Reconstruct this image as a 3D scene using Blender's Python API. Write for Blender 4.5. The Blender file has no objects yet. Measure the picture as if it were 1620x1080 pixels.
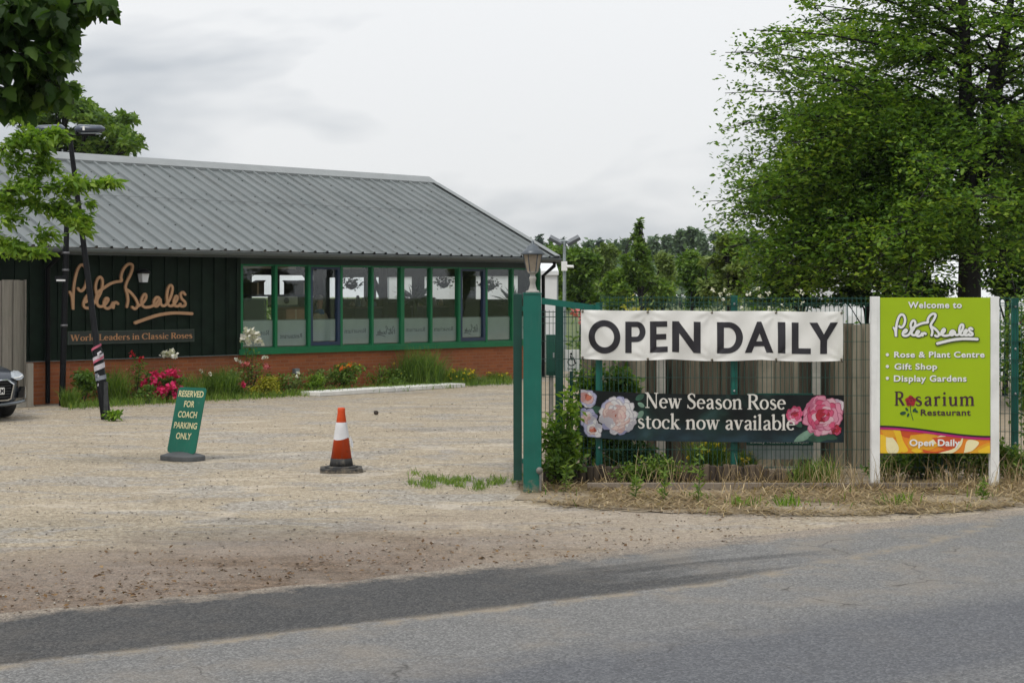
import bpy, bmesh, math, random
import numpy as np
from mathutils import Vector, Matrix

# ------------------------------------------------------------------ camera, world, sun, exposure
SC = bpy.context.scene
F_PX, EYE, HOR = 2700.0, 2.1, 462.0          # focal length in photo pixels, eye height, horizon row
cam_d = bpy.data.cameras.new('camera'); cam = bpy.data.objects.new('camera', cam_d)
SC.collection.objects.link(cam); SC.camera = cam
cam.location = (0, 0, EYE); cam.rotation_euler = (math.radians(90), 0, 0)
cam_d.sensor_width = 36; cam_d.lens = 36 * F_PX / 1620; cam_d.shift_y = -(540 - HOR) / 1620
cam_d.clip_start = 0.1; cam_d.clip_end = 3000
cam_d.dof.use_dof = True; cam_d.dof.focus_distance = 18.6; cam_d.dof.aperture_fstop = 13.0

SUN_EL, SUN_AZ = math.radians(58), math.radians(218)     # azimuth clockwise from +Y
world = bpy.data.worlds.new('World'); SC.world = world; world.use_nodes = True
def build_world():
    nt = world.node_tree; N = nt.nodes; L = nt.links
    bg = N['Background']; bg.inputs['Strength'].default_value = 0.1
    sky = N.new('ShaderNodeTexSky'); sky.sky_type = 'NISHITA'; sky.sun_disc = False
    sky.sun_elevation = SUN_EL; sky.sun_rotation = SUN_AZ
    tc = N.new('ShaderNodeTexCoord')
    sep = N.new('ShaderNodeSeparateXYZ'); L.new(tc.outputs['Generated'], sep.inputs[0])
    # overcast dome: zenith brighter than the horizon
    mx = N.new('ShaderNodeMath'); mx.operation = 'MAXIMUM'; mx.inputs[1].default_value = 0.0
    L.new(sep.outputs['Z'], mx.inputs[0])
    ma = N.new('ShaderNodeMath'); ma.operation = 'MULTIPLY_ADD'; ma.inputs[1].default_value = 5.6; ma.inputs[2].default_value = 6.55
    L.new(mx.outputs[0], ma.inputs[0])
    # cloud sheets: direction / elevation gives long flat banks near the horizon
    mp = N.new('ShaderNodeMapping'); mp.inputs['Scale'].default_value = (4.2, 4.2, 13.0)
    mp.inputs['Location'].default_value = (0.35, 0.2, 0.55)
    L.new(tc.outputs['Generated'], mp.inputs[0])
    n1 = N.new('ShaderNodeTexNoise'); n1.inputs['Scale'].default_value = 1.0; n1.inputs['Detail'].default_value = 4
    n1.inputs['Roughness'].default_value = 0.56; n1.inputs['Distortion'].default_value = 0.25
    L.new(mp.outputs[0], n1.inputs['Vector'])
    cr = N.new('ShaderNodeValToRGB')
    cr.color_ramp.elements[0].position = 0.37; cr.color_ramp.elements[0].color = (0.66, 0.70, 0.75, 1)
    cr.color_ramp.elements[1].position = 0.56; cr.color_ramp.elements[1].color = (1.06, 1.07, 1.08, 1)
    L.new(n1.outputs['Fac'], cr.inputs[0])
    vm = N.new('ShaderNodeVectorMath'); vm.operation = 'SCALE'
    L.new(cr.outputs[0], vm.inputs[0]); L.new(ma.outputs[0], vm.inputs['Scale'])
    mix = N.new('ShaderNodeMix'); mix.data_type = 'RGBA'; mix.inputs[0].default_value = 0.94
    L.new(sky.outputs[0], mix.inputs[6]); L.new(vm.outputs[0], mix.inputs[7])
    L.new(mix.outputs[2], bg.inputs['Color'])
build_world()
sun_d = bpy.data.lights.new('sun', 'SUN'); sun = bpy.data.objects.new('sun', sun_d); SC.collection.objects.link(sun)
sun_d.energy = 1.5; sun_d.angle = math.radians(14); sun_d.color = (1.0, 0.95, 0.87)
sdir = Vector((math.sin(SUN_AZ) * math.cos(SUN_EL), math.cos(SUN_AZ) * math.cos(SUN_EL), math.sin(SUN_EL)))
sun.rotation_euler = sdir.to_track_quat('Z', 'Y').to_euler(); sun.location = (-20, -20, 40)
vs = SC.view_settings; vs.view_transform = 'Standard'; vs.look = 'None'; vs.exposure = 0.22; vs.gamma = 1.0
SC.cycles.max_bounces = 8; SC.cycles.transparent_max_bounces = 24
SC.cycles.use_denoising = True

# ------------------------------------------------------------------ measuring helpers
def at(px, py, Y):                     # the point at distance Y seen at photo pixel (px, py)
    return Vector(((px - 810) / F_PX * Y, Y, EYE + (HOR - py) / F_PX * Y))
def gp(px, py):                        # ground point seen at a photo pixel
    Y = EYE * F_PX / (py - HOR); return Vector(((px - 810) / F_PX * Y, Y, 0))

def link(o, parent=None):
    SC.collection.objects.link(o)
    if parent is not None: o.parent = parent
    return o
def tag(o, label=None, cat=None, group=None, kind=None):
    if label: o['label'] = label
    if cat: o['category'] = cat
    if group: o['group'] = group
    if kind: o['kind'] = kind
    return o
def thing(name, label, cat, loc=(0, 0, 0), rz=0, group=None):
    o = bpy.data.objects.new(name, None); o.empty_display_size = 0.2
    link(o); o.location = loc; o.rotation_euler = (0, 0, rz)
    return tag(o, label, cat, group)
def copy_tree(o, parent=None):
    c = o.copy(); link(c, parent)
    for ch in list(o.children): copy_tree(ch, c)
    return c

# ------------------------------------------------------------------ materials
def srgb(r, g, b):
    f = lambda c: (c / 255) / 12.92 if c <= 10 else ((c / 255 + 0.055) / 1.055) ** 2.4
    return (f(r), f(g), f(b))
class NT:
    def __init__(s, name):
        s.m = bpy.data.materials.new(name); s.m.use_nodes = True; s.t = s.m.node_tree
        s.N = s.t.nodes; s.L = s.t.links; s.b = s.N['Principled BSDF']; s.out = s.N['Material Output']
    def n(s, ty, **kw):
        nd = s.N.new(ty)
        for k, v in kw.items():
            if k in nd.inputs.keys() if isinstance(k, str) else False: nd.inputs[k].default_value = v
            else: setattr(nd, k, v)
        return nd
    def l(s, a, b): s.L.new(a, b)
    def coord(s, scale=(1, 1, 1), rot=(0, 0, 0), src='Object'):
        tc = s.n('ShaderNodeTexCoord'); mp = s.n('ShaderNodeMapping')
        mp.inputs['Scale'].default_value = scale; mp.inputs['Rotation'].default_value = rot
        s.l(tc.outputs[src], mp.inputs[0]); return mp.outputs[0]
    def noise(s, vec, scale, detail=4, rough=0.55, dist=0.0):
        nd = s.n('ShaderNodeTexNoise'); nd.inputs['Scale'].default_value = scale; nd.inputs['Detail'].default_value = detail
        nd.inputs['Roughness'].default_value = rough; nd.inputs['Distortion'].default_value = dist
        s.l(vec, nd.inputs['Vector']); return nd.outputs['Fac']
    def ramp(s, fac, stops, interp='LINEAR'):
        r = s.n('ShaderNodeValToRGB'); e = r.color_ramp.elements; r.color_ramp.interpolation = interp
        while len(e) < len(stops): e.new(0.5)
        for i, (p, c) in enumerate(stops):
            e[i].position = p; e[i].color = (*c, 1) if not isinstance(c, (int, float)) else (c, c, c, 1)
        s.l(fac, r.inputs[0]); return r.outputs[0]
    def mix(s, fac, a, b, mode='MIX'):
        m = s.n('ShaderNodeMix', data_type='RGBA', blend_type=mode)
        for v, i in ((fac, 0), (a, 6), (b, 7)):
            if hasattr(v, 'links'): s.l(v, m.inputs[i])
            elif isinstance(v, (int, float)): m.inputs[i].default_value = v if i == 0 else (v, v, v, 1)
            else: m.inputs[i].default_value = (*v, 1)
        return m.outputs[2]
    def math(s, op, a, b=0.0, c=0.0, clamp=False):
        m = s.n('ShaderNodeMath', operation=op); m.use_clamp = clamp
        for v, i in ((a, 0), (b, 1), (c, 2)):
            if hasattr(v, 'links'): s.l(v, m.inputs[i])
            else: m.inputs[i].default_value = v
        return m.outputs[0]
    def bump(s, h, strength=0.3, dist=0.01):
        b = s.n('ShaderNodeBump'); b.inputs['Strength'].default_value = strength; b.inputs['Distance'].default_value = dist
        s.l(h, b.inputs['Height']); s.l(b.outputs[0], s.b.inputs['Normal'])
    def col(s, c):
        if hasattr(c, 'links'): s.l(c, s.b.inputs['Base Color'])
        else: s.b.inputs['Base Color'].default_value = (*c, 1)
    def rough(s, r): s.b.inputs['Roughness'].default_value = r

MC = {}
def pm(name, c, rough=0.6, var=0.12, scale=6, metal=0.0, spec=None, bump=0.0, bscale=60):
    """painted / plain material with gentle procedural wear"""
    if name in MC: return MC[name]
    t = NT(name); v = t.coord()
    if var > 0:
        n = t.noise(v, scale, 5, 0.6)
        lo = tuple(x * (1 - var * 1.6) for x in c); hi = tuple(min(1, x * (1 + var)) for x in c)
        t.col(t.ramp(n, [(0.3, lo), (0.7, hi)]))
    else: t.col(c)
    t.rough(rough); t.b.inputs['Metallic'].default_value = metal
    if spec is not None: t.b.inputs['Specular IOR Level'].default_value = spec
    if bump: t.bump(t.noise(v, bscale, 3), bump, 0.01)
    MC[name] = t.m; return t.m

def leafm(name, cols, trans=0.35, cscale=1.2, rough=0.55, spec=0.25, gain=1.0):
    """leaves: colour varies leaf by leaf and clump by clump"""
    if name in MC: return MC[name]
    t = NT(name)
    g = t.n('ShaderNodeNewGeometry'); v = t.coord(src='Object')
    n = t.noise(v, cscale, 3)
    f = t.math('ADD', t.math('MULTIPLY', g.outputs['Random Per Island'], 0.5), t.math('MULTIPLY', n, 0.75))
    f = t.math('SUBTRACT', f, 0.125)
    cols = [tuple(min(.8, x*gain) for x in cc) for cc in cols]; k = len(cols) - 1
    c = t.ramp(f, [(0.12 + 0.76 * i / k, cc) for i, cc in enumerate(cols)])
    t.col(c); t.rough(rough); t.b.inputs['Specular IOR Level'].default_value = spec
    tr = t.n('ShaderNodeBsdfTranslucent')
    c2 = t.mix(1.0, c, (1.25, 1.35, 0.55), 'MULTIPLY'); t.l(c2, tr.inputs['Color'])
    mx = t.n('ShaderNodeMixShader'); mx.inputs[0].default_value = trans
    t.l(t.b.outputs[0], mx.inputs[1]); t.l(tr.outputs[0], mx.inputs[2]); t.l(mx.outputs[0], t.out.inputs['Surface'])
    MC[name] = t.m; return t.m

def worn(name, c, chip, rough=.45, mud=None, amount=.60, scale=9, spec=.35):
    """paint with scuffs, and mud splashed up from the ground in blotches"""
    if name in MC: return MC[name]
    t = NT(name); v = t.coord(); n = t.noise(v, scale, 8, .72)
    base = t.ramp(t.noise(v, 3, 4), [(.3, tuple(x*.82 for x in c)), (.7, tuple(x*1.12 for x in c))])
    base = t.mix(t.ramp(n, [(amount, 0), (amount+.07, .8)]), base, chip)
    vs_ = t.coord(scale=(14, 14, 1.2)); base = t.mix(t.ramp(t.noise(vs_, 2, 4), [(.56, 0), (.75, .35)]), base, tuple(x*.6+.06 for x in c))
    if mud:
        sp = t.n('ShaderNodeSeparateXYZ'); t.l(v, sp.inputs[0])
        k = t.math('SUBTRACT', t.math('MULTIPLY_ADD', t.noise(v, 16, 6, .7), 2.2, -.75), t.math('DIVIDE', sp.outputs['Z'], mud), clamp=True)
        base = t.mix(t.math('MULTIPLY', k, 1.6, clamp=True), base, (.20, .165, .12))
    t.col(base); t.rough(rough); t.b.inputs['Specular IOR Level'].default_value = spec; t.bump(n, .08, .01); MC[name] = t.m; return t.m

# ------------------------------------------------------------------ mesh builder
class MB:
    def __init__(s): s.v = []; s.f = []; s.mi = []; s.m = 0; s.sm = []
    def add(s, vs, fs, smooth=False):
        b = len(s.v); s.v.extend([tuple(x) for x in vs])
        for f in fs: s.f.append([b + i for i in f]); s.mi.append(s.m); s.sm.append(smooth)
        return s
    def box(s, x0, x1, y0, y1, z0, z1, ch=0.0, M=None):
        if ch <= 0:
            vs = [(x0,y0,z0),(x1,y0,z0),(x1,y1,z0),(x0,y1,z0),(x0,y0,z1),(x1,y0,z1),(x1,y1,z1),(x0,y1,z1)]
            fs = [(3,2,1,0),(4,5,6,7),(0,1,5,4),(1,2,6,5),(2,3,7,6),(3,0,4,7)]
        else:
            bm = bmesh.new(); bmesh.ops.create_cube(bm, size=1)
            for q in bm.verts: q.co = Vector(((x0+x1)/2 + q.co.x*(x1-x0), (y0+y1)/2 + q.co.y*(y1-y0), (z0+z1)/2 + q.co.z*(z1-z0)))
            bmesh.ops.bevel(bm, geom=bm.edges[:], offset=ch, segments=2, affect='EDGES', profile=0.7)
            bm.verts.index_update(); vs = [tuple(q.co) for q in bm.verts]; fs = [[q.index for q in f.verts] for f in bm.faces]; bm.free()
        if M is not None: vs = [tuple(M @ Vector(q)) for q in vs]
        return s.add(vs, fs)
    def tube(s, path, rad, n=10, caps=True, smooth=True):
        P = [Vector(p) for p in path]; R = list(rad) if hasattr(rad, '__len__') else [rad] * len(P)
        T = []
        for i in range(len(P)):
            d = P[min(i+1, len(P)-1)] - P[max(i-1, 0)]
            T.append(d.normalized() if d.length > 1e-9 else Vector((0,0,1)))
        up = Vector((0,0,1)) if abs(T[0].z) < 0.9 else Vector((1,0,0))
        u = T[0].cross(up).normalized(); vs = []
        for i in range(len(P)):
            u = (u - T[i] * u.dot(T[i]))
            u = u.normalized() if u.length > 1e-6 else T[i].orthogonal().normalized()
            w = T[i].cross(u)
            for k in range(n):
                a = 2*math.pi*k/n; vs.append(P[i] + (u*math.cos(a) + w*math.sin(a)) * R[i])
        fs = []
        for i in range(len(P)-1):
            for k in range(n):
                a = i*n+k; b = i*n+(k+1)%n; fs.append((a, b, b+n, a+n))
        s.add(vs, fs, smooth)
        if caps:
            m = len(vs) - n
            s.add([vs[k] for k in range(n)], [tuple(reversed(range(n)))]); s.add([vs[m+k] for k in range(n)], [tuple(range(n))])
        return s
    def lathe(s, prof, n=20, c=(0,0,0), sx=1, sy=1, smooth=True, rot=0):
        vs = []
        for r, z in prof:
            for k in range(n):
                a = 2*math.pi*(k)/n + rot; vs.append((c[0]+r*math.cos(a)*sx, c[1]+r*math.sin(a)*sy, c[2]+z))
        fs = []
        for i in range(len(prof)-1):
            for k in range(n):
                a = i*n+k; b = i*n+(k+1)%n; fs.append((a, b, b+n, a+n))
        fs.append(tuple(reversed(range(n)))); m = (len(prof)-1)*n; fs.append(tuple(m+k for k in range(n)))
        return s.add(vs, fs, smooth)
    def prism(s, poly, f0, f1):
        """poly: 2-D points, f0/f1 map a point to 3-D for the two ends"""
        n = len(poly); vs = [f0(p) for p in poly] + [f1(p) for p in poly]
        fs = [tuple(reversed(range(n))), tuple(n+i for i in range(n))] + [(i, (i+1)%n, n+(i+1)%n, n+i) for i in range(n)]
        return s.add(vs, fs)
    def poly(s, pts): return s.add(pts, [tuple(range(len(pts)))])
    def grid(s, fn, nu, nv, smooth=True):
        vs = [fn(i/nu, j/nv) for j in range(nv+1) for i in range(nu+1)]
        fs = [(j*(nu+1)+i, j*(nu+1)+i+1, (j+1)*(nu+1)+i+1, (j+1)*(nu+1)+i) for j in range(nv) for i in range(nu)]
        return s.add(vs, fs, smooth)
    def xf(s, M):
        s.v = [tuple(M @ Vector(p)) for p in s.v]; return s
    def build(s, name, mats, parent=None):
        me = bpy.data.meshes.new(name); me.from_pydata(s.v, [], s.f)
        for m in (mats if isinstance(mats, (list, tuple)) else [mats]): me.materials.append(m)
        me.polygons.foreach_set('material_index', s.mi); me.polygons.foreach_set('use_smooth', s.sm)
        me.update(); o = bpy.data.objects.new(name, me); return link(o, parent)

def npmesh(name, co, quads, mats, parent=None, mi=None):
    me = bpy.data.meshes.new(name); n = len(co); k = quads.shape[1]
    me.vertices.add(n); me.vertices.foreach_set('co', np.ascontiguousarray(co, dtype=np.float32).ravel())
    me.loops.add(quads.size); me.loops.foreach_set('vertex_index', np.ascontiguousarray(quads, dtype=np.int32).ravel())
    me.polygons.add(len(quads)); me.polygons.foreach_set('loop_start', np.arange(0, quads.size, k, dtype=np.int32))
    me.polygons.foreach_set('loop_total', np.full(len(quads), k, dtype=np.int32))
    for m in (mats if isinstance(mats, (list, tuple)) else [mats]): me.materials.append(m)
    if mi is not None: me.polygons.foreach_set('material_index', np.asarray(mi, dtype=np.int32))
    me.update(calc_edges=True); me.validate()
    o = bpy.data.objects.new(name, me); return link(o, parent)

def unit(a): return a / np.maximum(np.linalg.norm(a, axis=1, keepdims=True), 1e-9)
def leaf_arrays(rng, pos, size, aspect=0.55, upbias=0.6, dirs=None, droop=0.0, sv=0.35):
    """one folded four-corner leaf per position"""
    n = len(pos); nrm = rng.normal(size=(n, 3)); nrm[:, 2] = np.abs(nrm[:, 2]) + upbias; nrm = unit(nrm)
    d = rng.normal(size=(n, 3)) if dirs is None else dirs + rng.normal(size=(n, 3)) * 0.5
    d[:, 2] -= droop; d = d - nrm * np.sum(d * nrm, 1, keepdims=True); d = unit(d)
    side = np.cross(nrm, d); L = size * (1 - sv + 2 * sv * rng.random((n, 1))); W = L * aspect / 2
    a = pos; b = pos + d * L * 0.45 + side * W + nrm * W * 0.35; c = pos + d * L; e = pos + d * L * 0.45 - side * W + nrm * W * 0.35
    co = np.stack([a, b, c, e], 1).reshape(-1, 3); q = np.arange(4 * n).reshape(-1, 4)
    return co, q
BIG = np.array([(0,0),(.10,.13),(.28,.30),(.40,.26),(.55,.40),(.66,.22),(.80,.20),(1,0),(.80,-.20),(.66,-.22),(.55,-.40),(.40,-.26),(.28,-.30),(.10,-.13)])
def bigleaf_arrays(rng, pos, size, droop=0.8, shape=BIG, sv=0.3):
    n = len(pos); k = len(shape)
    d = rng.normal(size=(n, 3)); d[:, 2] -= droop; d = unit(d)
    nrm = rng.normal(size=(n, 3)); nrm[:, 2] = np.abs(nrm[:, 2]) + 0.3; nrm = unit(nrm - d * np.sum(nrm * d, 1, keepdims=True))
    side = np.cross(nrm, d); L = size * (1 - sv + 2 * sv * rng.random((n, 1)))
    pts = [pos + d * L * u + side * L * w + nrm * L * (abs(w) * 0.35 - 0.25 * u * u) for u, w in shape]
    return np.stack(pts, 1).reshape(-1, 3), np.arange(n * k).reshape(-1, k)
def cloud(rng, n, clumps, shell=0.5):
    """leaf positions in a set of ellipsoid clumps (cx,cy,cz,rx,ry,rz), denser towards each clump's rim"""
    w = np.array([c[3]*c[4]*c[5] for c in clumps]) ** 0.75; w /= w.sum(); idx = rng.choice(len(clumps), n, p=w)
    C = np.array(clumps, dtype=float)[idx]; d = unit(rng.normal(size=(n, 3))); r = (rng.random((n, 1))) ** shell
    r *= 1 + 0.18 * rng.normal(size=(n, 1)) * (rng.random((n, 1)) < 0.35)
    return C[:, :3] + d * r * C[:, 3:]

# ------------------------------------------------------------------ lettering
def text_poly(txt, offset=0.0, spacing=1.0, shear=0.0):
    c = bpy.data.curves.new('t', 'FONT'); c.body = txt; c.offset = offset; c.space_character = spacing; c.shear = shear; c.resolution_u = 5
    o = bpy.data.objects.new('t', c); SC.collection.objects.link(o)
    dg = bpy.context.evaluated_depsgraph_get(); me = bpy.data.meshes.new_from_object(o.evaluated_get(dg))
    vs = [tuple(v.co) for v in me.vertices]; fs = [tuple(p.vertices) for p in me.polygons]
    bpy.data.objects.remove(o); bpy.data.curves.remove(c); bpy.data.meshes.remove(me); return vs, fs
def fit(vf, x0, x1, y0, y1, keep=False):
    """scale flat lettering to a box"""
    vs, fs = vf; xs = [v[0] for v in vs]; ys = [v[1] for v in vs]
    sx = (x1-x0)/(max(xs)-min(xs)); sy = (y1-y0)/(max(ys)-min(ys))
    return [(x0+(v[0]-min(xs))*sx, y0+(v[1]-min(ys))*sy, v[2] if len(v) > 2 else 0) for v in vs], fs
def fit_line(vf, x0, x1, base, cap, caph):
    """scale so that the text runs x0..x1, baseline at base, capitals of height caph*unit -> cap"""
    vs, fs = vf; xs = [v[0] for v in vs]; sx = (x1-x0)/(max(xs)-min(xs)); sy = cap/caph
    return [(x0+(v[0]-min(xs))*sx, base+v[1]*sy, v[2] if len(v) > 2 else 0) for v in vs], fs
def facing(vf, d):                     # flat x,y -> a face at distance d in front (local -y) of its board
    vs, fs = vf; return [(v[0], -d - (v[2] if len(v) > 2 else 0), v[1]) for v in vs], fs

def crom(pts, n=6):
    P = [np.array(p, float) for p in pts]; P = [2*P[0]-P[1]] + P + [2*P[-1]-P[-2]]; out = []
    for i in range(1, len(P)-2):
        for k in range(n):
            t = k/n; a, b, c, d = P[i-1:i+3]
            out.append(0.5*((2*b) + (-a+c)*t + (2*a-5*b+4*c-d)*t*t + (-a+3*b-3*c+d)*t**3))
    out.append(P[-2]); return out
ZST = [0]
def ribbon(vf, pts, widths, cap=True, step=0.00001):
    vs, fs = vf; P = [np.array(p[:2], float) for p in pts]; n = len(P); b0 = len(vs); z0 = ZST[0]
    for i in range(n):
        d = P[min(i+1, n-1)] - P[max(i-1, 0)]; d = d/max(np.linalg.norm(d), 1e-9); nn = np.array((-d[1], d[0])); w = widths[i]/2
        vs.append((*(P[i]+nn*w), z0)); vs.append((*(P[i]-nn*w), z0)); z0 += step
    for i in range(n-1): a = b0+2*i; fs.append((a+1, a+3, a+2, a))
    if cap:
        for i, sg in ((0, -1), (n-1, 1)):
            d = P[1]-P[0] if i == 0 else P[-1]-P[-2]; an = math.atan2(d[1]*sg, d[0]*sg); w = widths[i]/2; b = len(vs); z0 += step
            for k in range(9):
                a = an - math.pi/2 + math.pi*k/8; vs.append((P[i][0]+w*math.cos(a), P[i][1]+w*math.sin(a), z0))
            fs.append(tuple(b+k for k in range(9)))
    ZST[0] = z0 + step
# the two-word handwritten name, traced as pen strokes (y down, wall-sign units)
SIG = [
 [(72,442),(92,480),(103,550),(108,632),(109,520),(113,430),(124,330),(150,215),(178,158),(205,143),(236,162),(256,220),(260,280),(250,345),(228,400),(198,430),(172,418),(163,403)],
 [(228,556),(262,538),(288,500),(268,478),(240,510),(222,560),(226,602),(262,618),(310,600),(345,545),(375,440)],
 [(362,455),(352,390),(365,320),(395,276),(425,300),(427,370),(405,455),(372,520),(368,570),(392,600),(436,596),(474,560),(492,522),(466,512),(444,560),(452,608),(486,624),(520,604),(545,560),(552,590),(544,624),(552,580),(575,556),(600,572)],
 [(366,452),(400,425),(440,398),(510,352),(575,328),(637,316),(634,275),(648,215),(680,160),(722,126),(760,138),(762,180),(738,250),(700,330),(685,395),(706,470),(712,540),(700,606)],
 [(700,415),(745,450),(790,505),(822,570),(815,612),(790,630),(760,612)],
 [(820,602),(868,576),(908,528),(920,486),(902,466),(874,506),(864,566),(892,608),(942,614),(1000,596),(1040,560),(1072,516),(1042,502),(1012,540),(1014,590),(1044,602),(1078,560),(1084,522),(1090,580),(1126,600),(1172,560),(1214,470),(1226,390),(1200,364),(1172,410),(1160,500),(1172,580),(1212,602),(1256,566),(1286,512),(1270,486),(1244,530),(1246,590),(1286,604),(1320,580)],
 [(1376,470),(1350,444),(1322,468),(1336,520),(1374,556),(1376,594),(1340,606),(1310,592)],
 [(795,788),(900,752),(1050,706),(1180,686),(1250,682),(1340,684),(1458,692)],
]
def signature(x0, x1, y0, y1, w):
    vf = ([], []); ZST[0] = 0
    sx = (x1-x0)/(1465-65); sy = (y1-y0)/(805-115)
    for i, st in enumerate(SIG):
        P = [(x0+(p[0]-65)*sx, y1-(p[1]-115)*sy) for p in st]; Q = crom(P, 7)
        ww = w*1.15 if i == len(SIG)-1 else w
        ribbon(vf, Q, [ww]*len(Q))
    return vf

# a roman book face drawn stroke by stroke: capital height 68, x-height 45
def serif_text(txt, gap=3.0, wt=1.0):
    vf = ([], []); ZST[0] = 0; T, TN = 9.0, 3.6
    def line(x0, y0, x1, y1, w0, w1=None): ribbon(vf, [(x0,y0),(x1,y1)], [w0*wt, (w1 or w0)*wt], cap=False, step=0.01)
    def arc(pts, ws):
        Q = crom([(p[0], p[1], w) for p, w in zip(pts, ws)], 5); ribbon(vf, [q[:2] for q in Q], [q[2]*wt for q in Q], cap=False, step=0.01)
    X = 0.0
    def v(x, y0, y1, w=T): line(X+x, y0, X+x, y1, w)
    def h(x, y, hw=10): line(X+x-hw, y+1.7 if y < 30 else y-1.7, X+x+hw, y+1.7 if y < 30 else y-1.7, 3.4)
    def l(x0, y0, x1, y1, w0, w1=None): line(X+x0, y0, X+x1, y1, w0, w1)
    def a(pts, ws): arc([(X+p[0], p[1]) for p in pts], ws)
    def flag(x, y): l(x-10, y-7, x-1, y-2, 3, 6)
    def oval(cx, cy, rx, ry, w=9.0, t=4.0, a0=0, a1=360, n=16):
        P = []; W = []
        for i in range(n+1):
            an = math.radians(a0+(a1-a0)*i/n); P.append((cx+rx*math.cos(an), cy+ry*math.sin(an))); W.append(t+(w-t)*abs(math.cos(an))**1.3)
        a(P, W)
    def arch(x):
        a([(x+2,33),(x+9,41),(x+18,43.5),(x+25,39),(x+27,28)], [2.5,4.5,7,8.5,9]); v(x+27, 0, 29)
    for ch in txt:
        if ch == ' ': X += 22; continue
        if ch == 'n': v(10,0,45); flag(10,45); h(10,0); arch(10); h(37,0); adv = 48
        elif ch == 'm': v(10,0,45); flag(10,45); h(10,0); arch(10); h(37,0); arch(37); h(64,0); adv = 75
        elif ch == 'u': v(10,14,45); flag(10,45); a([(10,16),(12,6),(20,1.5),(29,5),(35,13)],[9,8,6,4.5,3]); v(37,0,45); flag(37,45); h(40,0,6); adv = 47
        elif ch == 'r': v(10,0,45); flag(10,45); h(10,0); a([(12,31),(17,40),(25,43),(31,40)],[2.5,5,7.5,9]); adv = 34
        elif ch == 'i': v(10,0,45); flag(10,45); h(10,0); oval(10,61,2.8,2.8,5.6,5.6,n=10); adv = 21
        elif ch == 'l': v(10,0,73); flag(10,73); h(10,0); adv = 21
        elif ch == 't': v(12,9,56,8.5); a([(12,11),(14,4),(21,1),(29,5)],[8.5,8,5,2.5]); l(2,43,28,43,3.6); adv = 30
        elif ch == 'k': v(10,0,73); flag(10,73); h(10,0); l(13,21,33,43,3.8); h(33,45,9); l(19,27,38,1,9.5); h(39,0,9); adv = 49
        elif ch == 'd': oval(21,22.5,15.5,20.5,a0=40,a1=320); v(37,0,73); flag(37,73); h(40,0,6); l(33,36,37,32,3); l(33,9,37,13,3); adv = 47
        elif ch == 'b': oval(25,22.5,15.5,20.5,a0=-140,a1=140); v(9,2,73); flag(9,73); adv = 45
        elif ch == 'p': oval(26,22.5,15.5,20.5,a0=-140,a1=140); v(10,-20,45); flag(10,45); h(10,-20); adv = 46
        elif ch == 'y': l(8,44,22,2,9); l(36,44,14,-18,3.8); h(8,45,8); h(36,45,7); adv = 44
        elif ch == 'o': oval(22,22.5,17,20.5); adv = 44
        elif ch == 'c': oval(22,22.5,17,20.5,a0=42,a1=312); oval(33,35,2.4,2.4,5,5,n=8); adv = 39
        elif ch == 'e': oval(21,22.5,16,20.5,a0=4,a1=318); l(7,25,38,25,3.6); adv = 41
        elif ch == 'a':
            v(31,5,33); a([(31,31),(29,40),(20,43.5),(11,40),(8,34)],[9,7.5,5,6,7.5]); a([(30,27),(19,23),(10,17),(9,8),(17,2.5),(25,6),(30,12)],[3,5,8,9,7,4,3]); a([(31,7),(34,2),(40,4)],[8,5,2.5]); adv = 41
        elif ch == 's': a([(29,36),(24,42.5),(15,43),(8.5,37),(11,29),(21,23),(29,17),(30,8),(23,2),(12,2),(5,10)],[3,4.5,5,7,9,9.5,9,7.5,5,4.5,3]); adv = 36
        elif ch == 'v': l(8,44,22,1,9.5); l(36,44,22.5,1,4); h(8,45,9); h(36,45,8); adv = 44
        elif ch == 'w': l(8,44,20,1,9.5); l(32,44,20.5,1,4); l(32,44,44,1,9.5); l(57,44,44.5,1,4); h(8,45,9); h(32,45,8); h(57,45,8); adv = 65
        elif ch == 'N': v(11,0,68,4); l(9,68,54,0,10); v(54,0,68,4); h(11,0); h(54,68,10); h(6,68,7); adv = 66
        elif ch == 'S': a([(37,55),(31,65),(19,66),(9.5,57),(13,45),(25,36),(36,27),(38,13),(28,3),(14,3),(5,15)],[3,4.5,5,8,10,10.5,10,8,5,4.5,3]); v(38,50,66,3); v(5,3,19,3); adv = 46
        elif ch == 'R': v(12,0,68,9.5); h(12,0,11); h(9,68,8); a([(12,66),(30,65.5),(43,58),(43,44),(31,35.5),(14,35)],[3.6,5,9,9,5,3.6]); l(27,36,51,1,10); h(52,0,7); adv = 57
        elif ch == 'W': l(9,67,27,1,10); l(46,67,27.5,1,4); l(46,67,63,1,10); l(82,67,63.5,1,4); h(9,68,10); h(46,68,8); h(82,68,9); adv = 92
        elif ch == 'L': v(12,0,68,9.5); h(12,0,11); h(12,68,11); l(12,1.8,44,1.8,3.6); l(44,0,47,17,4,2.5); adv = 48
        elif ch == 'C': oval(34,34,28,32.5,10,4.2,a0=38,a1=320,n=22); v(56,47,65,3.2); adv = 62
        else: adv = 25
        X += adv + gap
    return [(x, y, z) for x, y, z in vf[0]], vf[1]
def zscale(vf, k): return [(v[0], v[1], v[2]*k) for v in vf[0]], vf[1]
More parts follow.
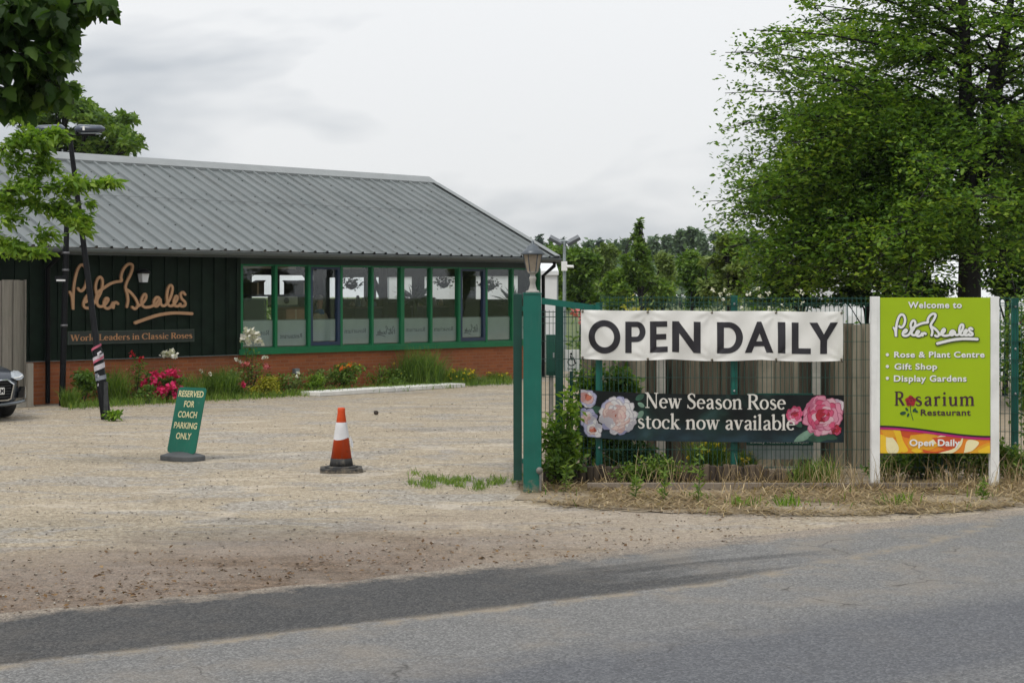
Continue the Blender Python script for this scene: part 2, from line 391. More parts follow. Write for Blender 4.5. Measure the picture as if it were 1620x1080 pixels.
def conform(vf, disp, step=0.04):
    """cut flat lettering (x, ., z) into strips and lay it on a wavy cloth"""
    bm = bmesh.new(); vv = [bm.verts.new(p) for p in vf[0]]
    for f in vf[1]:
        try: bm.faces.new([vv[i] for i in f])
        except ValueError: pass
    for ax in (0, 2):
        lo = min(p[ax] for p in vf[0]); hi = max(p[ax] for p in vf[0]); x = math.floor(lo/step)*step + step
        while x < hi:
            co = Vector((0,0,0)); co[ax] = x; no = Vector((0,0,0)); no[ax] = 1
            bmesh.ops.bisect_plane(bm, geom=bm.verts[:]+bm.edges[:]+bm.faces[:], dist=1e-6, plane_co=co, plane_no=no); x += step
    bm.verts.index_update()
    vs = []
    for v in bm.verts:
        dx, dy, dz = disp(v.co.x, v.co.z); vs.append((v.co.x+dx, v.co.y+dy, v.co.z+dz))
    fs = [tuple(v.index for v in f.verts) for f in bm.faces]; bm.free(); return vs, fs

# ================================================================== THE SETTING: ground, yard, road
RA = math.atan(0.63); RO = (0.0, 13.1)          # the road edge runs through RO at this angle
def road_uv(t):
    v = t.coord(); sep = t.n('ShaderNodeSeparateXYZ'); t.l(v, sep.inputs[0]); return v, sep
def gravel_mat():
    t = NT('gravel'); v, sep = road_uv(t)
    X, Y = sep.outputs['X'], t.math('SUBTRACT', sep.outputs['Y'], RO[1])
    c, s = math.cos(RA), math.sin(RA)
    U = t.math('ADD', t.math('MULTIPLY', X, c), t.math('MULTIPLY', Y, s))
    V = t.math('SUBTRACT', t.math('MULTIPLY', Y, c), t.math('MULTIPLY', X, s))
    vo = t.n('ShaderNodeTexVoronoi'); vo.inputs['Scale'].default_value = 34; t.l(v, vo.inputs['Vector'])
    sepc = t.n('ShaderNodeSeparateColor'); t.l(vo.outputs['Color'], sepc.inputs[0])
    vo2 = t.n('ShaderNodeTexVoronoi'); vo2.inputs['Scale'].default_value = 75; t.l(v, vo2.inputs['Vector'])
    sep2 = t.n('ShaderNodeSeparateColor'); t.l(vo2.outputs['Color'], sep2.inputs[0])
    stone = t.ramp(sepc.outputs[0], [(0.0, (.16,.134,.100)), (0.35, (.34,.284,.205)), (0.7, (.42,.355,.262)), (1.0, (.54,.48,.38))])
    fine = t.ramp(sep2.outputs[1], [(0.0, (.19,.16,.118)), (0.5, (.385,.318,.228)), (1.0, (.49,.42,.32))])
    base = t.mix(t.ramp(t.noise(v, 0.9, 4, .6), [(.35, 0.15), (.65, .8)]), fine, stone)
    # grey stone patches drawn out along the wheel runs
    vst = t.coord(scale=(0.40, 0.8, 1)); g = t.noise(vst, 1.5, 8, .66, .8)
    grey = t.ramp(sepc.outputs[1], [(0, (.135,.128,.118)), (.6, (.305,.29,.27)), (1, (.48,.465,.44))])
    base = t.mix(t.ramp(g, [(.50, 0), (.57, .62)]), base, grey)
    pale = t.ramp(t.noise(vst, 1.7, 8, .68, .9), [(.56, 0.0), (.63, .6)])
    base = t.mix(pale, base, (.52, .455, .37))
    mot = t.ramp(t.noise(v, 13.0, 7, .75), [(.34, .72), (.5, 1.0), (.66, 1.22)]); base = t.mix(1.0, base, mot, 'MULTIPLY')
    # trodden brown earth by the road mouth
    n = t.noise(v, 0.8, 9, .68, .5)
    m1 = t.math('SUBTRACT', 1.0, t.math('DIVIDE', t.math('ADD', V, t.math('MULTIPLY', t.math('SUBTRACT', n, .5), 2.4)), 4.1), clamp=True)
    m2 = t.math('DIVIDE', t.math('SUBTRACT', 2.2, t.math('ADD', U, t.math('MULTIPLY', t.math('SUBTRACT', n, .5), 2.0))), 3.6, clamp=True)
    dm = t.math('MULTIPLY', t.ramp(m1, [(0.20, 0), (.42, .5), (.7, 1)]), t.ramp(m2, [(0.0, .06), (.8, .95)]))
    dirt = t.mix(sep2.outputs[0], (.055, .035, .023), (.21, .145, .098))
    dirt = t.mix(t.ramp(t.noise(v, 2.2, 4, .6), [(.45, 0), (.7, .6)]), dirt, (.20, .16, .128))
    dirt = t.mix(1.0, dirt, t.ramp(t.noise(v, 9.0, 8, .8), [(.36, .45), (.5, 1.0), (.64, 1.5)]), 'MULTIPLY'); base = t.mix(dm, base, dirt)
    pink = t.math('MULTIPLY', t.ramp(m1, [(0.1, 0), (.55, 1)]), t.ramp(t.noise(vst, 1.2, 4), [(.4, .1), (.6, .55)]))
    base = t.mix(pink, base, t.mix(sep2.outputs[2], (.165, .135, .112), (.36, .305, .258)))
    tr_ = t.noise(t.coord(scale=(.35, 1.1, 1), rot=(0, 0, -.35)), 1.1, 8, .66, .6)
    base = t.mix(t.ramp(tr_, [(.56, 0), (.62, .40)]), base, t.mix(1.0, base, (.62, .60, .57), 'MULTIPLY'))
    # scattered dark stones
    vo3 = t.n('ShaderNodeTexVoronoi'); vo3.inputs['Scale'].default_value = 9; t.l(v, vo3.inputs['Vector'])
    spot = t.ramp(vo3.outputs['Distance'], [(0.0, 1), (.12, 1), (.18, 0)])
    base = t.mix(t.math('MULTIPLY', spot, t.ramp(t.noise(v, 3.1, 2), [(.5, 0), (.6, .7)])), base, (.12, .10, .08))
    t.col(base); t.rough(.9); t.b.inputs['Specular IOR Level'].default_value = .25
    h = t.math('ADD', t.math('MULTIPLY', sepc.outputs[2], .6), t.math('MULTIPLY', vo.outputs['Distance'], -1.0))
    t.bump(t.math('ADD', h, t.math('MULTIPLY', t.noise(v, 1.3, 6, .6), 2.0)), .8, .02)
    return t.m
def road_mat(name):
    t = NT(name); v = t.coord(); sep = t.n('ShaderNodeSeparateXYZ'); t.l(v, sep.inputs[0]); U, V = sep.outputs['X'], sep.outputs['Y']
    vo = t.n('ShaderNodeTexVoronoi'); vo.inputs['Scale'].default_value = 70; t.l(v, vo.inputs['Vector'])
    sc = t.n('ShaderNodeSeparateColor'); t.l(vo.outputs['Color'], sc.inputs[0]); chip = sc.outputs[0]
    vst = t.coord(scale=(.12, 1.0, 1)); n = t.noise(vst, 1.4, 5, .6, .2); n2 = t.noise(v, 1.1, 6, .65); n3 = t.noise(v, 4.5, 5, .65)
    lo = t.ramp(chip, [(0, (.068,.071,.080)), (.6, (.098,.102,.114)), (1, (.145,.15,.162))])
    hi = t.ramp(chip, [(0, (.115,.113,.109)), (.55, (.172,.169,.163)), (1, (.255,.25,.24))])
    band = t.math('ADD', V, t.math('MULTIPLY', t.math('SUBTRACT', n, .5), .9))
    f = t.math('DIVIDE', t.math('ADD', band, 12.0), 12.0)          # 0 at the far side .. 1 at this edge
    m = t.ramp(f, [(0.0, .5), (.55, .35), (.61, .5), (.645, .08), (.735, .10), (.785, .8), (.87, .85), (.885, 1.0), (.905, .8), (1.0, .95)])
    c = t.mix(m, lo, hi)
    c = t.mix(t.math('MULTIPLY', t.ramp(n2, [(.50, 0), (.66, .65)]), m), c, (.235, .205, .168))
    # newer dark repair strip along the mouth of the yard, worn thin towards its far end
    wd = t.math('MULTIPLY', t.math('POWER', t.math('DIVIDE', t.math('SUBTRACT', 5.2, U), 4.4, clamp=True), .6), 1.45)
    e = t.math('ADD', t.math('ADD', V, wd), t.math('MULTIPLY', t.math('SUBTRACT', n3, .5), .26))
    inside = t.math('MULTIPLY', e, 22.0, clamp=True)
    fade = t.math('DIVIDE', t.math('SUBTRACT', 2.7, t.math('ADD', U, t.math('MULTIPLY', t.math('SUBTRACT', t.noise(vst, 2.2, 8, .7, .4), .5), 9.0))), 4.2, clamp=True)
    dk = t.ramp(chip, [(0, (.030,.030,.031)), (.6, (.057,.057,.058)), (1, (.098,.095,.091))])
    dk = t.mix(t.ramp(n2, [(.5, 0), (.75, .5)]), dk, (.125, .11, .094))
    dk = t.mix(t.ramp(n, [(.5, 0), (.7, .35)]), dk, (.10, .096, .092))
    c = t.mix(t.math('MULTIPLY', inside, t.ramp(fade, [(0.12, 0), (.30, .5), (.6, .97)])), c, dk)
    # tan grit gathered on the joint below the strip and spilt over the edge
    joint = t.math('SUBTRACT', 1.0, t.math('MULTIPLY', t.math('ABSOLUTE', t.math('ADD', e, .02)), 7.0), clamp=True)
    c = t.mix(t.math('MULTIPLY', joint, t.ramp(n3, [(.42, .05), (.6, .8)])), c, (.27, .225, .165))
    edge = t.math('ADD', t.math('MULTIPLY', t.math('ADD', V, .20), 4.5), t.math('MULTIPLY', t.math('SUBTRACT', n3, .55), 3.2), clamp=True)
    c = t.mix(t.math('MULTIPLY', edge, .85), c, t.mix(chip, (.15, .12, .095), (.36, .31, .25)))
    vd = t.n('ShaderNodeTexVoronoi', feature='DISTANCE_TO_EDGE'); vd.inputs['Scale'].default_value = .55
    wv = t.n('ShaderNodeVectorMath', operation='ADD'); nz = t.n('ShaderNodeTexNoise'); nz.inputs['Scale'].default_value = 1.6; nz.inputs['Detail'].default_value = 6; t.l(v, nz.inputs['Vector']); t.l(v, wv.inputs[0]); t.l(nz.outputs['Color'], wv.inputs[1]); t.l(wv.outputs[0], vd.inputs['Vector'])
    crack = t.math('MULTIPLY', t.math('SUBTRACT', 1.0, t.math('MULTIPLY', vd.outputs['Distance'], 95.0), clamp=True), t.ramp(n2, [(.50, 0), (.60, .75)]))
    c = t.mix(crack, c, (.035, .033, .031))
    oil = t.ramp(t.noise(v, .7, 7, .7, 1.2), [(.64, 0), (.70, .35)]); c = t.mix(oil, c, (.05, .05, .052))
    t.col(c); t.rough(.82); t.b.inputs['Specular IOR Level'].default_value = .3
    t.bump(t.math('ADD', t.math('MULTIPLY', vo.outputs['Distance'], -1), t.math('MULTIPLY', n2, .8)), .7, .012)
    return t.m
def soil_mat():
    t = NT('verge_soil'); v = t.coord()
    c = t.ramp(t.noise(v, 5, 6, .7), [(.3, (.20,.155,.105)), (.5, (.30,.24,.165)), (.7, (.42,.35,.25))])
    c = t.mix(t.ramp(t.noise(v, .9, 4), [(.5, 0), (.7, .45)]), c, (.30, .27, .22))
    t.col(c); t.rough(.95); t.bump(t.noise(v, 22, 5, .7), .9, .04); return t.m
def field_mat():
    t = NT('field_grass'); v = t.coord()
    t.col(t.ramp(t.noise(v, .35, 6, .65), [(.3, (.05,.075,.02)), (.55, (.10,.13,.04)), (.75, (.20,.19,.08))])); t.rough(.95)
    t.bump(t.noise(v, 14, 4, .7), .6, .05); return t.m

def sheet(name, pts, z, mat):
    mb = MB(); mb.poly([(x, y, z) for x, y in pts]); o = mb.build(name, mat); return tag(o, kind='structure')
def road_pt(u, v):
    c, s = math.cos(RA), math.sin(RA); return (RO[0] + u*c - v*s, RO[1] + u*s + v*c)
sheet('ground', [(-500,-60),(500,-60),(500,700),(-500,700)], -0.012, field_mat())
sheet('gravel_yard', [road_pt(-60,-1.0), road_pt(60,-1.0), (60,56), (-60,56)], -0.004, gravel_mat())
def strip(name, upper, lower, z, mat, frame=True):
    """a strip in the road's own frame between two wavy edges"""
    mb = MB(); n = len(upper); vs = [(u, v, z) for u, v in upper] + [(u, v, z) for u, v in lower]
    mb.add(vs, [(n+i, n+i+1, i+1, i) for i in range(n-1)])
    o = mb.build(name, mat); o.location = (RO[0], RO[1], 0); o.rotation_euler = (0, 0, RA); return tag(o, kind='structure')
rr = random.Random(4)
us = [-60 + i*0.25 for i in range(481)]
def wob(u, k, a): return a*(math.sin(u*1.3+k) * .5 + math.sin(u*3.1+2*k) * .3 + math.sin(u*7.7+k*3) * .2)
strip('road', [(u, 0.10 + wob(u, 1, .10) + wob(u*5.3, 2, .045) + (0.22*math.exp(-((u-3.2)/2.2)**2))) for u in us], [(u, -11.5) for u in us], 0.004, road_mat('asphalt'))
# worn roadside strip of earth in front of the mesh fence
vg = [(0.05,17.35),(0.5,16.75),(1.2,16.35),(2.2,16.15),(3.2,16.05),(4.3,16.35),(5.2,16.95),(7.5,18.3),(14,22.3),(24,28.5),(24,33),(14,27),(14,40),(0.15,40),(0.15,24)]
vg2 = []
for i in range(len(vg)):
    a, b = vg[i], vg[(i+1) % len(vg)]
    for k in range(14):
        t_ = k/14; vg2.append((a[0]+(b[0]-a[0])*t_ + rr.uniform(-.06,.06), a[1]+(b[1]-a[1])*t_ + rr.uniform(-.10,.10)))
sheet('verge', vg2, 0.003, soil_mat())

# ================================================================== THE SHOP BUILDING
BA = math.radians(46.2); BD = Vector((math.cos(BA), math.sin(BA))); BN = Vector((-math.sin(BA), math.cos(BA)))
B0 = Vector((-8.86, 31.9))
BM = Matrix.Translation((B0.x, B0.y, 0)) @ Matrix.Rotation(BA, 4, 'Z')
def wall_pt(px, py, dep=0.0):          # local (along wall, depth, height) of a photo pixel on the plane dep behind the wall face
    k = (px-810)/F_PX
    s = (k*(B0.y+dep*BN.y) - B0.x - dep*BN.x) / (BD.x - k*BD.y)
    Y = B0.y + s*BD.y + dep*BN.y
    return Vector((s, dep, EYE + (HOR-py)/F_PX*Y))
def on_wall(px, py, dep): return BM @ wall_pt(px, py, dep)

M_clad = pm('dark_green_cladding', (.008,.0175,.0105), .6, .30, 3, spec=.12)
M_green = pm('green_frame_paint', (.004,.155,.055), .4, .10, 4, spec=.35)
M_dkgreen = pm('dark_green_trim', (.006,.022,.015), .5, .2, 4)
M_blue = pm('blue_frame_paint', (.012,.03,.075), .45, .15, 5)
M_black = pm('black_paint', (.006,.0065,.008), .5, .25, 8, spec=.18)
M_white = pm('white_paint', (.78,.78,.76), .5, .05, 3)
M_cream = pm('cream_ceiling', (.55,.52,.42), .8, .08, 1)
M_gutter = pm('grey_gutter', (.085,.10,.10), .45, .12, 3)
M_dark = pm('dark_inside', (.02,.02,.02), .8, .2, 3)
M_floor = pm('shop_floor', (.10,.09,.08), .7, .2, 2)
def roof_mat():
    t = NT('grey_roof_metal'); v = t.coord(scale=(1, 1, 1))
    n = t.noise(v, 1.2, 5, .6); vs_ = t.coord(scale=(5, .35, .35)); n2 = t.noise(vs_, 1.5, 4, .6)
    c = t.ramp(n, [(.3, (.098,.116,.118)), (.7, (.128,.147,.149))])
    c = t.mix(t.ramp(n2, [(.47, 0), (.70, .55)]), c, (.075, .083, .080)); c = t.mix(t.ramp(t.noise(v, 5, 8, .75), [(.58, 0), (.68, .4)]), c, (.17, .175, .155)); c = t.mix(t.ramp(t.noise(t.coord(scale=(3, .12, .12)), 2.2, 3), [(.4, .22), (.6, 0)]), c, (.19, .20, .20)); t.col(c)
    t.rough(.42); t.b.inputs['Specular IOR Level'].default_value = .45
    t.bump(t.noise(v, .8, 3), .12, .05); return t.m
def brick_mat():
    t = NT('red_brick'); v = t.coord(); sep = t.n('ShaderNodeSeparateXYZ'); t.l(v, sep.inputs[0])
    cmb = t.n('ShaderNodeCombineXYZ'); t.l(sep.outputs['X'], cmb.inputs[0]); t.l(sep.outputs['Z'], cmb.inputs[1])
    b = t.n('ShaderNodeTexBrick'); t.l(cmb.outputs[0], b.inputs['Vector']); b.offset = .5
    b.inputs['Scale'].default_value = 1.0; b.inputs['Brick Width'].default_value = .225; b.inputs['Row Height'].default_value = .075
    b.inputs['Mortar Size'].default_value = .0075; b.inputs['Mortar Smooth'].default_value = .25; b.inputs['Bias'].default_value = -.1
    b.inputs['Color1'].default_value = (.35,.105,.033,1); b.inputs['Color2'].default_value = (.235,.066,.023,1); b.inputs['Mortar'].default_value = (.30,.155,.085,1)
    n = t.noise(v, 5, 5, .65); c = t.mix(t.ramp(n, [(.35, .45), (.65, 0)]), b.outputs['Color'], (.34,.10,.034), 'MIX')
    c = t.mix(t.ramp(t.noise(v, .8, 4), [(.5, 0), (.75, .35)]), c, (.20, .11, .065)); t.col(c); t.rough(.9)
    h = t.math('ADD', t.math('MULTIPLY', b.outputs['Fac'], -1.0), t.math('MULTIPLY', t.noise(v, 60, 3), .25)); t.bump(h, .6, .012); return t.m
def glass_mat(name='window_glass', tint=(.94,.965,.955), refl=1.0):
    t = NT(name); t.N.remove(t.b)
    tr = t.n('ShaderNodeBsdfTransparent'); tr.inputs[0].default_value = (*tint, 1)
    gl = t.n('ShaderNodeBsdfGlossy'); gl.inputs['Roughness'].default_value = .02; gl.inputs[0].default_value = (.95,.97,.98,1)
    lw = t.n('ShaderNodeLayerWeight'); lw.inputs[0].default_value = .5
    v = t.coord(); bp = t.n('ShaderNodeBump'); bp.inputs['Strength'].default_value = .04; bp.inputs['Distance'].default_value = .05
    t.l(t.noise(v, .9, 2), bp.inputs['Height']); t.l(bp.outputs[0], gl.inputs['Normal'])
    mx = t.n('ShaderNodeMixShader'); t.l(t.math('MULTIPLY_ADD', t.math('POWER', lw.outputs['Facing'], 5.0), .9, .05*refl), mx.inputs[0])
    t.l(tr.outputs[0], mx.inputs[1]); t.l(gl.outputs[0], mx.inputs[2]); t.l(mx.outputs[0], t.out.inputs[0]); return t.m
def film_mat():
    t = NT('frosted_film'); t.col((.50,.58,.55)); t.rough(.5)
    tr = t.n('ShaderNodeBsdfTransparent'); tr.inputs[0].default_value = (.75,.8,.78,1)
    tl = t.n('ShaderNodeBsdfTranslucent'); tl.inputs[0].default_value = (.6,.68,.65,1)
    m1 = t.n('ShaderNodeMixShader'); m1.inputs[0].default_value = .45; t.l(t.b.outputs[0], m1.inputs[1]); t.l(tl.outputs[0], m1.inputs[2])
    v = t.coord(); m2 = t.n('ShaderNodeMixShader'); t.l(t.ramp(t.noise(v, 2.5, 3), [(.3, .14), (.7, .26)]), m2.inputs[0])
    t.l(m1.outputs[0], m2.inputs[1]); t.l(tr.outputs[0], m2.inputs[2]); t.l(m2.outputs[0], t.out.inputs[0]); return t.m
M_roof, M_brick, M_glass, M_film = roof_mat(), brick_mat(), glass_mat(), film_mat()

BL = thing('shop_building', 'low shop with grey ribbed metal roof, dark green cladding and red brick base', 'building', (B0.x, B0.y, 0), BA)
S0, S1, DEP = -9.0, 13.78, 8.28           # wall runs S0..S1 along the front, DEP deep
W0, W1, NW = 4.7, 13.7, 10
EZ, EY, RZ, RY = 2.955, -0.45, 5.06, 4.14   # eave height / overhang, ridge height / depth
mb = MB(); mb.box(S0, S1, 0.0, 0.25, 0, 0.797); mb.box(S1-.25, S1, .25, DEP, 0, .797); mb.build('brick_plinth', M_brick, BL)
# vertical board cladding with raised seams
mb = MB(); mb.box(S0, 4.66, -0.015, 0.2, .812, 2.90)
x = S0 + .1
while x < 4.6: mb.box(x, x+.035, -0.045, -0.015, .812, 2.86); x += .30
mb.box(4.56, 4.66, -.05, -.016, .812, 2.87); mb.box(4.36, 4.40, -.05, -.045, .9, 2.6)
mb.build('cladding', M_clad, BL)
mb = MB(); mb.box(S0, 4.66, -.055, .0, .80, .812); mb.build('drip_flashing', pm('drip_metal', (.16,.18,.17), .5), BL)
# head beam above the windows and the soffit
mb = MB(); mb.box(4.66, S1, -.02, .2, 2.68, 2.90); mb.build('head_beam', M_dkgreen, BL)
mb = MB(); mb.box(S0, S1+.14, EY+.03, .35, 2.88, 2.895); mb.build('soffit', M_dkgreen, BL)
# roof: two ribbed slopes
def slope(name, sgn):
    mb = MB(); ln = math.hypot(RY-EY, RZ-EZ); dy, dz = (RY-EY)/ln, (RZ-EZ)/ln
    y0 = EY if sgn > 0 else 2*RY-EY
    def pt(s, a, h): return (s, y0 + sgn*(a*dy - h*dz), EZ + a*dz + h*dy)
    prof = []; s = S0
    while s < S1 + .13:
        prof += [(s, 0), (s+.245, 0), (s+.263, .039), (s+.307, .039), (s+.325, 0)]; s += 1/3
    prof = [p for p in prof if p[0] < S1+.15] + [(S1+.15, 0)]
    n = len(prof); vs = [pt(s, -.03, h) for s, h in prof] + [pt(s, ln, h) for s, h in prof] + [pt(s, -.03, h-.06 if h == 0 else -.06) for s, h in prof]
    mb.add(vs, [(i, i+1, n+i+1, n+i) if sgn > 0 else (n+i, n+i+1, i+1, i) for i in range(n-1)])
    mb.m = 1
    s = S0
    k = 0
    while s < S1+.1:                           # foam closers at the eave and screw heads in rows
        if k % 2 == 0:
            mb.prism([(s+.25,.002),(s+.32,.002),(s+.302,.034),(s+.268,.034)], lambda p: pt(p[0], -.034, p[1]), lambda p: pt(p[0], .0, p[1]))
        for a in (.35, 1.25, 2.2, 3.1, 4.1, 4.75):
            if (k + int(a*3)) % 2 == 0: 
                q = Vector(pt(s+.22, a, .006)); mb.box(q.x-.011, q.x+.011, q.y-.011, q.y+.011, q.z-.008, q.z+.006)
        s += 1/3; k += 1
    for a in (2.62,):
        q0, q1 = pt(S0, a, .0485), pt(S1+.14, a+.02, .0525); mb.add([pt(S0,a,.0475), pt(S1+.14,a,.0475), pt(S1+.14,a+.016,.0475), pt(S0,a+.016,.0475)], [(0,1,2,3)])
    return mb.build(name, [M_roof, M_dark], BL)
roof_f = slope('roof', 1); roof_b = slope('roof', -1)
# ridge capping and verge flashing
mb = MB()
for (ya, za, yb, zb) in ((RY-.34, RZ-.34*.46+.055, RY, RZ+.075), (RY, RZ+.075, RY+.34, RZ-.34*.46+.055)):
    mb.prism([(ya, za-.02), (yb, zb-.02), (yb, zb), (ya, za)], lambda p: (S0, p[0], p[1]), lambda p: (S1+.19, p[0], p[1]))
mb.prism([(RY-.345, RZ-.34*.46-.0), (RY-.335, RZ-.34*.46-.0), (RY-.335, RZ-.34*.46+.05), (RY-.345, RZ-.34*.46+.05)], lambda p: (S0, p[0], p[1]), lambda p: (S1+.19, p[0], p[1]))
M_flash = pm('pale_flashing', (.20,.215,.215), .42, .08, 2)
mb.build('ridge_cap', M_flash, BL)
mb = MB()
for sg in (1, -1):
    ya, yb = (EY-.05, RY-.36) if sg > 0 else (2*RY-EY+.05, RY+.36)
    za, zb = EZ-.025, RZ-.36*.46
    f0 = lambda p: (p[0], ya, za+p[1]); f1 = lambda p: (p[0], yb, zb+p[1])
    P = [(S1+.02, .045), (S1+.20, .045), (S1+.20, .062), (S1+.02, .062)]; Q = [(S1+.185, -.16), (S1+.20, -.16), (S1+.20, .044), (S1+.185, .044)]
    for pp in (P, Q): mb.prism(pp if sg < 0 else pp, f0, f1)
mb.build('verge_flashing', M_flash, BL)
# gutter: half-round trough on the fascia
mb = MB(); mb.box(S0, S1+.16, EY+.005, EY+.03, 2.80, 2.925)
pr = [(EY - .06 + .065*math.cos(a), 2.915 + .085*math.sin(a)) for a in [math.pi + math.pi*k/10 for k in range(11)]]
pr += [(EY-.06+.055, 2.915), (EY-.06-.055, 2.919)]
mb.prism(pr, lambda p: (S0, p[0], p[1]), lambda p: (S1+.2, p[0], p[1])); mb.build('gutter', M_gutter, BL)
mb = MB(); q = wall_pt(76, 540, -.12)
mb.tube([(q.x, EY-.03, 2.84), (q.x, EY-.03, 2.76), (q.x, -.11, 2.55), (q.x, -.11, .02)], .045, 12); mb.build('downpipe', M_black, BL)
mb = MB(); mb.tube([(S1+.02, EY-.02, 2.84), (S1+.02, EY-.02, 2.74), (S1-.0, -.12, 2.5), (S1-.0, -.12, .02)], .045, 12); mb.build('downpipe', M_black, BL)
# sill, ten windows
mb = MB(); mb.box(4.62, S1, -.06, .18, .800, .918, .006); mb.box(4.62, S1, -.075, .0, .800, .83); mb.build('sill', M_green, BL)
def window(s, opening, wide=.065):
    z0, z1 = .918, 2.68; mb = MB(); w = wide/2
    mb.box(-w, w, -.035, .10, z0, z1, .004); mb.box(w, .9-.0325, -.02, .10, z1-.035, z1); mb.box(w, .9-.0325, -.02, .10, z0, z0+.03)
    win = mb.build('window', M_green, BL); win.location = (s, 0, 0)
    x0, x1, a0, a1 = w+.004, .9-.0365, z0+.034, z1-.039
    if opening:
        mb = MB(); fw = .075
        mb.box(x0, x0+fw*.8, -.03, .06, a0, a1); mb.box(x1-fw, x1, -.03, .06, a0, a1); mb.box(x0+fw*.8, x1-fw, -.028, .058, a0, a0+fw); mb.box(x0+fw*.8, x1-fw, -.028, .058, a1-.05, a1)
        mb.build('casement', M_blue, win); x0 += fw*.8+.002; x1 -= fw+.002; a0 += fw+.002; a1 -= .052
    mb = MB(); mb.box(x0, x1, .025, .031, a0, a1); mb.build('pane', M_glass, win)
    mb = MB(); mb.box(x0+.01, x1-.01, .036, .038, a0+.015, 1.50); mb.build('frosted_film', M_film, win)
    mb = MB(); mb.box(x0+.01, x1-.01, .034, .046, 1.502, 1.522); mb.build('film_edge', pm('film_edge_grey', (.12,.15,.14), .5), win)
    return win, (x0, x1)
M_print = pm('faded_print', (.05,.07,.065), .6, .2)
def window_print(win, x0, x1, kind):
    cx = (x0+x1)/2; w = (x1-x0)
    if kind == 'sig': vf = signature(cx-w*.34, cx+w*.34, 1.10, 1.34, .014)
    else: vf = fit(text_poly('Restaurant', .01), cx-w*.36, cx+w*.36, 1.12, 1.22)
    if kind == 'both':
        vf = fit(zscale(serif_text('Rosarium'), .0005), cx-w*.38, cx+w*.38, 1.20, 1.30)
    vs, fs = vf; vs = [(2*cx - v[0], .0355 - .0002 - (v[2]*.01 if len(v) > 2 else 0), v[1]) for v in vs]     # read from inside: mirrored
    mb = MB(); mb.add(vs, fs); mb.build('lettering', M_print, win)
kinds = ['both', 'rest', None, 'both', 'sig', 'both', 'both', 'sig', None, 'both']
for k in range(NW):
    win, (x0, x1) = window(W0+.9*k, k in (2, 7), .11 if k == 5 else .065)
    if kinds[k]: window_print(win, x0, x1, kinds[k])
mb = MB(); mb.box(W1-.0, S1, -.035, .2, .918, 2.68); mb.build('corner_post', M_green, BL)
# inside: floor, ceiling, partition, rear wall with its own band of windows, gable wall
mb = MB(); mb.box(4.0, S1-.26, .26, DEP-.2, .05, .16); mb.build('floor', M_floor, BL)
mb = MB(); mb.box(4.0, S1-.26, .26, DEP-.2, 2.73, 2.76); mb.build('ceiling', M_cream, BL)
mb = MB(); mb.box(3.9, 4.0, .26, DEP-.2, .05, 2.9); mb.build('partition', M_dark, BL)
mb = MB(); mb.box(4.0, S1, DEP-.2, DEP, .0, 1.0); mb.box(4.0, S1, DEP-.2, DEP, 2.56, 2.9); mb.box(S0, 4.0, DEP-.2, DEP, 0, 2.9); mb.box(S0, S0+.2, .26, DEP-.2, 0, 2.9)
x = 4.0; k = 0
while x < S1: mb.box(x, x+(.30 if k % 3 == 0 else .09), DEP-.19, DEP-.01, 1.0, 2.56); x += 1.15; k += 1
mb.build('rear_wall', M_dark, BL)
mb = MB(); mb.box(S1-.2, S1, .26, DEP-.2, .80, 1.92); mb.box(S1-.2, S1, .26, DEP-.2, 2.5, 2.9)
mb.prism([(EY+.1, 2.9), (2*RY-EY-.1, 2.9), (RY, RZ-.1)], lambda p: (S1-.2, p[0], p[1]), lambda p: (S1, p[0], p[1]))
for y in (.26, 2.2, 4.1, 6.0, DEP-.35): mb.box(S1-.19, S1-.01, y, y+.30, 1.92, 2.5)
mb.build('gable_wall', M_clad, BL)
for xx, dy in ((6.9, 3.2), (9.4, 3.2), (11.5, 3.2)):
    mb = MB(); mb.box(xx, xx+.16, dy, dy+.16, .16, 2.73); mb.tube([(xx-.55, dy+.08, 2.7), (xx-.25, dy+.08, 2.45), (xx+.02, dy+.08, 2.0)], .06, 8); mb.build('post', M_dark, BL)
# small grey wall vent
q = wall_pt(466, 587, 0)
mb = MB(); mb.box(q.x-.06, q.x+.07, -.09, 0, q.z-.055, q.z+.06, .008); mb.box(q.x-.05, q.x+.06, -.10, -.09, q.z-.04, q.z+.045); mb.build('outlet_box', pm('outlet_grey', (.22,.26,.27), .5), BL)

# ------------------------------------------------------------------ goods and a person behind the glass
def inside(name, label, cat, px0, px1, py0, py1, dep, th, mat, extra=None, group=None):
    a = wall_pt(px0, py1, dep); b = wall_pt(px1, py0, dep); zz = EYE + (HOR-py1)/F_PX*(BM @ a).y
    t = thing(name, label, cat, BM @ Vector(((a.x+b.x)/2, dep, zz)), BA, group)
    w, h = (b.x-a.x), b.z - zz; return t, w, h
M_card = pm('cardboard', (.36,.20,.11), .85, .12, 5); M_cardd = pm('dark_cardboard', (.07,.05,.035), .85, .15, 5)
def carton(label, px0, px1, py0, py1, dep, mat):
    t, w, h = inside('cardboard_box', label, 'box', px0, px1, py0, py1, dep, .4, mat)
    mb = MB(); mb.box(-w/2, w/2, 0, .4, 0, h); mb.build('carton', mat, t)
    mb = MB()
    mb.add([(-w/2, 0, h), (w/2, 0, h), (w/2-.03, -.10, h+.05), (-w/2+.03, -.10, h+.05)], [(0,1,2,3)]); mb.add([(-w/2, .4, h), (w/2, .4, h), (w/2-.03, .5, h+.05), (-w/2+.03, .5, h+.05)], [(3,2,1,0)])
    mb.build('flap', mat, t)
    mb = MB(); mb.box(-.025, .025, -.002, 0, .0, h); mb.build('tape', pm('parcel_tape', (.42,.30,.18), .4), t)
carton('orange brown cardboard box inside the second window above the frosting', 453, 483, 489, 532, .9, M_card)
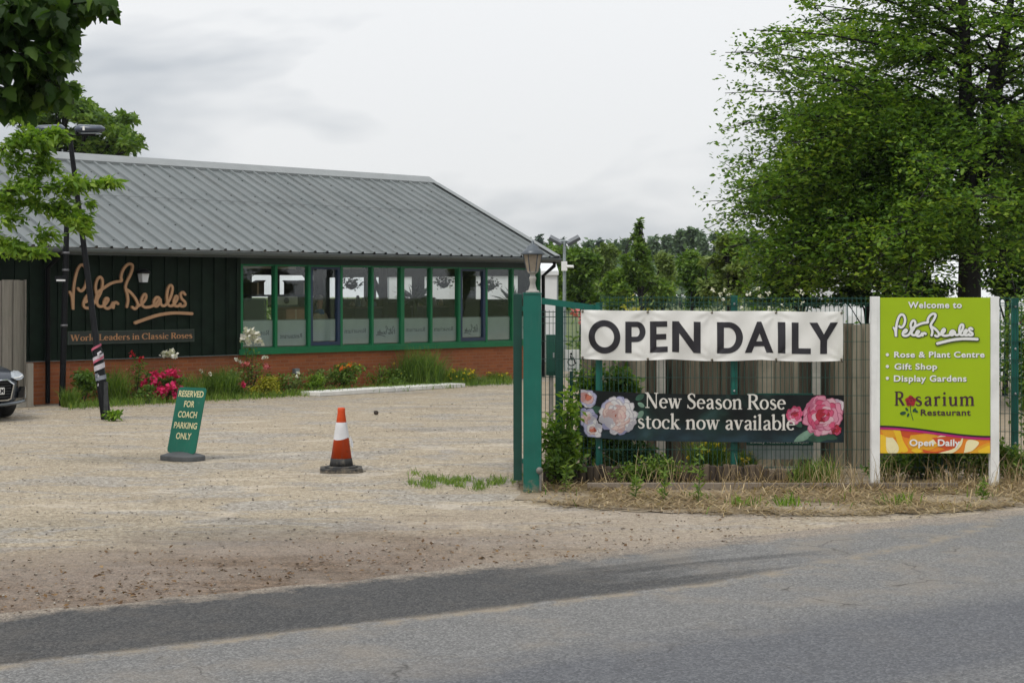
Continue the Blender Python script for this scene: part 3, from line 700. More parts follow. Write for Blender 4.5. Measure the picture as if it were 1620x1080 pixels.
carton('dark brown box on the shelf top inside the first window', 398, 418, 447, 466, 1.3, M_cardd)
carton('dark box high inside between the second window and the blue framed one', 467, 497, 447, 466, 1.3, M_cardd)
t, w, h = inside('shelf_unit', 'black shelf unit inside the first two shop windows', 'shelf', 387, 490, 466, 545, 1.25, .5, M_dark)
mb = MB(); mb.box(-w/2, w/2, 0, .5, h-.04, h); mb.box(-w/2, w/2, 0, .5, .45, .48); mb.build('shelf_board', M_dark, t)
for xx in (-w/2, w/2-.05): mb = MB(); mb.box(xx, xx+.05, .02, .48, -.02, h-.04); mb.build('upright', M_dark, t)
t, w, h = inside('storage_crate', 'dark green crate stacked inside the first window', 'crate', 386, 418, 474, 522, .8, .4, M_dkgreen)
mb = MB(); mb.box(-w/2, w/2, 0, .4, 0, h); mb.build('crate_body', pm('crate_green', (.012,.035,.022), .5), t)
mb = MB(); mb.box(-w/2-.01, w/2+.01, -.01, .41, h, h+.03); mb.box(w/2+.005, w/2+.055, -.01, .0, h*.15, h+.02); mb.build('lid', pm('crate_lid', (.05,.09,.07), .5), t)
t, w, h = inside('projector', 'pale grey projector with round dark lens inside the second window', 'projector', 437, 471, 469, 482, .85, .3, M_white)
mb = MB(); mb.box(-w/2, w/2, 0, .3, 0, h, .01); mb.build('housing', pm('projector_grey', (.26,.27,.20), .5), t)
mb = MB(); mb.xf(Matrix()); mb.lathe([(.068,0),(.068,.02),(.05,.03)], 20); mb.xf(Matrix.Translation((-.02, 0, h/2)) @ Matrix.Rotation(math.radians(90), 4, 'X')); mb.build('lens', M_black, t)
mb = MB(); mb.box(-w/2, w/2, -.02, .3, -.055, -.004); mb.build('base', pm('black_tray', (.015,.02,.015), .5), t)
# coiled hanging cable hoops high in the first windows
t = thing('hanging_hoop', 'thin dark wire hoop hanging inside the first two windows', 'hoop', BM @ wall_pt(415, 455, 1.6), BA)
mb = MB(); mb.tube([(.42*math.cos(a), 0, .34*math.sin(a)) for a in [math.pi*k/16 for k in range(17)]], .008, 6); mb.build('wire', M_black, t)

def hanging_basket(label, px, py, dep):
    q = wall_pt(px, py, dep); t = thing('hanging_basket', label, 'basket', BM @ q, BA, 'hanging baskets inside the shop windows'); rg = np.random.default_rng(int(px))
    mb = MB(); mb.lathe([(.02,-.14),(.10,-.10),(.15,-.02),(.16,.0),(.13,.0)], 16); mb.build('pot', M_dark, t)
    mb = MB()
    for k in range(3): a = 2.1*k; mb.tube([(.15*math.cos(a), .15*math.sin(a), 0), (0, 0, 2.73-q.z)], .004, 4)
    mb.build('chains', M_dark, t); a = rg.normal(size=(150, 3))*np.array([.13, .13, .07])+np.array([0, 0, .02]); co, qd = leaf_arrays(rg, a, .09, .5, .4); npmesh('foliage', co, qd, pm('basket_leaf', (.02,.05,.015), .6), t)
hanging_basket('dark hanging basket high behind the window right of the second blue frame', 775, 451, 1.2)
hanging_basket('dark hanging basket behind the pane left of the second blue frame', 702, 447, 2.2)
hanging_basket('dark hanging basket behind the pane right of the first blue frame', 556, 449, 2.6)
def tall_plant(label, px, dep, top):
    q = wall_pt(px, 500, dep); t = thing('potted_plant', label, 'potted plant', BM @ Vector((q.x, dep, .16)), BA); rg = np.random.default_rng(int(px)+5)
    mb = MB(); mb.lathe([(.14,0),(.19,.34),(.20,.36),(.17,.36)], 16); mb.build('pot', M_dark, t); mb = MB(); mb.tube([(0,0,.3),(.03,0,1.0),(0,.02,top-.5)], .02, 6); mb.build('stem', M_dark, t)
    n = 90; d = unit(rg.normal(size=(n, 3))); d[:, 2] = np.abs(d[:, 2])*.6; P = np.tile(np.array([[0, 0, top-.45]]), (n, 1)) + d*.22*rg.random((n, 1)); co, qd = leaf_arrays(rg, P, .38, .16, .3, dirs=d*3, droop=.3); npmesh('foliage', co, qd, pm('indoor_leaf', (.018,.045,.014), .5), t)
tall_plant('tall dark potted palm behind the middle panes of the shop', 655, 1.4, 2.2)
tall_plant('tall dark potted palm behind the panes near the shop corner', 812, 1.0, 2.1)
for lab, px, dep, pb in (('dark display unit behind the fourth and fifth panes', 562, 2.4, 604), ('long dark display unit behind the panes left of the second blue frame', 668, 3.0, 722)):
    a = wall_pt(px, 500, dep); b = wall_pt(pb, 500, dep); t = thing('display_unit', lab, 'display unit', BM @ Vector((a.x, dep, .16)), BA); w = b.x-a.x
    mb = MB(); mb.box(0, w, 0, .4, 0, 1.55); mb.build('cabinet_body', pm('dark_blue_unit', (.02,.026,.035), .6), t); mb = MB(); mb.box(-.02, w+.02, -.02, .42, 1.551, 1.59); mb.build('top', pm('unit_top', (.10,.09,.08), .5), t)
    for k in range(5):
        x_ = w*(k+.5)/5; mb = MB(); hh = .12+.05*((k*7) % 4); mb.lathe([(.05,0),(.07,.03),(.06,hh*.6),(.03,hh)], 12); o = mb.build('vase', pm('vase_%d' % (k % 3), ((.30,.24,.16),(.10,.14,.20),(.32,.30,.28))[k % 3], .4), None); o.location = BM @ Vector((a.x+x_, dep+.2, .16+1.591)); tag(o, '%s ornament standing on the %s' % (('sandy', 'slate blue', 'pale grey')[k % 3], lab.replace('dark ', '')[:46]) , 'ornament', 'ornaments on the display units')
M_skin = pm('skin', (.42,.22,.15), .5, .06, 6); M_hair = pm('grey_hair', (.24,.22,.19), .8, .2, 20)
M_beige = pm('beige_cloth', (.38,.31,.20), .9, .12, 6); M_blueC = pm('blue_cloth', (.05,.12,.28), .9, .15, 6)
def skinned(name, joints, edges, mat, parent, sub=2):
    me = bpy.data.meshes.new(name); me.from_pydata([j[0] for j in joints], edges, []); o = bpy.data.objects.new(name, me); link(o)
    sk = o.modifiers.new('s', 'SKIN'); sk.use_smooth_shade = True; sk.branch_smoothing = .3
    for i, j in enumerate(joints):
        r = j[1]; me.skin_vertices[0].data[i].radius = r if hasattr(r, '__len__') else (r, r)
    me.skin_vertices[0].data[0].use_root = True
    ss = o.modifiers.new('u', 'SUBSURF'); ss.levels = sub; ss.render_levels = sub
    dg = bpy.context.evaluated_depsgraph_get(); m2 = bpy.data.meshes.new_from_object(o.evaluated_get(dg)); bpy.data.objects.remove(o)
    m2.materials.clear(); m2.materials.append(mat); o = bpy.data.objects.new(name, m2); return link(o, parent)
def person():
    q = wall_pt(505, 540, 1.55); P = BM @ Vector((q.x, 1.55, .16))
    t = thing('person', 'person with grey hair, blue collar and beige top behind the blue framed window', 'person', P, BA + math.radians(10))
    J = [((0,0,.98),(.15,.11)), ((0,0,1.15),(.14,.10)), ((0,0,1.38),(.17,.11)), ((0,.0,1.52),(.06,.06)), ((0,-.01,1.60),(.055,.06)), ((0,-.015,1.70),(.078,.095)), ((0,-.01,1.80),(.07,.085)),
         ((.18,0,1.43),.055), ((.24,-.02,1.16),.042), ((.17,-.22,1.02),.034), ((.12,-.30,1.02),.03),
         ((-.18,0,1.43),.055), ((-.24,-.02,1.16),.042), ((-.17,-.22,1.02),.034), ((-.12,-.30,1.02),.03),
         ((.09,0,.9),.09), ((.10,-.01,.5),.062), ((.10,.02,.08),.042), ((.10,-.14,.035),.035), ((-.09,0,.9),.09), ((-.10,-.01,.5),.062), ((-.10,.02,.08),.042), ((-.10,-.14,.035),.035)]
    E = [(0,1),(1,2),(2,3),(3,4),(4,5),(5,6),(2,7),(7,8),(8,9),(9,10),(2,11),(11,12),(12,13),(13,14),(0,15),(15,16),(16,17),(17,18),(0,19),(19,20),(20,21),(21,22)]
    for sx in (1, -1):                      # five fingers each, curled on the counter edge
        root = 10 if sx > 0 else 14; hx = .12*sx
        for i, (dx, ln) in enumerate(((.028,.075),(.010,.085),(-.010,.08),(-.028,.065))):
            a = len(J); J.append(((hx+dx*sx, -.345, 1.015), .009)); J.append(((hx+dx*sx, -.345-ln*.6, 1.005), .008)); J.append(((hx+dx*sx*.9, -.345-ln*.9, .98), .007)); E += [(root, a), (a, a+1), (a+1, a+2)]
        a = len(J); J.append(((hx-.035*sx, -.32, 1.01), .010)); J.append(((hx-.055*sx, -.365, 1.0), .008)); E += [(root, a), (a, a+1)]
    skinned('body', J, E, M_skin, t, 1)
    JT = [((0,0,.92),(.18,.135)), ((0,0,1.15),(.175,.13)), ((0,0,1.38),(.195,.135)), ((0,0,1.47),(.13,.10)), ((.19,0,1.42),.075), ((.25,-.02,1.18),.062), ((.20,-.16,1.06),.05), ((-.19,0,1.42),.075), ((-.25,-.02,1.18),.062), ((-.20,-.16,1.06),.05)]
    skinned('top', JT, [(0,1),(1,2),(2,3),(2,4),(4,5),(5,6),(2,7),(7,8),(8,9)], M_beige, t, 2)
    mb = MB(); mb.lathe([(.125,1.44),(.13,1.48),(.105,1.53),(.085,1.555),(.07,1.55)], 20, sx=1, sy=.85); mb.build('collar', M_blueC, t)
    mb = MB(); mb.grid(lambda u, v: ((.10*math.sin(v*2.0)*math.cos(u*2*math.pi)), -.0 + (.115*math.sin(v*2.0)*math.sin(u*2*math.pi)) + .02, 1.745 + .135*math.cos(v*2.0) - (.0 if math.sin(u*2*math.pi) > -.3 else -.07*v)), 24, 10); mb.build('hair', M_hair, t)
    mb = MB()
    for sx in (.035, -.035): mb.lathe([(.001,0),(.012,.004),(.013,.010),(.001,.018)], 10, c=(sx, -.103, 1.715))
    mb.lathe([(.004,0),(.016,.006),(.012,.03),(.004,.05)], 10, c=(0, -.112, 1.665)); mb.build('face_details', pm('face_dark', (.10,.06,.05), .5), t)
    mb = MB(); mb.box(-.19, .19, -.13, .13, .10, .93, .04); mb.build('trousers', M_dark, t)
person()

# ================================================================== SIGNS AND LAMPS ON THE SHOP WALL
M_gold = pm('tan_sign_paint', (.45,.255,.135), .55, .10, 6)
M_goldd = pm('gold_letters', (.46,.23,.10), .5, .12, 8)
def solid(vf, d0, d1):
    """flat strips given a thickness: front at d1, back at d0 (local -y)"""
    vs, fs = vf; n = len(vs); V = [(v[0], -d1 - v[2], v[1]) for v in vs] + [(v[0], -d0, v[1]) for v in vs]
    Fs = list(fs); cnt = {}
    for f in fs:
        for i in range(len(f)):
            a, b = f[i], f[(i+1) % len(f)]; cnt[(min(a,b), max(a,b))] = cnt.get((min(a,b), max(a,b)), 0) + 1
    for f in fs:
        for i in range(len(f)):
            a, b = f[i], f[(i+1) % len(f)]
            if cnt[(min(a,b), max(a,b))] == 1: Fs.append((a, n+a, n+b, b))
    return V, Fs
a = wall_pt(108, 505, -.05); b = wall_pt(303, 480, -.05); c = wall_pt(205, 416, -.05); d = wall_pt(205, 513, -.05)
t = thing('signature_sign', 'tan handwritten name cut out and fixed to the dark green wall', 'sign', BM @ Vector((a.x, -.05, d.z)), BA)
vf = signature(0, b.x-a.x, 0, c.z-d.z, .053)
n7 = None
mb = MB(); mb.add(*solid(vf, .0, .035)); mb.build('script_letters', M_gold, t)
a = wall_pt(107, 534, -.05); b = wall_pt(306, 534, -.05); c = wall_pt(205, 523, -.05); d = wall_pt(205, 542, -.05)
t = thing('slogan_board', 'narrow dark board with gold serif lettering below the handwritten name', 'sign', BM @ Vector((a.x, -.046, d.z)), BA)
w, h = b.x-a.x, c.z-d.z
mb = MB(); mb.box(0, w, -.02, 0, 0, h, .003); mb.build('board', pm('board_dark', (.013,.022,.018), .5, .2), t)
mb = MB()
for bx in ((-.008,w+.008,-.008,.003),(-.008,w+.008,h-.003,h+.008)): mb.box(bx[0], bx[1], -.024, -.001, bx[2], bx[3])
for bx in ((-.008,.003),(w-.003,w+.008)): mb.box(bx[0], bx[1], -.0235, -.0015, .003, h-.003)
mb.build('trim', pm('board_trim', (.05,.075,.055), .5), t)
vf = fit(zscale(serif_text('World Leaders in Classic Roses', 4, 1.45), .00002), .05, w-.04, .055, h-.045)
mb = MB(); mb.add(*facing(vf, .0215)); mb.build('lettering', M_goldd, t)
# bulkhead lamp
q = wall_pt(222, 436, -.05)
t = thing('wall_lamp', 'square white wall lantern with black cap beside the handwritten name', 'lamp', BM @ Vector((q.x, -.045, q.z)), BA)
mb = MB(); mb.lathe([(.085,-.13),(.115,.04)], 4, c=(0,-.11,0), rot=math.pi/4, smooth=False); mb.build('diffuser', pm('opal_white', (.62,.64,.66), .35, .04), t)
mb = MB(); mb.lathe([(.14,.042),(.13,.09),(.06,.13),(.01,.135)], 12, c=(0,-.11,0)); mb.box(-.03,.03,-.05,0,.02,.12); mb.build('cap', M_black, t)
# black service pole in front of the gutter, with a small floodlight
q0 = BM @ wall_pt(98, 641, -.62); q1 = BM @ wall_pt(106, 340, -.60)
t = thing('service_pole', 'black upright pole against the dark wall behind the leaning lamp column', 'pole', (q0.x, q0.y, 0), BA)
mb = MB(); top = BM.inverted() @ Vector((q1.x, q1.y, q1.z)); bot = BM.inverted() @ Vector((q0.x, q0.y, 0))
D = top-bot; mb.tube([(0,0,0), D*.62, D], (.058,.055,.05), 14); mb.build('shaft', M_black, t)
mb = MB()
for k in (.42, .71, .80): mb.lathe([(.064,-.02),(.066,0),(.064,.02)], 14, c=tuple(D*k))
mb.build('clamp', pm('clamp_grey', (.12,.12,.13), .4), t)
q = BM @ wall_pt(96, 441, -.75)
t = thing('floodlight', 'small dark floodlight clamped low on the black upright pole', 'lamp', q, BA - .5)
mb = MB(); mb.box(-.10, .10, -.06, .03, -.03, .05, .008); mb.build('housing', M_black, t)
mb = MB(); mb.box(-.08, .08, -.066, -.061, -.045, -.012); mb.build('lens', pm('lens_pale', (.7,.7,.7), .2), t)
mb = MB(); mb.box(-.015, .10, .031, .12, -.01, .02); mb.build('bracket', M_black, t)

# ================================================================== LAMP COLUMN, LEANING
P0 = gp(168, 663); Ty = P0.y
tp = at(111, 222, Ty)
t = thing('lamp_column', 'leaning black lamp column with faded tape wrapped round its base', 'street lamp', P0)
D = tp - P0
mb = MB(); mb.tube([D*.0, D*.25, D*.262, D*.62, D], (.085,.082,.052,.047,.04), 16); mb.build('column', M_black, t)
mb = MB(); mb.box(-.02, .05, -.092, -.075, .12, .62); mb.box(.0, .06, -.09, -.07, .02, .09); mb.build('access_door', pm('worn_door', (.03,.033,.035), .5, .5, 12), t)
def tape(z0, z1, r, name, mat, k):
    mb = MB(); mb.tube([D.normalized()*z0, D.normalized()*z1], (r, r*.97), 16, caps=False); return mb.build(name, mat, t)
M_tapew = pm('faded_white_tape', (.55,.52,.56), .6, .2, 10); M_tapep = pm('faded_pink_tape', (.45,.10,.16), .6, .25, 10); M_tapeg = pm('grey_tape', (.20,.22,.26), .5, .2, 10)
def spiral(z0, z1, r, turns, wd, mat, ph=0.0):
    mb = MB(); n = int(turns*20); vs = []
    ax = D.normalized(); u = ax.orthogonal().normalized(); w_ = ax.cross(u)
    for i in range(n+1):
        a = 2*math.pi*i/20 + ph; z = z0+(z1-z0)*i/n; rad = r*(1 - .25*(z-z0)/max(z1-z0,.01)*0); o = (u*math.cos(a) + w_*math.sin(a))*rad
        vs += [ax*(z-wd/2)+o, ax*(z+wd/2)+o]
    mb.add(vs, [(2*i, 2*i+2, 2*i+3, 2*i+1) for i in range(n)], True); return mb.build('tape_wrap', mat, t)
spiral(.66, .74, .090, 1.6, .07, M_tapeg); spiral(.80, 1.12, .091, 2.2, .085, M_tapew, 1.0); spiral(.92, 1.24, .093, 1.5, .04, M_tapep, 2.0)
mb = MB(); mb.tube([(-.09,-.05,.78), (-.11,-.07,.72), (-.10,-.06,.62), (-.12,-.07,.55)], (.016,.022,.018,.008), 6); mb.tube([(-.07,-.06,1.12),(-.11,-.08,1.09),(-.10,-.08,1.0)], (.02,.024,.01), 6); mb.build('loose_tape', M_tapew, t)
mb = MB(); mb.tube([tuple(D), tuple(D+Vector((0,0,.06)))], .055, 14); mb.tube([tuple(D+Vector((-.50,0,.09))), tuple(D+Vector((.42,0,.09)))], .018, 8); mb.build('cross_arm', M_black, t)
def lamp_head(sx):
    mb = MB(); L_, z = .50, .13
    def fn(u, v):
        a = v*2*math.pi; prof = math.sin(math.pi*min(1, .12+u*.88))**.45 if u < 1 else .0
        wv = .14*(.75+.25*math.sin(u*math.pi)); hh = .085*(1-.25*u)*(1 if math.sin(a) > 0 else .75)
        return (D.x + sx*(.08+u*L_), D.y + wv*math.cos(a)*(.4 if u in (0,1) else 1), D.z + z + .05 + hh*math.sin(a)*(.35 if u in (0,1) else 1))
    mb.grid(fn, 8, 14); h_ = mb.build('lamp_head', pm('lamp_slate', (.055,.07,.10), .25, .1, 4), t)
    mb = MB(); mb.box(min(D.x+sx*.2, D.x+sx*.5), max(D.x+sx*.2, D.x+sx*.5), D.y-.08, D.y+.08, D.z+z-.028, D.z+z-.016); mb.build('lens', pm('lamp_lens', (.3,.33,.36), .15), h_)
    mb = MB(); mb.tube([(D.x+sx*.1, D.y, D.z+.09), (D.x+sx*.12, D.y, D.z+.16)], .03, 8); mb.build('knuckle', M_black, h_)
    if sx > 0: mb = MB(); mb.box(D.x+.24, D.x+.275, D.y-.142, D.y-.13, D.z+z+.02, D.z+z+.09); mb.build('sticker', M_white, h_)
lamp_head(1); lamp_head(-1)

# ================================================================== TIMBER FENCE BY THE SHOP (left) AND BEHIND THE BANNERS
def timber_mat(name, cols, sc=1.0):
    t = NT(name); v = t.coord(); v2 = t.coord(scale=(9, 9, .5)); g = t.n('ShaderNodeNewGeometry')
    f = t.math('ADD', t.math('MULTIPLY', g.outputs['Random Per Island'], .6), t.math('MULTIPLY', t.noise(v2, 3*sc, 6, .65), .55)); f = t.math('SUBTRACT', f, .08)
    c = t.ramp(f, [(.24, cols[0]), (.5, cols[1]), (.78, cols[2])])
    c = t.mix(t.ramp(t.noise(v, 2.2, 5, .6), [(.52, 0), (.75, .5)]), c, cols[3]); t.col(c); t.rough(.9); t.bump(t.noise(v2, 6, 5, .6), .5, .006); return t.m
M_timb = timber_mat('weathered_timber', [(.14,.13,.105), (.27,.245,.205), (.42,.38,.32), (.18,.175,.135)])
M_timbd = timber_mat('dark_timber_boards', [(.035,.028,.018), (.125,.102,.070), (.28,.245,.185), (.07,.066,.042)])  # darker, browner board tones than the fence beside the shop
M_conc = pm('concrete', (.36,.34,.30), .9, .18, 5, bump=.3)
def board_fence(name, label, loc, rz, width, height, bw, mat, posts, seed, rails=True, lip=0):
    r = random.Random(seed); t = thing(name, label, 'fence', loc, rz)
    mb = MB(); x = 0; k = 0
    while x < width:
        w = min(bw*r.uniform(.93, 1.06), width-x); y = 0 if k % 2 == 0 else .038; dz = r.uniform(-.012, .012)
        M = Matrix.Translation((x, 0, 0)) @ Matrix.Rotation(r.uniform(-.006, .006), 4, 'Y')
        mb.box(0, w-.004, y, y+.018, .03, height+dz, .0, M); x += w*(.86 if k % 2 == 0 else .80); k += 1
    mb.build('boards', mat, t)
    if rails:
        mb = MB()
        for z in (.25, height*.5, height-.22): mb.box(0, width, .04, .085, z, z+.075)
        mb.build('rails', mat, t)
    for px_ in posts:
        mb = MB(); mb.box(px_-.05, px_+.05, -.11, -.012, 0, height-.35, .008); mb.build('concrete_post', M_conc, t)
    return t
q = wall_pt(41, 600, -.42)
zt = wall_pt(20, 443, -.42).z
bf = board_fence('timber_fence', 'grey weathered board fence standing at the left end of the shop wall', BM @ Vector((q.x-6.5, -.42, 0)), BA, 6.5, zt, .135, M_timb, [], 5)
mb = MB(); mb.box(6.5, 6.62, -.06, .05, 0, .80, .006); mb.build('short_post', M_timb, bf)
mb = MB(); mb.box(0, 6.5, -.02, -.004, 0, .10); mb.build('gravel_board', M_conc, bf)

# ================================================================== GATE POST, GATE LEAF, MESH FENCE
M_gate = worn('teal_green_paint', (.004,.115,.085), (.03,.10,.08), .38, .30, .64, 12, .4)
M_gated = pm('green_gate_paint', (.004,.055,.040), .4, .15, 5)
GY = 17.95; gx = at(842, 470, GY).x
t = thing('gate_post', 'square teal green steel gate post carrying a lantern', 'gate post', (gx, GY, 0))
mb = MB(); mb.box(-.094, .094, -.08, .08, 0, 2.075, .008); mb.build('post', M_gate, t)
mb = MB(); mb.box(-.10, .10, -.086, .086, 2.076, 2.092, .004); mb.build('cap', M_gate, t)
mb = MB(); mb.lathe([(.036,0),(.036,.03)], 16); mb.xf(Matrix.Translation((.075, -.08, .235)) @ Matrix.Rotation(math.pi/2, 4, 'X')); mb.tube([(.085,-.095,.22),(.085,-.095,.02)], .012, 8); mb.build('ground_bolt', pm('dull_zinc', (.16,.155,.14), .6, .25, 12), t)
# lantern
M_pewter = pm('worn_pewter', (.085,.10,.115), .4, .25, 10, metal=.3); M_amber = pm('clouded_glass', (.30,.25,.19), .35, .15, 10)
LZ = 2.092
t = thing('post_lantern', 'old coach lantern with clouded glass on top of the gate post', 'lantern', (gx+.005, GY, LZ))
mb = MB(); mb.lathe([(.075,0),(.07,.02),(.045,.03),(.04,.05),(.030,.08),(.028,.11),(.038,.15),(.036,.165),(.026,.175),(.03,.20),(.05,.212),(.055,.222)], 18); mb.build('pedestal', pm('faded_pedestal', (.33,.32,.29), .5, .15, 14), t)
mb = MB(); mb.lathe([(.060,.224),(.098,.40)], 6, smooth=False); mb.build('glass', M_amber, t)
mb = MB()
for k in range(6):
    a = 2*math.pi*k/6; mb.tube([(.061*math.cos(a), .061*math.sin(a), .222), (.100*math.cos(a), .100*math.sin(a), .402)], .006, 6)
mb.build('glazing_bars', M_pewter, t)
mb = MB(); mb.lathe([(.125,.40),(.128,.412),(.085,.455),(.07,.462),(.058,.49),(.03,.505),(.018,.515),(.012,.545),(.003,.55)], 18); mb.build('hood', M_pewter, t)
# open gate leaf swung back, seen edge on
lx = at(819, 470, 18.2).x
t = thing('gate_leaf', 'dark green mesh gate leaf swung fully open behind the gate post', 'gate', (lx, 18.15, 0))
mb = MB(); x = .0
for y in (0, 3.3): mb.box(-.045, .045, y, y+.09, .10, 2.08, .004)
for z in (.10, 1.05, 2.0): mb.box(-.042, .042, .092, 3.298, z, z+.075)
mb.build('frame', M_gated, t)
mb = MB(); y = .13
while y < 3.3: mb.box(-.004, .004, y, y+.005, .176, 1.998); y += .05
mb.build('infill', M_gated, t)
mb = MB()
for z in (.28, 1.9): mb.box(.046, .115, .0, .03, z, z+.05)
mb.build('hinge', M_gate, t)

def wire_panel(mb, x0, x1, z0, z1, y, vstep=.05, r=.0030, rnd=None):
    x = x0
    while x <= x1: mb.box(x-r, x+r, y-r, y+r, z0, z1); x += vstep
    z = z0 + .03
    while z < z1:
        mb.box(x0, x1, y-r*3.2, y-r*1.05, z-r, z+r); mb.box(x0, x1, y+r*1.05, y+r*3.2, z-r, z+r); z += .20
    for z in (z1-.02, z1-.075): mb.box(x0, x1, y-.008, y-r*1.05, z-.004, z+.004)
FY = 19.0
M_mesh = pm('dark_green_wire', (.004,.055,.042), .4, .1, 4)
fx0 = at(862, 470, FY).x; fp1 = at(1162, 470, FY).x; fp2 = at(1607, 470, FY).x; ftop = 2.06
t = thing('mesh_fence', 'green welded mesh fence on square posts carrying the banners', 'fence', (0, FY, 0))
for pxx, hh in ((at(948, 470, FY).x, 1.97), (fp1, 2.05), (fp2, 2.02), (fp2+2.95, 2.02)):
    mb = MB(); mb.box(pxx-.036, pxx+.036, .014, .074, 0, hh, .004); pst = mb.build('post', M_gate, t)
    for z in (hh-.08, hh-.55, hh-1.05, hh-1.6):
        mb = MB(); mb.lathe([(.013,0),(.013,.012),(.004,.016)], 8); mb.v = [(pxx+v[0], .014-v[2], z+v[1]) for v in mb.v]; mb.build('clip_bolt', pm('zinc', (.35,.36,.36)), pst)
    mb = MB(); mb.box(pxx-.039, pxx+.039, .011, .077, hh+.001, hh+.012); mb.build('post_cap', M_gate, pst)
for (x0, x1, zt_) in ((at(950, 470, FY).x, fp1-.0, ftop), (fp1+.01, fp2, ftop-.01), (fp2+.01, fp2+2.95, ftop-.02)):
    mb = MB(); wire_panel(mb, x0, x1, .12, zt_, 0); mb.build('wire_panel', M_mesh, t)
# short return panel beside the gate post with a drooping top rail
t = thing('mesh_side_panel', 'narrow mesh panel with a drooping top rail beside the gate post', 'fence', (0, 19.12, 0))
xa, xb = at(857, 470, 19.12).x, at(946, 470, 19.12).x
za, zb = at(859, 473, 19.12).z, at(946, 485, 19.12).z
mb = MB(); mb.prism([(-.0,-.035),(0,.035),(.05,.035),(.05,-.035)], lambda p: (xa, p[0], za+p[1]-.02), lambda p: (xb, p[0], zb+p[1]-.02)); mb.box(xb, xb+.03, .0, .05, zb-.16, zb+.02); mb.build('top_rail', M_gate, t)
mb = MB(); wire_panel(mb, xa, xb, .12, zb-.04, .06, .043); mb.build('wire_panel', M_mesh, t)
mb = MB(); xm = at(885, 470, 19.5).x; mb.box(xm-.045, xm+.045, .40, .46, 0, 2.0, .004); mb.build('back_post', M_gated, t)

# white access notice, green utility box
q = at(904, 570, 19.55)
t = thing('access_notice', 'small white notice with a black wheelchair symbol behind the mesh', 'sign', (q.x, 19.55, q.z))
mb = MB(); mb.box(-.09, .09, 0, .012, -.125, .125, .003); mb.build('plate', M_white, t)
vf = ([], []); ZST[0] = 0
ribbon(vf, [(-.005,.075),(-.001,.076)], [.024,.024]); ribbon(vf, crom([(-.008,.052),(-.004,.012),(.03,.012),(.042,-.03),(.055,-.028)],4), [.013]*17); ribbon(vf, [(-.006,.032),(.026,.032)], [.010,.010])
ribbon(vf, [(.0+.040*math.cos(a), -.018+.040*math.sin(a)) for a in [math.radians(120+k*12) for k in range(18)]], [.011]*18)
mb = MB(); mb.add(*facing(vf, .0025)); mb.build('symbol', M_black, t)
vf = fit(text_poly('Parking', .01), -.045, .045, -.110, -.082); mb = MB(); mb.add(*facing(vf, .0025)); mb.build('lettering', M_black, t)
mb = MB(); mb.tube([(0,.03,-q.z),(0,.03,.12)], .022, 10); mb.build('stake', M_gated, t)
q = at(873, 620, 20.9)
t = thing('utility_box', 'small green metal utility box on a thin leg behind the gate post mesh', 'cabinet', (q.x, 20.9, 0))
mb = MB(); mb.box(-.07, .05, 0, .12, 1.08, 1.58, .01); mb.build('cabinet_body', pm('utility_green', (.01,.075,.05), .45, .12), t)
mb = MB(); mb.box(-.06, .04, -.012, -.001, 1.12, 1.54, .004); dr = mb.build('door', pm('utility_green', (.01,.075,.05)), t)
mb = MB(); mb.box(.01, .03, -.03, -.0125, 1.30, 1.36); mb.build('latch', pm('zinc', (.35,.36,.36)), dr)
mb = MB(); mb.box(-.035, .015, .03, .08, 0, 1.078); mb.build('plinth', M_conc, t)

# ================================================================== BANNERS
SY = FY - .03
pxm = SY / F_PX
def bpt(px, py): q = at(px, py, SY); return q.x, q.z
M_bwhite = pm('banner_white', (.74,.73,.70), .55, .05, 2.0); M_ink = pm('banner_black_ink', (.018,.016,.022), .55, .1, 4)
x0, zt0 = bpt(919, 490.5); x1, zb0 = bpt(1333, 567.5)
bw, bh = x1-x0, zt0-zb0
def disp1(x, z):
    u = x/bw; v = z/bh
    sag = -.020*abs(math.sin(math.pi*u*2.9))*(1-v)*.9 - .016*(math.sin(math.pi*u*2.9)**2)*v*.35 + (-.004+.03*(u-.02))*(-1)*.55
    yy = .006*math.sin(x*7+z*9) + .005*math.sin(x*17-z*13+1) + .004*math.sin(x*3.1+2) + .003*math.sin((x+z)*31)*math.exp(-((u-.02)*9)**2)
    yy += -.010*math.exp(-((v-.5)/.5)**2)
    for uu in (.006, .255, .50, .745, .994):              # creases running in from the tied eyelets
        for vv in (.03, .97):
            du, dv = (u-uu)*bw, (v-vv)*bh; rr_ = math.hypot(du, dv); yy += .0055*math.sin(9*math.atan2(dv, du))*math.exp(-((rr_-.10)/.09)**2)
    return (0, yy - .012, sag)
t = thing('open_daily_banner', 'white cloth banner with big black capitals tied to the mesh fence', 'banner', (x0, SY, zb0))
def cloth(w, h, disp, nu, nv, th=.0015):
    mb = MB(); f = lambda u, v: tuple(Vector((u*w, 0, v*h)) + Vector(disp(u*w, v*h))); g = lambda u, v: tuple(Vector((u*w, th, v*h)) + Vector(disp(u*w, v*h)))
    mb.grid(f, nu, nv); n = len(mb.f); mb.grid(g, nu, nv)
    for i in range(n, len(mb.f)): mb.f[i] = list(reversed(mb.f[i]))
    return mb
cloth(bw, bh, disp1, 120, 24).build('cloth', M_bwhite, t)
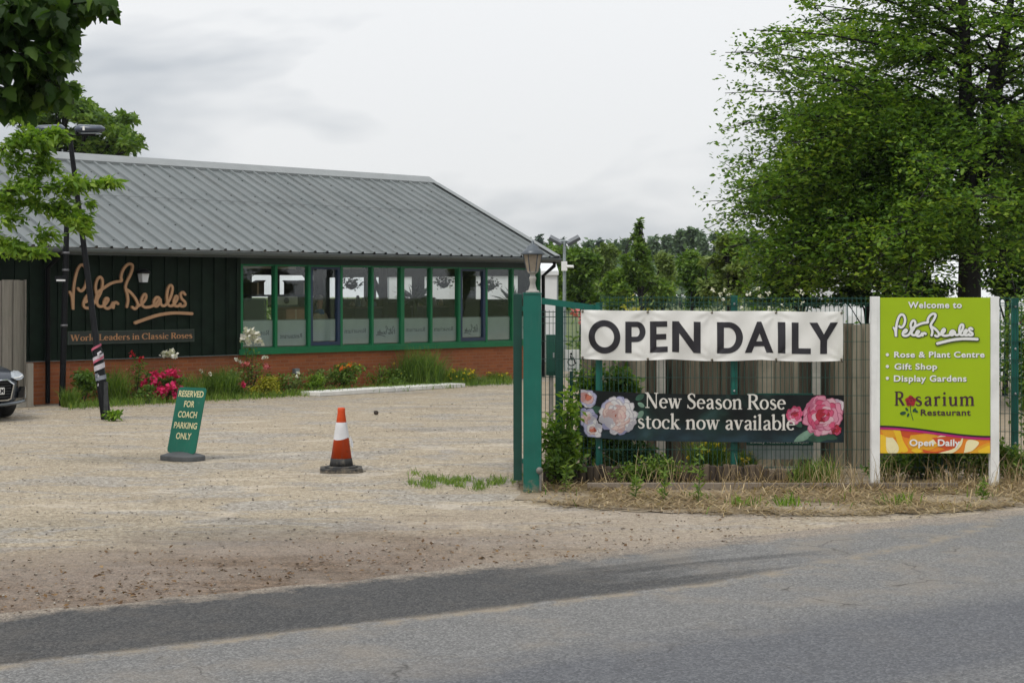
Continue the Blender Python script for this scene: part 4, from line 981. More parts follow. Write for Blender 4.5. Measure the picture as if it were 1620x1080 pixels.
# big geometric capitals, cap height 1
def capitals():
    vs, fs = [], []
    def poly(p, z=0): b = len(vs); vs.extend([(x, y, z) for x, y in p]); fs.append(tuple(range(b, b+len(p))))
    def quad(x0, y0, x1, y1): poly([(x0,y0),(x1,y0),(x1,y1),(x0,y1)])
    def ring(cx, cy, r0x, r0y, r1x, r1y, a0, a1, n=40):
        for i in range(n):
            a, b = math.radians(a0+(a1-a0)*i/n), math.radians(a0+(a1-a0)*(i+1)/n)
            poly([(cx+r0x*math.cos(a), cy+r0y*math.sin(a)), (cx+r1x*math.cos(a), cy+r1y*math.sin(a)), (cx+r1x*math.cos(b), cy+r1y*math.sin(b)), (cx+r0x*math.cos(b), cy+r0y*math.sin(b))])
    S = .225
    def O(x): ring(x+.54, .5, .33, .335, .545, .535, 0, 360, 56)
    def P(x):
        quad(x, 0, x+S, 1); quad(x+S, .83, x+.40, 1); quad(x+S, .35, x+.40, .52); ring(x+.40, .675, .115, .155, .325, .325, -90, 90, 24)
    def E(x): quad(x, 0, x+S, 1); quad(x+S, .82, x+.60, 1); quad(x+S, .41, x+.57, .59); quad(x+S, 0, x+.62, .18)
    def N_(x): quad(x, 0, x+.205, 1); quad(x+.635, 0, x+.84, 1); poly([(x+.205,1-.02),(x+.205,.62),(x+.635,.0),(x+.635,.36)])
    def D_(x):
        quad(x, 0, x+S, 1); quad(x+S, .825, x+.36, 1); quad(x+S, 0, x+.36, .175); ring(x+.36, .5, .265, .325, .49, .5, -90, 90, 30)
    def A(x):
        poly([(x,0),(x+.225,0),(x+.548,.80),(x+.395,1.0)]); poly([(x+.395,1.0),(x+.548,.80),(x+.70,0)] if False else [(x+.395,1.0),(x+.475,.62),(x+.70,0),(x+.925,0),(x+.53,1.0)])
        quad(x+.30, .20, x+.625, .36)
    def I(x): quad(x, 0, x+S+.01, 1)
    def L(x): quad(x, 0, x+S, 1); quad(x+S, 0, x+.62, .18)
    def Y(x): poly([(x,1),(x+.255,1),(x+.46,.62),(x+.565,.43),(x+.345,.43)]); poly([(x+.565,.43),(x+.46,.62),(x+.665,1),(x+.91,1)]); quad(x+.345, 0, x+.565, .43)
    return O, P, E, N_, D_, A, I, L, Y, vs, fs
O, P_, E_, N_, D_, A_, I_, L_, Y_, cvs, cfs = capitals()
# pixel columns of each letter on the photograph's banner
def place(fn, pxa, pxb, wid):
    n0 = len(cvs); fn(0.0); seg = cvs[n0:]; lo = min(v[0] for v in seg); hi = max(v[0] for v in seg)
    for i in range(n0, len(cvs)):
        u = (cvs[i][0]-lo)/(hi-lo); cvs[i] = (((pxa-919)+(pxb-pxa)*u)*pxm, cvs[i][1], 0)
for fn, a_, b_ in ((O,931,981),(P_,989,1021),(E_,1028,1056),(N_,1063,1108),(D_,1134,1175),(A_,1178,1223),(I_,1230,1242),(L_,1252,1282),(Y_,1280,1325)): place(fn, a_, b_, 0)
capz0, capz1 = (566-556)*pxm + .012, (566-507)*pxm + .008
vs_ = [(v[0], -.0035, capz0 + v[1]*(capz1-capz0)) for v in cvs]
vs_, fs_ = conform((vs_, cfs), disp1, .03)
mb = MB(); mb.add(vs_, fs_); mb.build('lettering', M_ink, t)
M_brass = pm('eyelet_metal', (.25,.23,.18), .35, .1, metal=.7)
for u in (.006, .255, .50, .745, .994):
    for v in (.03, .97):
        mb = MB(); dx, dy, dz = disp1(u*bw, v*bh); mb.lathe([(.006,0),(.014,.0),(.014,.005),(.006,.006)], 12)
        mb.xf(Matrix.Translation((u*bw, dy-.0015, v*bh+dz)) @ Matrix.Rotation(math.pi/2, 4, 'X')); ey = mb.build('eyelet', M_brass, t)
        mb = MB(); mb.tube([(u*bw, dy-.006, v*bh+dz), (u*bw+.01, dy+.0, v*bh+dz+(.03 if v > .5 else -.03)), (u*bw+.015, .045, v*bh+dz+(.035 if v > .5 else -.035))], .004, 6); mb.build('tie', M_black, ey)

# the dark rose banner
x0, zt0 = bpt(918, 615); x1, zb0 = bpt(1335, 690); bw2, bh2 = x1-x0, zt0-zb0
def disp2(x, z):
    u = x/bw2; v = z/bh2; s = 1-v
    tilt = -.066*min(1, u/.30) + .0*u if u < .30 else -.066
    tilt = -.062*(1-math.exp(-u*5.0)) - .006*u
    yy = .004*math.sin(x*5+z*4) + .003*math.sin(x*13-z*9)
    return (-.012*s*0, yy - .012, tilt)
t = thing('rose_banner', 'dark banner printed with pale and pink roses and white serif lettering', 'banner', (x0, SY, zb0))
def bannerdark():
    m = NT('dark_banner_print'); v = m.coord(); n = m.noise(v, 2.2, 4, .55, .6); n2 = m.noise(m.coord(scale=(1,1,2.0)), 3.1, 3)
    c = m.ramp(n, [(.38, (.003,.004,.005)), (.55, (.005,.010,.009)), (.68, (.012,.034,.028)), (.8, (.035,.075,.08))])
    sp = m.n('ShaderNodeSeparateXYZ'); m.l(v, sp.inputs[0])
    low = m.math('SUBTRACT', 1.0, m.math('DIVIDE', sp.outputs['Z'], .16), clamp=True)
    c = m.mix(m.math('MULTIPLY', low, m.ramp(n2, [(.35, .15), (.65, .9)])), c, (.020,.045,.060)); m.col(c); m.rough(.38); m.b.inputs['Specular IOR Level'].default_value = .3; return m.m
cloth(bw2, bh2, disp2, 110, 14).build('cloth', bannerdark(), t)
vf = ([], [])
def bl2(px, py): q = bpt(px, py); return q[0]-x0, q[1]-zb0
def line_on(txt, pa, pb, py_base, py_cap, topunits):
    xa_, zb_ = bl2(pa, py_base); xb_, zc_ = bl2(pb, py_cap)
    v_, f_ = fit_line(zscale(serif_text(txt, 2.2, 1.18), .00002), xa_, xb_, zb_, zc_-zb_, topunits); return [(v[0], -.0035-v[2], v[1]) for v in v_], f_
M_cream_t = pm('banner_letter_white', (.66,.63,.58), .5, .04)
for args in (('New Season Rose', 1020, 1243, 647.5, 623.5, 68), ('stock now available', 1009, 1258, 680.0, 655.0, 73)):
    v_, f_ = line_on(*args); 
    v_, f_ = conform((v_, f_), lambda x, z: (0, disp2(x, z)[1], disp2(x, z)[2]+.066), .06); mb = MB(); mb.add(v_, f_); mb.build('lettering', M_cream_t, t)
def bloom(cx, cz, R, cols, seed, rings, d0=.004, squash=1.0, name='rose_print', frill=.10, clip=None, rims=(5, 6, 7, 8, 9)):
    """a printed rose: rings of overlapping petals, each ring a step further forward"""
    r = random.Random(seed); mb = MB(); d = d0
    mb_m = []
    for k, (rad, npet, pr) in enumerate(rings):
        for j in range(npet):
            a = 2*math.pi*(j + r.random()*.5)/npet + k*.7; px_, pz_ = cx + math.cos(a)*rad*R, cz + math.sin(a)*rad*R*squash
            mb.m = r.choice(cols[min(k, len(cols)-1)]); pts = []; rim = []
            L_, W_ = pr*R*r.uniform(.85,1.15), pr*R*r.uniform(.8,1.15)
            for i in range(22):
                b = 2*math.pi*i/22; rr_ = 1 + frill*math.sin(3*b + j) + frill*.5*math.sin(7*b + k)
                ux, uz = math.cos(b)*L_*rr_, math.sin(b)*W_*rr_
                X_, Z_ = px_ + ux*math.cos(a) - uz*math.sin(a), pz_ + (ux*math.sin(a) + uz*math.cos(a))*squash
                if clip: X_ = max(clip[0], min(clip[1], X_)); Z_ = max(clip[2], min(clip[3], Z_))
                dx, dy, dz = disp2(X_, Z_) ; rim.append((X_, dy - d, Z_+dz)); X_ = X_*.90+px_*.10+.05*pr*R*math.cos(a)*-1; Z_ = Z_*.90+pz_*.10-.05*pr*R*math.sin(a); X_ = max(clip[0], min(clip[1], X_)); Z_ = max(clip[2], min(clip[3], Z_)); pts.append((X_, dy - d - .00003, Z_+dz))
            mi_ = mb.m; mb.m = rims[mi_]; mb.poly(rim); mb.m = mi_; mb.poly(pts); d += .00008
        d += .0003
    return mb
pale = [pm('petal_white', (.62,.60,.60), .5, .06, 9), pm('petal_lilac', (.42,.42,.56), .5, .08, 9), pm('petal_blush', (.60,.46,.42), .5, .08, 9), pm('petal_pink_pale', (.58,.38,.36), .5, .08, 9), pm('petal_heart', (.55,.16,.10), .5, .1, 9), pm('rim_white', (.40,.38,.42), .5, .06, 9), pm('rim_lilac', (.24,.24,.38), .5, .06, 9), pm('rim_blush', (.45,.30,.28), .5, .06, 9), pm('rim_pale_pink', (.42,.22,.21), .5, .06, 9), pm('rim_heart', (.30,.06,.03), .5, .06, 9)]
def fx(px, py): a_, b_ = bl2(px, py); return a_, b_ - disp2(a_, 0)[2]
cx, cz = fx(978, 657); R = 31*pxm
clip2 = (.004, bw2-.004, .006, bh2-.004)
M_leafp = [pm('print_leaf', (.02,.075,.045), .5, .3, 9), pm('print_leaf_pale', (.16,.27,.20), .5, .25, 9)]
mb = MB()
def leafp(px, py, ln, wd, ang, m, d=.0032):
    cx_, cz_ = fx(px, py); mb.m = m; pts = []
    for i in range(16):
        b = 2*math.pi*i/16; u = math.cos(b)*ln/2*pxm; w_ = math.sin(b)*abs(math.sin(b))**.3*wd/2*pxm
        X_ = cx_+u*math.cos(ang)-w_*math.sin(ang); Z_ = cz_+u*math.sin(ang)+w_*math.cos(ang); X_ = max(.004, min(bw2-.004, X_)); Z_ = max(.006, min(bh2-.004, Z_)); dx, dy, dz = disp2(X_, Z_); pts.append((X_, dy-d-.00007*len(mb.f), Z_+dz))
    mb.poly(pts)
for a_ in ((1012,628,16,9,.6,0),(1014,640,12,7,-.5,1),(1013,655,14,9,.9,1),(942,648,18,12,.4,0),(1275,688,44,13,.5,1),(1296,690,40,18,.2,0),(1262,670,16,9,-.6,0),(1310,690,30,10,-.2,0)): leafp(*a_)
mb.build('leaf_print', M_leafp, t)
bloom(*fx(929, 629), 15*pxm, [[1,0,1],[2,0,3],[3,4]], 3, [(.55,7,.52),(.3,5,.42),(.1,3,.3)], .0045, clip=clip2).build('rose_print', pale, t)
bloom(*fx(929, 660), 15*pxm, [[1,0,1],[0,2],[3,2]], 4, [(.55,7,.52),(.3,5,.42),(.1,3,.3)], .0045, clip=clip2).build('rose_print', pale, t)
bloom(*fx(938, 679), 15*pxm, [[1,1,0],[0,2],[3,4]], 5, [(.55,7,.52),(.3,5,.4),(.1,3,.28)], .0050, clip=clip2).build('rose_print', pale, t)
bloom(cx, cz, R, [[0,0,1],[0,0,2],[0,2],[2,3],[3,4,2]], 7, [(.72,13,.30),(.52,11,.32),(.34,9,.27),(.18,6,.2),(.06,4,.12)], .006, .98, clip=clip2).build('rose_print', pale, t)
pinks = [pm('petal_pink_soft', (.62,.25,.35), .5, .1, 9), pm('petal_pink', (.58,.075,.17), .5, .12, 9), pm('petal_red', (.42,.012,.035), .5, .15, 9), pm('petal_rosewhite', (.66,.42,.48), .5, .08, 9), pm('petal_white2', (.66,.60,.64), .5, .05, 9), pm('rim_soft', (.40,.10,.18), .5, .06, 9), pm('rim_pink', (.34,.025,.08), .5, .06, 9), pm('rim_red', (.20,.004,.014), .5, .06, 9), pm('rim_rosewhite', (.48,.16,.24), .5, .06, 9), pm('rim_white2', (.46,.34,.42), .5, .06, 9)]
bloom(*fx(1325, 642), 13*pxm, [[4],[4]], 9, [(.3,4,.62),(.1,2,.5)], .0045, clip=clip2).build('rose_print', pinks, t)
bloom(*fx(1257, 656), 14*pxm, [[0,1],[1,0,3],[1,2],[2,1]], 10, [(.6,8,.42),(.4,7,.36),(.2,5,.26),(.05,3,.18)], .005, clip=clip2).build('rose_print', pinks, t)
bloom(*fx(1301, 657), 32*pxm, [[0,0,3,0],[0,1,0],[1,1,3],[2,1,2],[2,2,1,3]], 11, [(.70,13,.32),(.52,12,.28),(.36,10,.22),(.2,9,.16),(.07,6,.10)], .0055, clip=clip2).build('rose_print', pinks, t)
bloom(*fx(1323, 680), 9*pxm, [[1,2],[2,1]], 12, [(.4,5,.55),(.1,3,.35)], .009, clip=clip2).build('rose_print', pinks, t)

# board of opening hours half hidden behind the rose banner
q0 = at(1181, 726, 19.55); q1 = at(1287, 622, 19.55)
t = thing('hours_board', 'green and grey notice board half hidden behind the dark rose banner', 'sign', (q0.x, 19.55, q0.z))
w, h = q1.x-q0.x, q1.z-q0.z; hz = 22*19.55/F_PX
mb = MB(); mb.box(0, w, 0, .02, hz, h, .003); mb.build('green_panel', pm('notice_green', (.006,.085,.06), .45, .1), t)
mb = MB(); mb.box(0, w, .002, .022, 0, hz-.002); mb.build('grey_panel', pm('notice_grey', (.27,.30,.30), .6, .15), t)
vf = fit(text_poly('Sunday 10.30am to 3.30pm', .012), .04, w-.06, hz+.012, hz+.062); mb = MB(); mb.add(*facing(vf, .0025)); mb.build('lettering', M_white, t)
mb = MB()
for xx in (.05, w-.10): mb.box(xx, xx+.05, .024, .07, -q0.z, h-.05)
mb.build('legs', M_timbd, t)

# timber boards behind the mesh
TY = 20.3
def fxp(px): return at(px, 500, TY).x
zt = at(1350, 512, TY).z
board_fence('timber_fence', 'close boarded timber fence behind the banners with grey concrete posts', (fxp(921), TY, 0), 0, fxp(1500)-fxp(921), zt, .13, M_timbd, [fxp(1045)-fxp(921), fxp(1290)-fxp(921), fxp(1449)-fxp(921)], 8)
# log edging and a long sleeper
LY = 18.75
t = thing('log_edging', 'low dark edging of upright half logs below the mesh fence', 'edging', (0, LY, 0))
mb = MB(); r = random.Random(2); x = at(866, 700, LY).x
while x < at(1262, 700, LY).x:
    w = r.uniform(.035, .05); hh = r.uniform(.185, .215) * (1 if x < at(1210,700,LY).x else .8)
    mb.lathe([(w*.95,0),(w,.05),(w,hh-.02),(w*.8,hh-.004),(w*.3,hh)], 8, c=(x, r.uniform(-.012,.012), 0)); x += w*1.75
mb.build('logs', timber_mat('dark_log', [(.025,.018,.012), (.055,.04,.026), (.10,.075,.05), (.045,.04,.028)]), t)
t = thing('timber_sleeper', 'long weathered timber rail lying along the verge', 'timber', (0, 0, 0))
a = gp(930, 777); b = gp(1520, 776.5); mb = MB()
ang = math.atan2(b.y-a.y, b.x-a.x); M = Matrix.Translation((a.x, a.y+.1, 0)) @ Matrix.Rotation(ang, 4, 'Z'); L0 = (b-a).length
t.location = (a.x, a.y+.1, 0); t.rotation_euler = (0, 0, ang)
mb.box(0, L0*.47, 0, .08, 0, .075, .008); mb.box(L0*.475, L0, .01, .09, 0, .07, .008); mb.build('rail', timber_mat('sleeper_wood', [(.10,.08,.06), (.19,.155,.12), (.28,.24,.19), (.12,.10,.08)]), t)

# ================================================================== THE WELCOME SIGN
WY = 18.5; wm = WY / F_PX
def w2(px, py): q = at(px, py, WY); return q.x, q.z
xl, _ = w2(1384.5, 0); xr, _ = w2(1573, 0)
t = thing('welcome_sign', 'lime green welcome board between two white posts on the verge', 'sign', ((xl+xr)/2, WY, 0))
ox = (xl+xr)/2
M_wpost = worn('white_post_paint', (.75,.75,.73), (.45,.43,.38), .5, .22, .66, 8, .3); M_lime = pm('lime_green_print', (.33,.47,.004), .35, .03, 2, spec=.35)
for x_ in (xl, xr):
    mb = MB(); mb.box(x_-ox-.046, x_-ox+.046, -.03, .06, 0, w2(0, 469)[1], .005); mb.build('post', M_wpost, t)
px0, px1 = 1391.3, 1566; X0, X1 = w2(px0, 0)[0]-ox, w2(px1, 0)[0]-ox
Zt, Zb = w2(0, 470.5)[1], w2(0, 716.5)[1]
mb = MB(); mb.box(X0, X1, -.012, .012, Zb, Zt); mb.build('panel', M_lime, t)
def W(px, py): a_, b_ = w2(px, py); return a_-ox, b_
FD = .0145
M_w = pm('print_white', (.76,.76,.74), .4, .02); M_shadow = pm('print_dark_outline', (.035,.05,.01), .5, .05); M_plum = pm('print_plum', (.05,.012,.025), .5, .05)
def print_text(txt, pa, pb, base, top, unit=.7, off=.030, mat=M_w, sh=True, sp=1.0, name='lettering', face=0.0):
    xa_, zb_ = W(pa, base); xb_, zt_ = W(pb, top)
    vf = fit_line(text_poly(txt, off, sp), xa_, xb_, zb_, zt_-zb_, unit)
    if sh:
        s2 = fit_line(text_poly(txt, off*1.35, sp), xa_+.004, xb_+.0055, zb_-.0045, zt_-zb_, unit); mb = MB(); mb.add(*facing(s2, FD)); mb.build('letter_shadow', M_shadow, t)
    mb = MB(); mb.add(*facing(vf, FD+.003+face)); mb.build(name, mat, t)
print_text('Welcome to', 1436, 1521, 487, 477.5, sp=1.12)
print_text('Rose & Plant Centre', 1414, 1557, 565, 556, sp=1.1); print_text('Gift Shop', 1414.5, 1482, 584, 574.8, sp=1.1); print_text('Display Gardens', 1413.5, 1528.5, 603, 593.5, sp=1.1)
for py in (560.8, 579.3, 598):
    for rad, mt, dd, sx_ in ((2.9*wm, M_shadow, FD, .003), (2.6*wm, M_w, FD+.003, 0)):
        cx_, cz_ = W(1403.3, py); mb = MB(); mb.poly([(cx_+sx_+rad*math.cos(2*math.pi*k/16), -dd, cz_-sx_+rad*math.sin(2*math.pi*k/16)) for k in range(16)]); mb.build('bullet', mt, t)
xa_, zt_ = W(1411, 493.7); xb_, zb_ = W(1546.5, 546)
for wd, mt, dd, off in ((.044, M_shadow, FD, .003), (.026, M_w, FD+.004, 0)):
    vf = signature(xa_+.012+off, xb_-.006+off, zb_+.012-off, zt_-.012-off, wd); mb = MB(); mb.add(*facing(vf, dd)); mb.build('script_outline' if mt is M_shadow else 'script_letters', mt, t)
# Rosarium with a rose for its first o
def serif_on(txt, pa, pb, base, top, unit, mat, gap=5, wt=1.3):
    xa_, zb_ = W(pa, base); xb_, zt_ = W(pb, top); vf = fit_line(zscale(serif_text(txt, gap, wt), .00002), xa_, xb_, zb_, zt_-zb_, unit); mb = MB(); mb.add(*facing(vf, FD+.001)); mb.build('lettering', mat, t)
serif_on('R', 1415, 1431, 641, 619, 68, M_plum); serif_on('sarium', 1448, 1541, 641.5, 627, 45, M_plum, 9)
print_text('Restaurant', 1456, 1535, 656.5, 647, mat=M_plum, sh=False, sp=1.08, off=.02)
M_rred = [pm('logo_red', (.34,.008,.018), .45, .05), pm('logo_red_dark', (.16,.004,.012), .45, .05), pm('logo_green', (.01,.06,.03), .5, .1)]
mb = MB(); cx_, cz_ = W(1440, 634)
def dsc(cx, cz, rad, m, d, wob=.12, seed=0):
    mb.m = m; mb.poly([(cx+rad*(1+wob*math.sin(5*a+seed))*math.cos(a), -d, cz+rad*(1+wob*math.sin(5*a+seed))*math.sin(a)) for a in [2*math.pi*k/30 for k in range(30)]])
dsc(cx_, cz_, 8.2*wm, 0, FD+.003); dsc(cx_-.010, cz_-.012, 4.6*wm, 1, FD+.0034, .2, 1); dsc(cx_+.012, cz_+.014, 4.4*wm, 1, FD+.0036, .2, 2); dsc(cx_+.004, cz_-.002, 4.0*wm, 0, FD+.004, .15, 3); dsc(cx_+.006, cz_+.002, 1.6*wm, 1, FD+.0044, .1, 3)
vf = ([], []); ZST[0] = 0; ribbon(vf, crom([W(1440,641), W(1440,650), W(1444,664)], 5), [.007]*11); mb.m = 2; mb.add(*facing(vf, FD+.002))
for px_, py_, ln, an in ((1428,653,9,.2),(1436,656,6,1.2),(1434,647,6,-.9),(1446,648,7,.9),(1449,650,6,-.5)):
    c_ = W(px_, py_); mb.m = 2; mb.poly([(c_[0]+math.cos(a)*ln*wm*.55*math.cos(an)-math.sin(a)*ln*wm*.3*math.sin(an), -FD-.0015-.0001*len(mb.f), c_[1]+math.cos(a)*ln*wm*.55*math.sin(an)+math.sin(a)*ln*wm*.3*math.cos(an)) for a in [2*math.pi*k/14 for k in range(14)]])
mb.build('rose_emblem', M_rred, t)
# orange petal strip with its black and magenta curve
def curve_y(px): 
    u = (px-px0)/(px1-px0); return 672.5 + 0.2*u + 17.0*(u*u*(3-2*u))*.95
M_or = [pm('strip_orange', (.72,.22,.012), .4, .06), pm('strip_yellow', (.78,.50,.02), .4, .06), pm('strip_red', (.55,.075,.012), .4, .06), pm('strip_cream', (.80,.72,.42), .4, .05), pm('strip_amber', (.70,.34,.015), .4, .06)]
N_S = 40
def band(off0, off1, mat, d, name):
    mb = MB(); vs = []
    for i in range(N_S+1):
        p_ = px0+(px1-px0)*i/N_S; y_ = curve_y(p_)
        a_ = W(p_, y_+off0); b_ = W(p_, 716.3 if off1 is None else y_+off1); vs += [(a_[0], -d, a_[1]), (b_[0], -d, b_[1])]
    mb.add(vs, [(2*i+1, 2*i+3, 2*i+2, 2*i) for i in range(N_S)]); return mb.build(name, mat, t)
band(0, 2.8, M_plum if False else pm('strip_black', (.012,.01,.014), .4, .05), FD+.006, 'curve_stripe'); band(2.8, 6.2, pm('strip_magenta', (.45,.006,.16), .4, .05), FD+.005, 'curve_stripe'); band(3, None, M_or[0], FD, 'petal_strip')
mb = MB()
def petal(m, pts, d):
    Q = crom(pts + [pts[0]], 5)[:-1]; mb.m = m; out = []
    for p in Q:
        x_ = max(px0+.3, min(px1-.3, p[0])); y_ = max(curve_y(x_)+5.5, min(716.2, p[1])); a_ = W(x_, y_); out.append((a_[0], -d, a_[1]))
    mb.poly(list(reversed(out)))
for i, (m, pts) in enumerate(((1, [(1391,686),(1402,690),(1420,702),(1424,716),(1391,716)]), (3, [(1401,688),(1412,692),(1421,706),(1418,716),(1403,714)]), (4, [(1391,676),(1412,676),(1418,690),(1400,690)]), (2, [(1422,676),(1446,680),(1470,690),(1455,694),(1428,690)]),
    (1, [(1412,676),(1422,677),(1428,696),(1436,712),(1424,712)]), (4, [(1440,688),(1475,686),(1490,700),(1460,714),(1436,706)]), (2, [(1458,710),(1480,714),(1505,706),(1498,716),(1465,716)]), (3, [(1466,700),(1488,688),(1496,689),(1478,702)]), (2, [(1474,692),(1500,690),(1520,694),(1512,706),(1490,708)]),
    (3, [(1484,716),(1510,708),(1522,692),(1520,704),(1506,716)]), (3, [(1524,716),(1530,696),(1548,699),(1538,712)]), (1, [(1440,712),(1450,708),(1458,714),(1448,716)]), (4, [(1532,716),(1552,704),(1566,700),(1566,716)]), (1, [(1546,712),(1566,704),(1566,716),(1550,716)]))):
    petal(m, pts, FD+.0012+.00025*i)
mb.build('petal_print', M_or, t)
print_text('Open Daily', 1438, 1518, 704.5, 694.5, sp=1.05, face=.006)

# ================================================================== CONE, COACH SIGN, SLAB, STONE
q = gp(540, 745); cm = q.y/F_PX
t = thing('traffic_cone', 'scuffed orange traffic cone with a torn white sleeve and dark base', 'traffic cone', q, .12)
M_cone = worn('cone_orange', (.55,.065,.012), (.20,.045,.02), .55, .30, .57, 14, .25); M_rub = worn('black_rubber', (.04,.04,.04), (.11,.10,.085), .8, .12, .52, 12, .2); M_sleeve = worn('sleeve_white', (.68,.68,.70), (.42,.38,.33), .5, None, .60, 15, .3)
mb = MB(); b_ = .25; c_ = .09
P = [(-b_,-b_+c_),(-b_+c_,-b_),(b_-c_,-b_),(b_,-b_+c_),(b_,b_-c_),(b_-c_,b_),(-b_+c_,b_),(-b_,b_-c_)]
mb.prism(P, lambda p: (p[0], p[1], .0), lambda p: (p[0]*.97, p[1]*.97, .045)); mb.lathe([(.20,.0455),(.17,.065),(.15,.066)], 24); mb.build('base', M_rub, t)
def cr(z): return .135 + (.036-.135)*(z-.06)/.68
mb = MB(); mb.lathe([(cr(.06)+.004,.062),(cr(.15)+.003,.155)], 28); mb.build('lower_band', M_rub, t)
mb = MB(); mb.lathe([(cr(.152),.152),(cr(.68),.68),(.044,.70),(.045,.735),(.036,.745),(.018,.747)], 28); mb.build('cone_body', M_cone, t)
mb = MB(); 
def slv(u, v):
    a = u*2*math.pi; lo = .40 + .03*math.sin(a+.6) + (.0 if math.cos(a-.3) < .6 else -.10*(math.cos(a-.3)-.6)); z = lo + (.575-lo)*v
    r_ = cr(z)+.0035 + .006*(1-v)*max(0, math.cos(a-.2)); return (r_*math.cos(a), r_*math.sin(a), z)
mb.grid(slv, 36, 6); sl = mb.build('sleeve', M_sleeve, t)
mb = MB(); mb.add([(.098,-.03,.36),(.112,-.05,.30),(.135,-.03,.27),(.140,.01,.33),(.112,.02,.40),(.104,-.02,.42)], [(0,1,2,3,4,5)]); mb.add([(.12,-.02,.20),(.135,-.015,.17),(.14,.01,.22),(.128,.0,.27)], [(0,1,2,3)]); mb.build('torn_flap', M_sleeve, sl)

q = gp(289, 727); 
t = thing('coach_sign', 'green leaning notice on a dark rubber base reserved for coach parking', 'sign', q, math.radians(-31))
mb = MB()
def fb(u, v):
    a = u*2*math.pi; k = v
    rx, ry = .29*(1-.02*k), .20
    if k < .5: z = k*2*.055; s_ = 1
    else: s_ = 1-(k-.5)*2; z = .055 + .05*(1-s_**2)
    return (rx*s_*abs(math.cos(a))**.7*(1 if math.cos(a) > 0 else -1), ry*s_*abs(math.sin(a))**.7*(1 if math.sin(a) > 0 else -1), z)
mb.grid(fb, 40, 12); mb.build('base', pm('grey_rubber', (.085,.09,.092), .7, .2, 6), t)
# board: leaning back
PW, PH, AL = .465, .84, math.radians(15)
Mb = Matrix.Translation((0, -.03, .085)) @ Matrix.Rotation(-AL, 4, 'X')
def rrect(w, h, r_, n=6):
    pts = []
    for cx_, cy_, a0 in ((w/2-r_, r_, -90), (w/2-r_, h-r_, 0), (-w/2+r_, h-r_, 90), (-w/2+r_, r_, 180)):
        for k in range(n+1): a = math.radians(a0+90*k/n); pts.append((cx_+r_*math.cos(a), cy_+r_*math.sin(a)))
    return pts
mb = MB(); mb.prism(rrect(PW, PH, .045), lambda p: tuple(Mb @ Vector((p[0], -.006, p[1]))), lambda p: tuple(Mb @ Vector((p[0], .006, p[1])))); mb.build('board', worn('notice_teal', (.004,.135,.085), (.05,.17,.12), .4, .22, .63, 10, .3), t)
M_yel = pm('notice_cream', (.72,.66,.36), .5, .06)
for txt, z, hw in (('RESERVED', .715, .205), ('FOR', .585, .085), ('COACH', .45, .155), ('PARKING', .31, .19), ('ONLY', .175, .125)):
    vs_, fs_ = facing(fit(text_poly(txt, .022), -hw, hw, z, z+.082), .0085); mb = MB(); mb.add([tuple(Mb @ Vector(v)) for v in vs_], fs_); mb.build('lettering', M_yel, t)

a = gp(506, 627); b = gp(735, 612)
t = thing('concrete_slab', 'long pale concrete kerb lying before the flower bed', 'kerb', a, math.atan2(b.y-a.y, b.x-a.x))
L0 = (b-a).length; mb = MB(); mb.box(0, L0*.5, 0, .55, 0, .085, .012); mb.build('slab', pm('pale_concrete', (.68,.67,.64), .85, .1, 3, bump=.2), t)
mb = MB(); mb.box(L0*.503, L0, -.02, .55, 0, .08, .012); mb.build('slab', pm('pale_concrete', (.5,.49,.47)), t)
q = gp(595, 656)
mb = MB(); mb.lathe([(.005,0),(.03,.008),(.042,.03),(.04,.05),(.025,.07),(.004,.076)], 14); o = mb.build('stone', pm('dark_stone', (.04,.028,.02), .8, .3, 20)); o.location = q; tag(o, 'dark round stone lying alone on the gravel behind the cone', 'stone')

# ================================================================== FLOODLIGHT POLE BEYOND THE SHOP
q = at(893, 470, 58); 
t = thing('floodlight_pole', 'slim grey pole with two floodlights beyond the gate post', 'street lamp', (q.x, 58, 0))
hz = at(893, 382, 58).z; mb = MB(); mb.tube([(0,0,0),(0,0,hz)], (.07,.05), 12); mb.build('pole', pm('galvanised', (.30,.34,.35), .4, .1, metal=.3), t)
mb = MB(); mb.tube([(-.32,0,hz-.0),(0,0,hz+.02),(.30,0,hz)], .03, 8); mb.build('cross_bar', pm('galvanised', (.3,.34,.35)), t)
for sx in (-1, 1):
    mb = MB(); M = Matrix.Translation((sx*.30, 0, hz+.03)) @ Matrix.Rotation(sx*math.radians(-28), 4, 'Y') @ Matrix.Rotation(math.radians(20), 4, 'X')
    mb.box(-.24, .24, -.16, .16, -.05, .06, .01, M); mb.build('floodlight', pm('flood_dark', (.10,.11,.12), .4), t)
mb = MB(); mb.box(-.11, .09, -.15, -.09, hz-1.0, hz-.68, .01); mb.tube([(.08,-.12,hz-.85),(.30,-.2,hz-.86)], .05, 8); mb.build('camera_box', M_white, t)

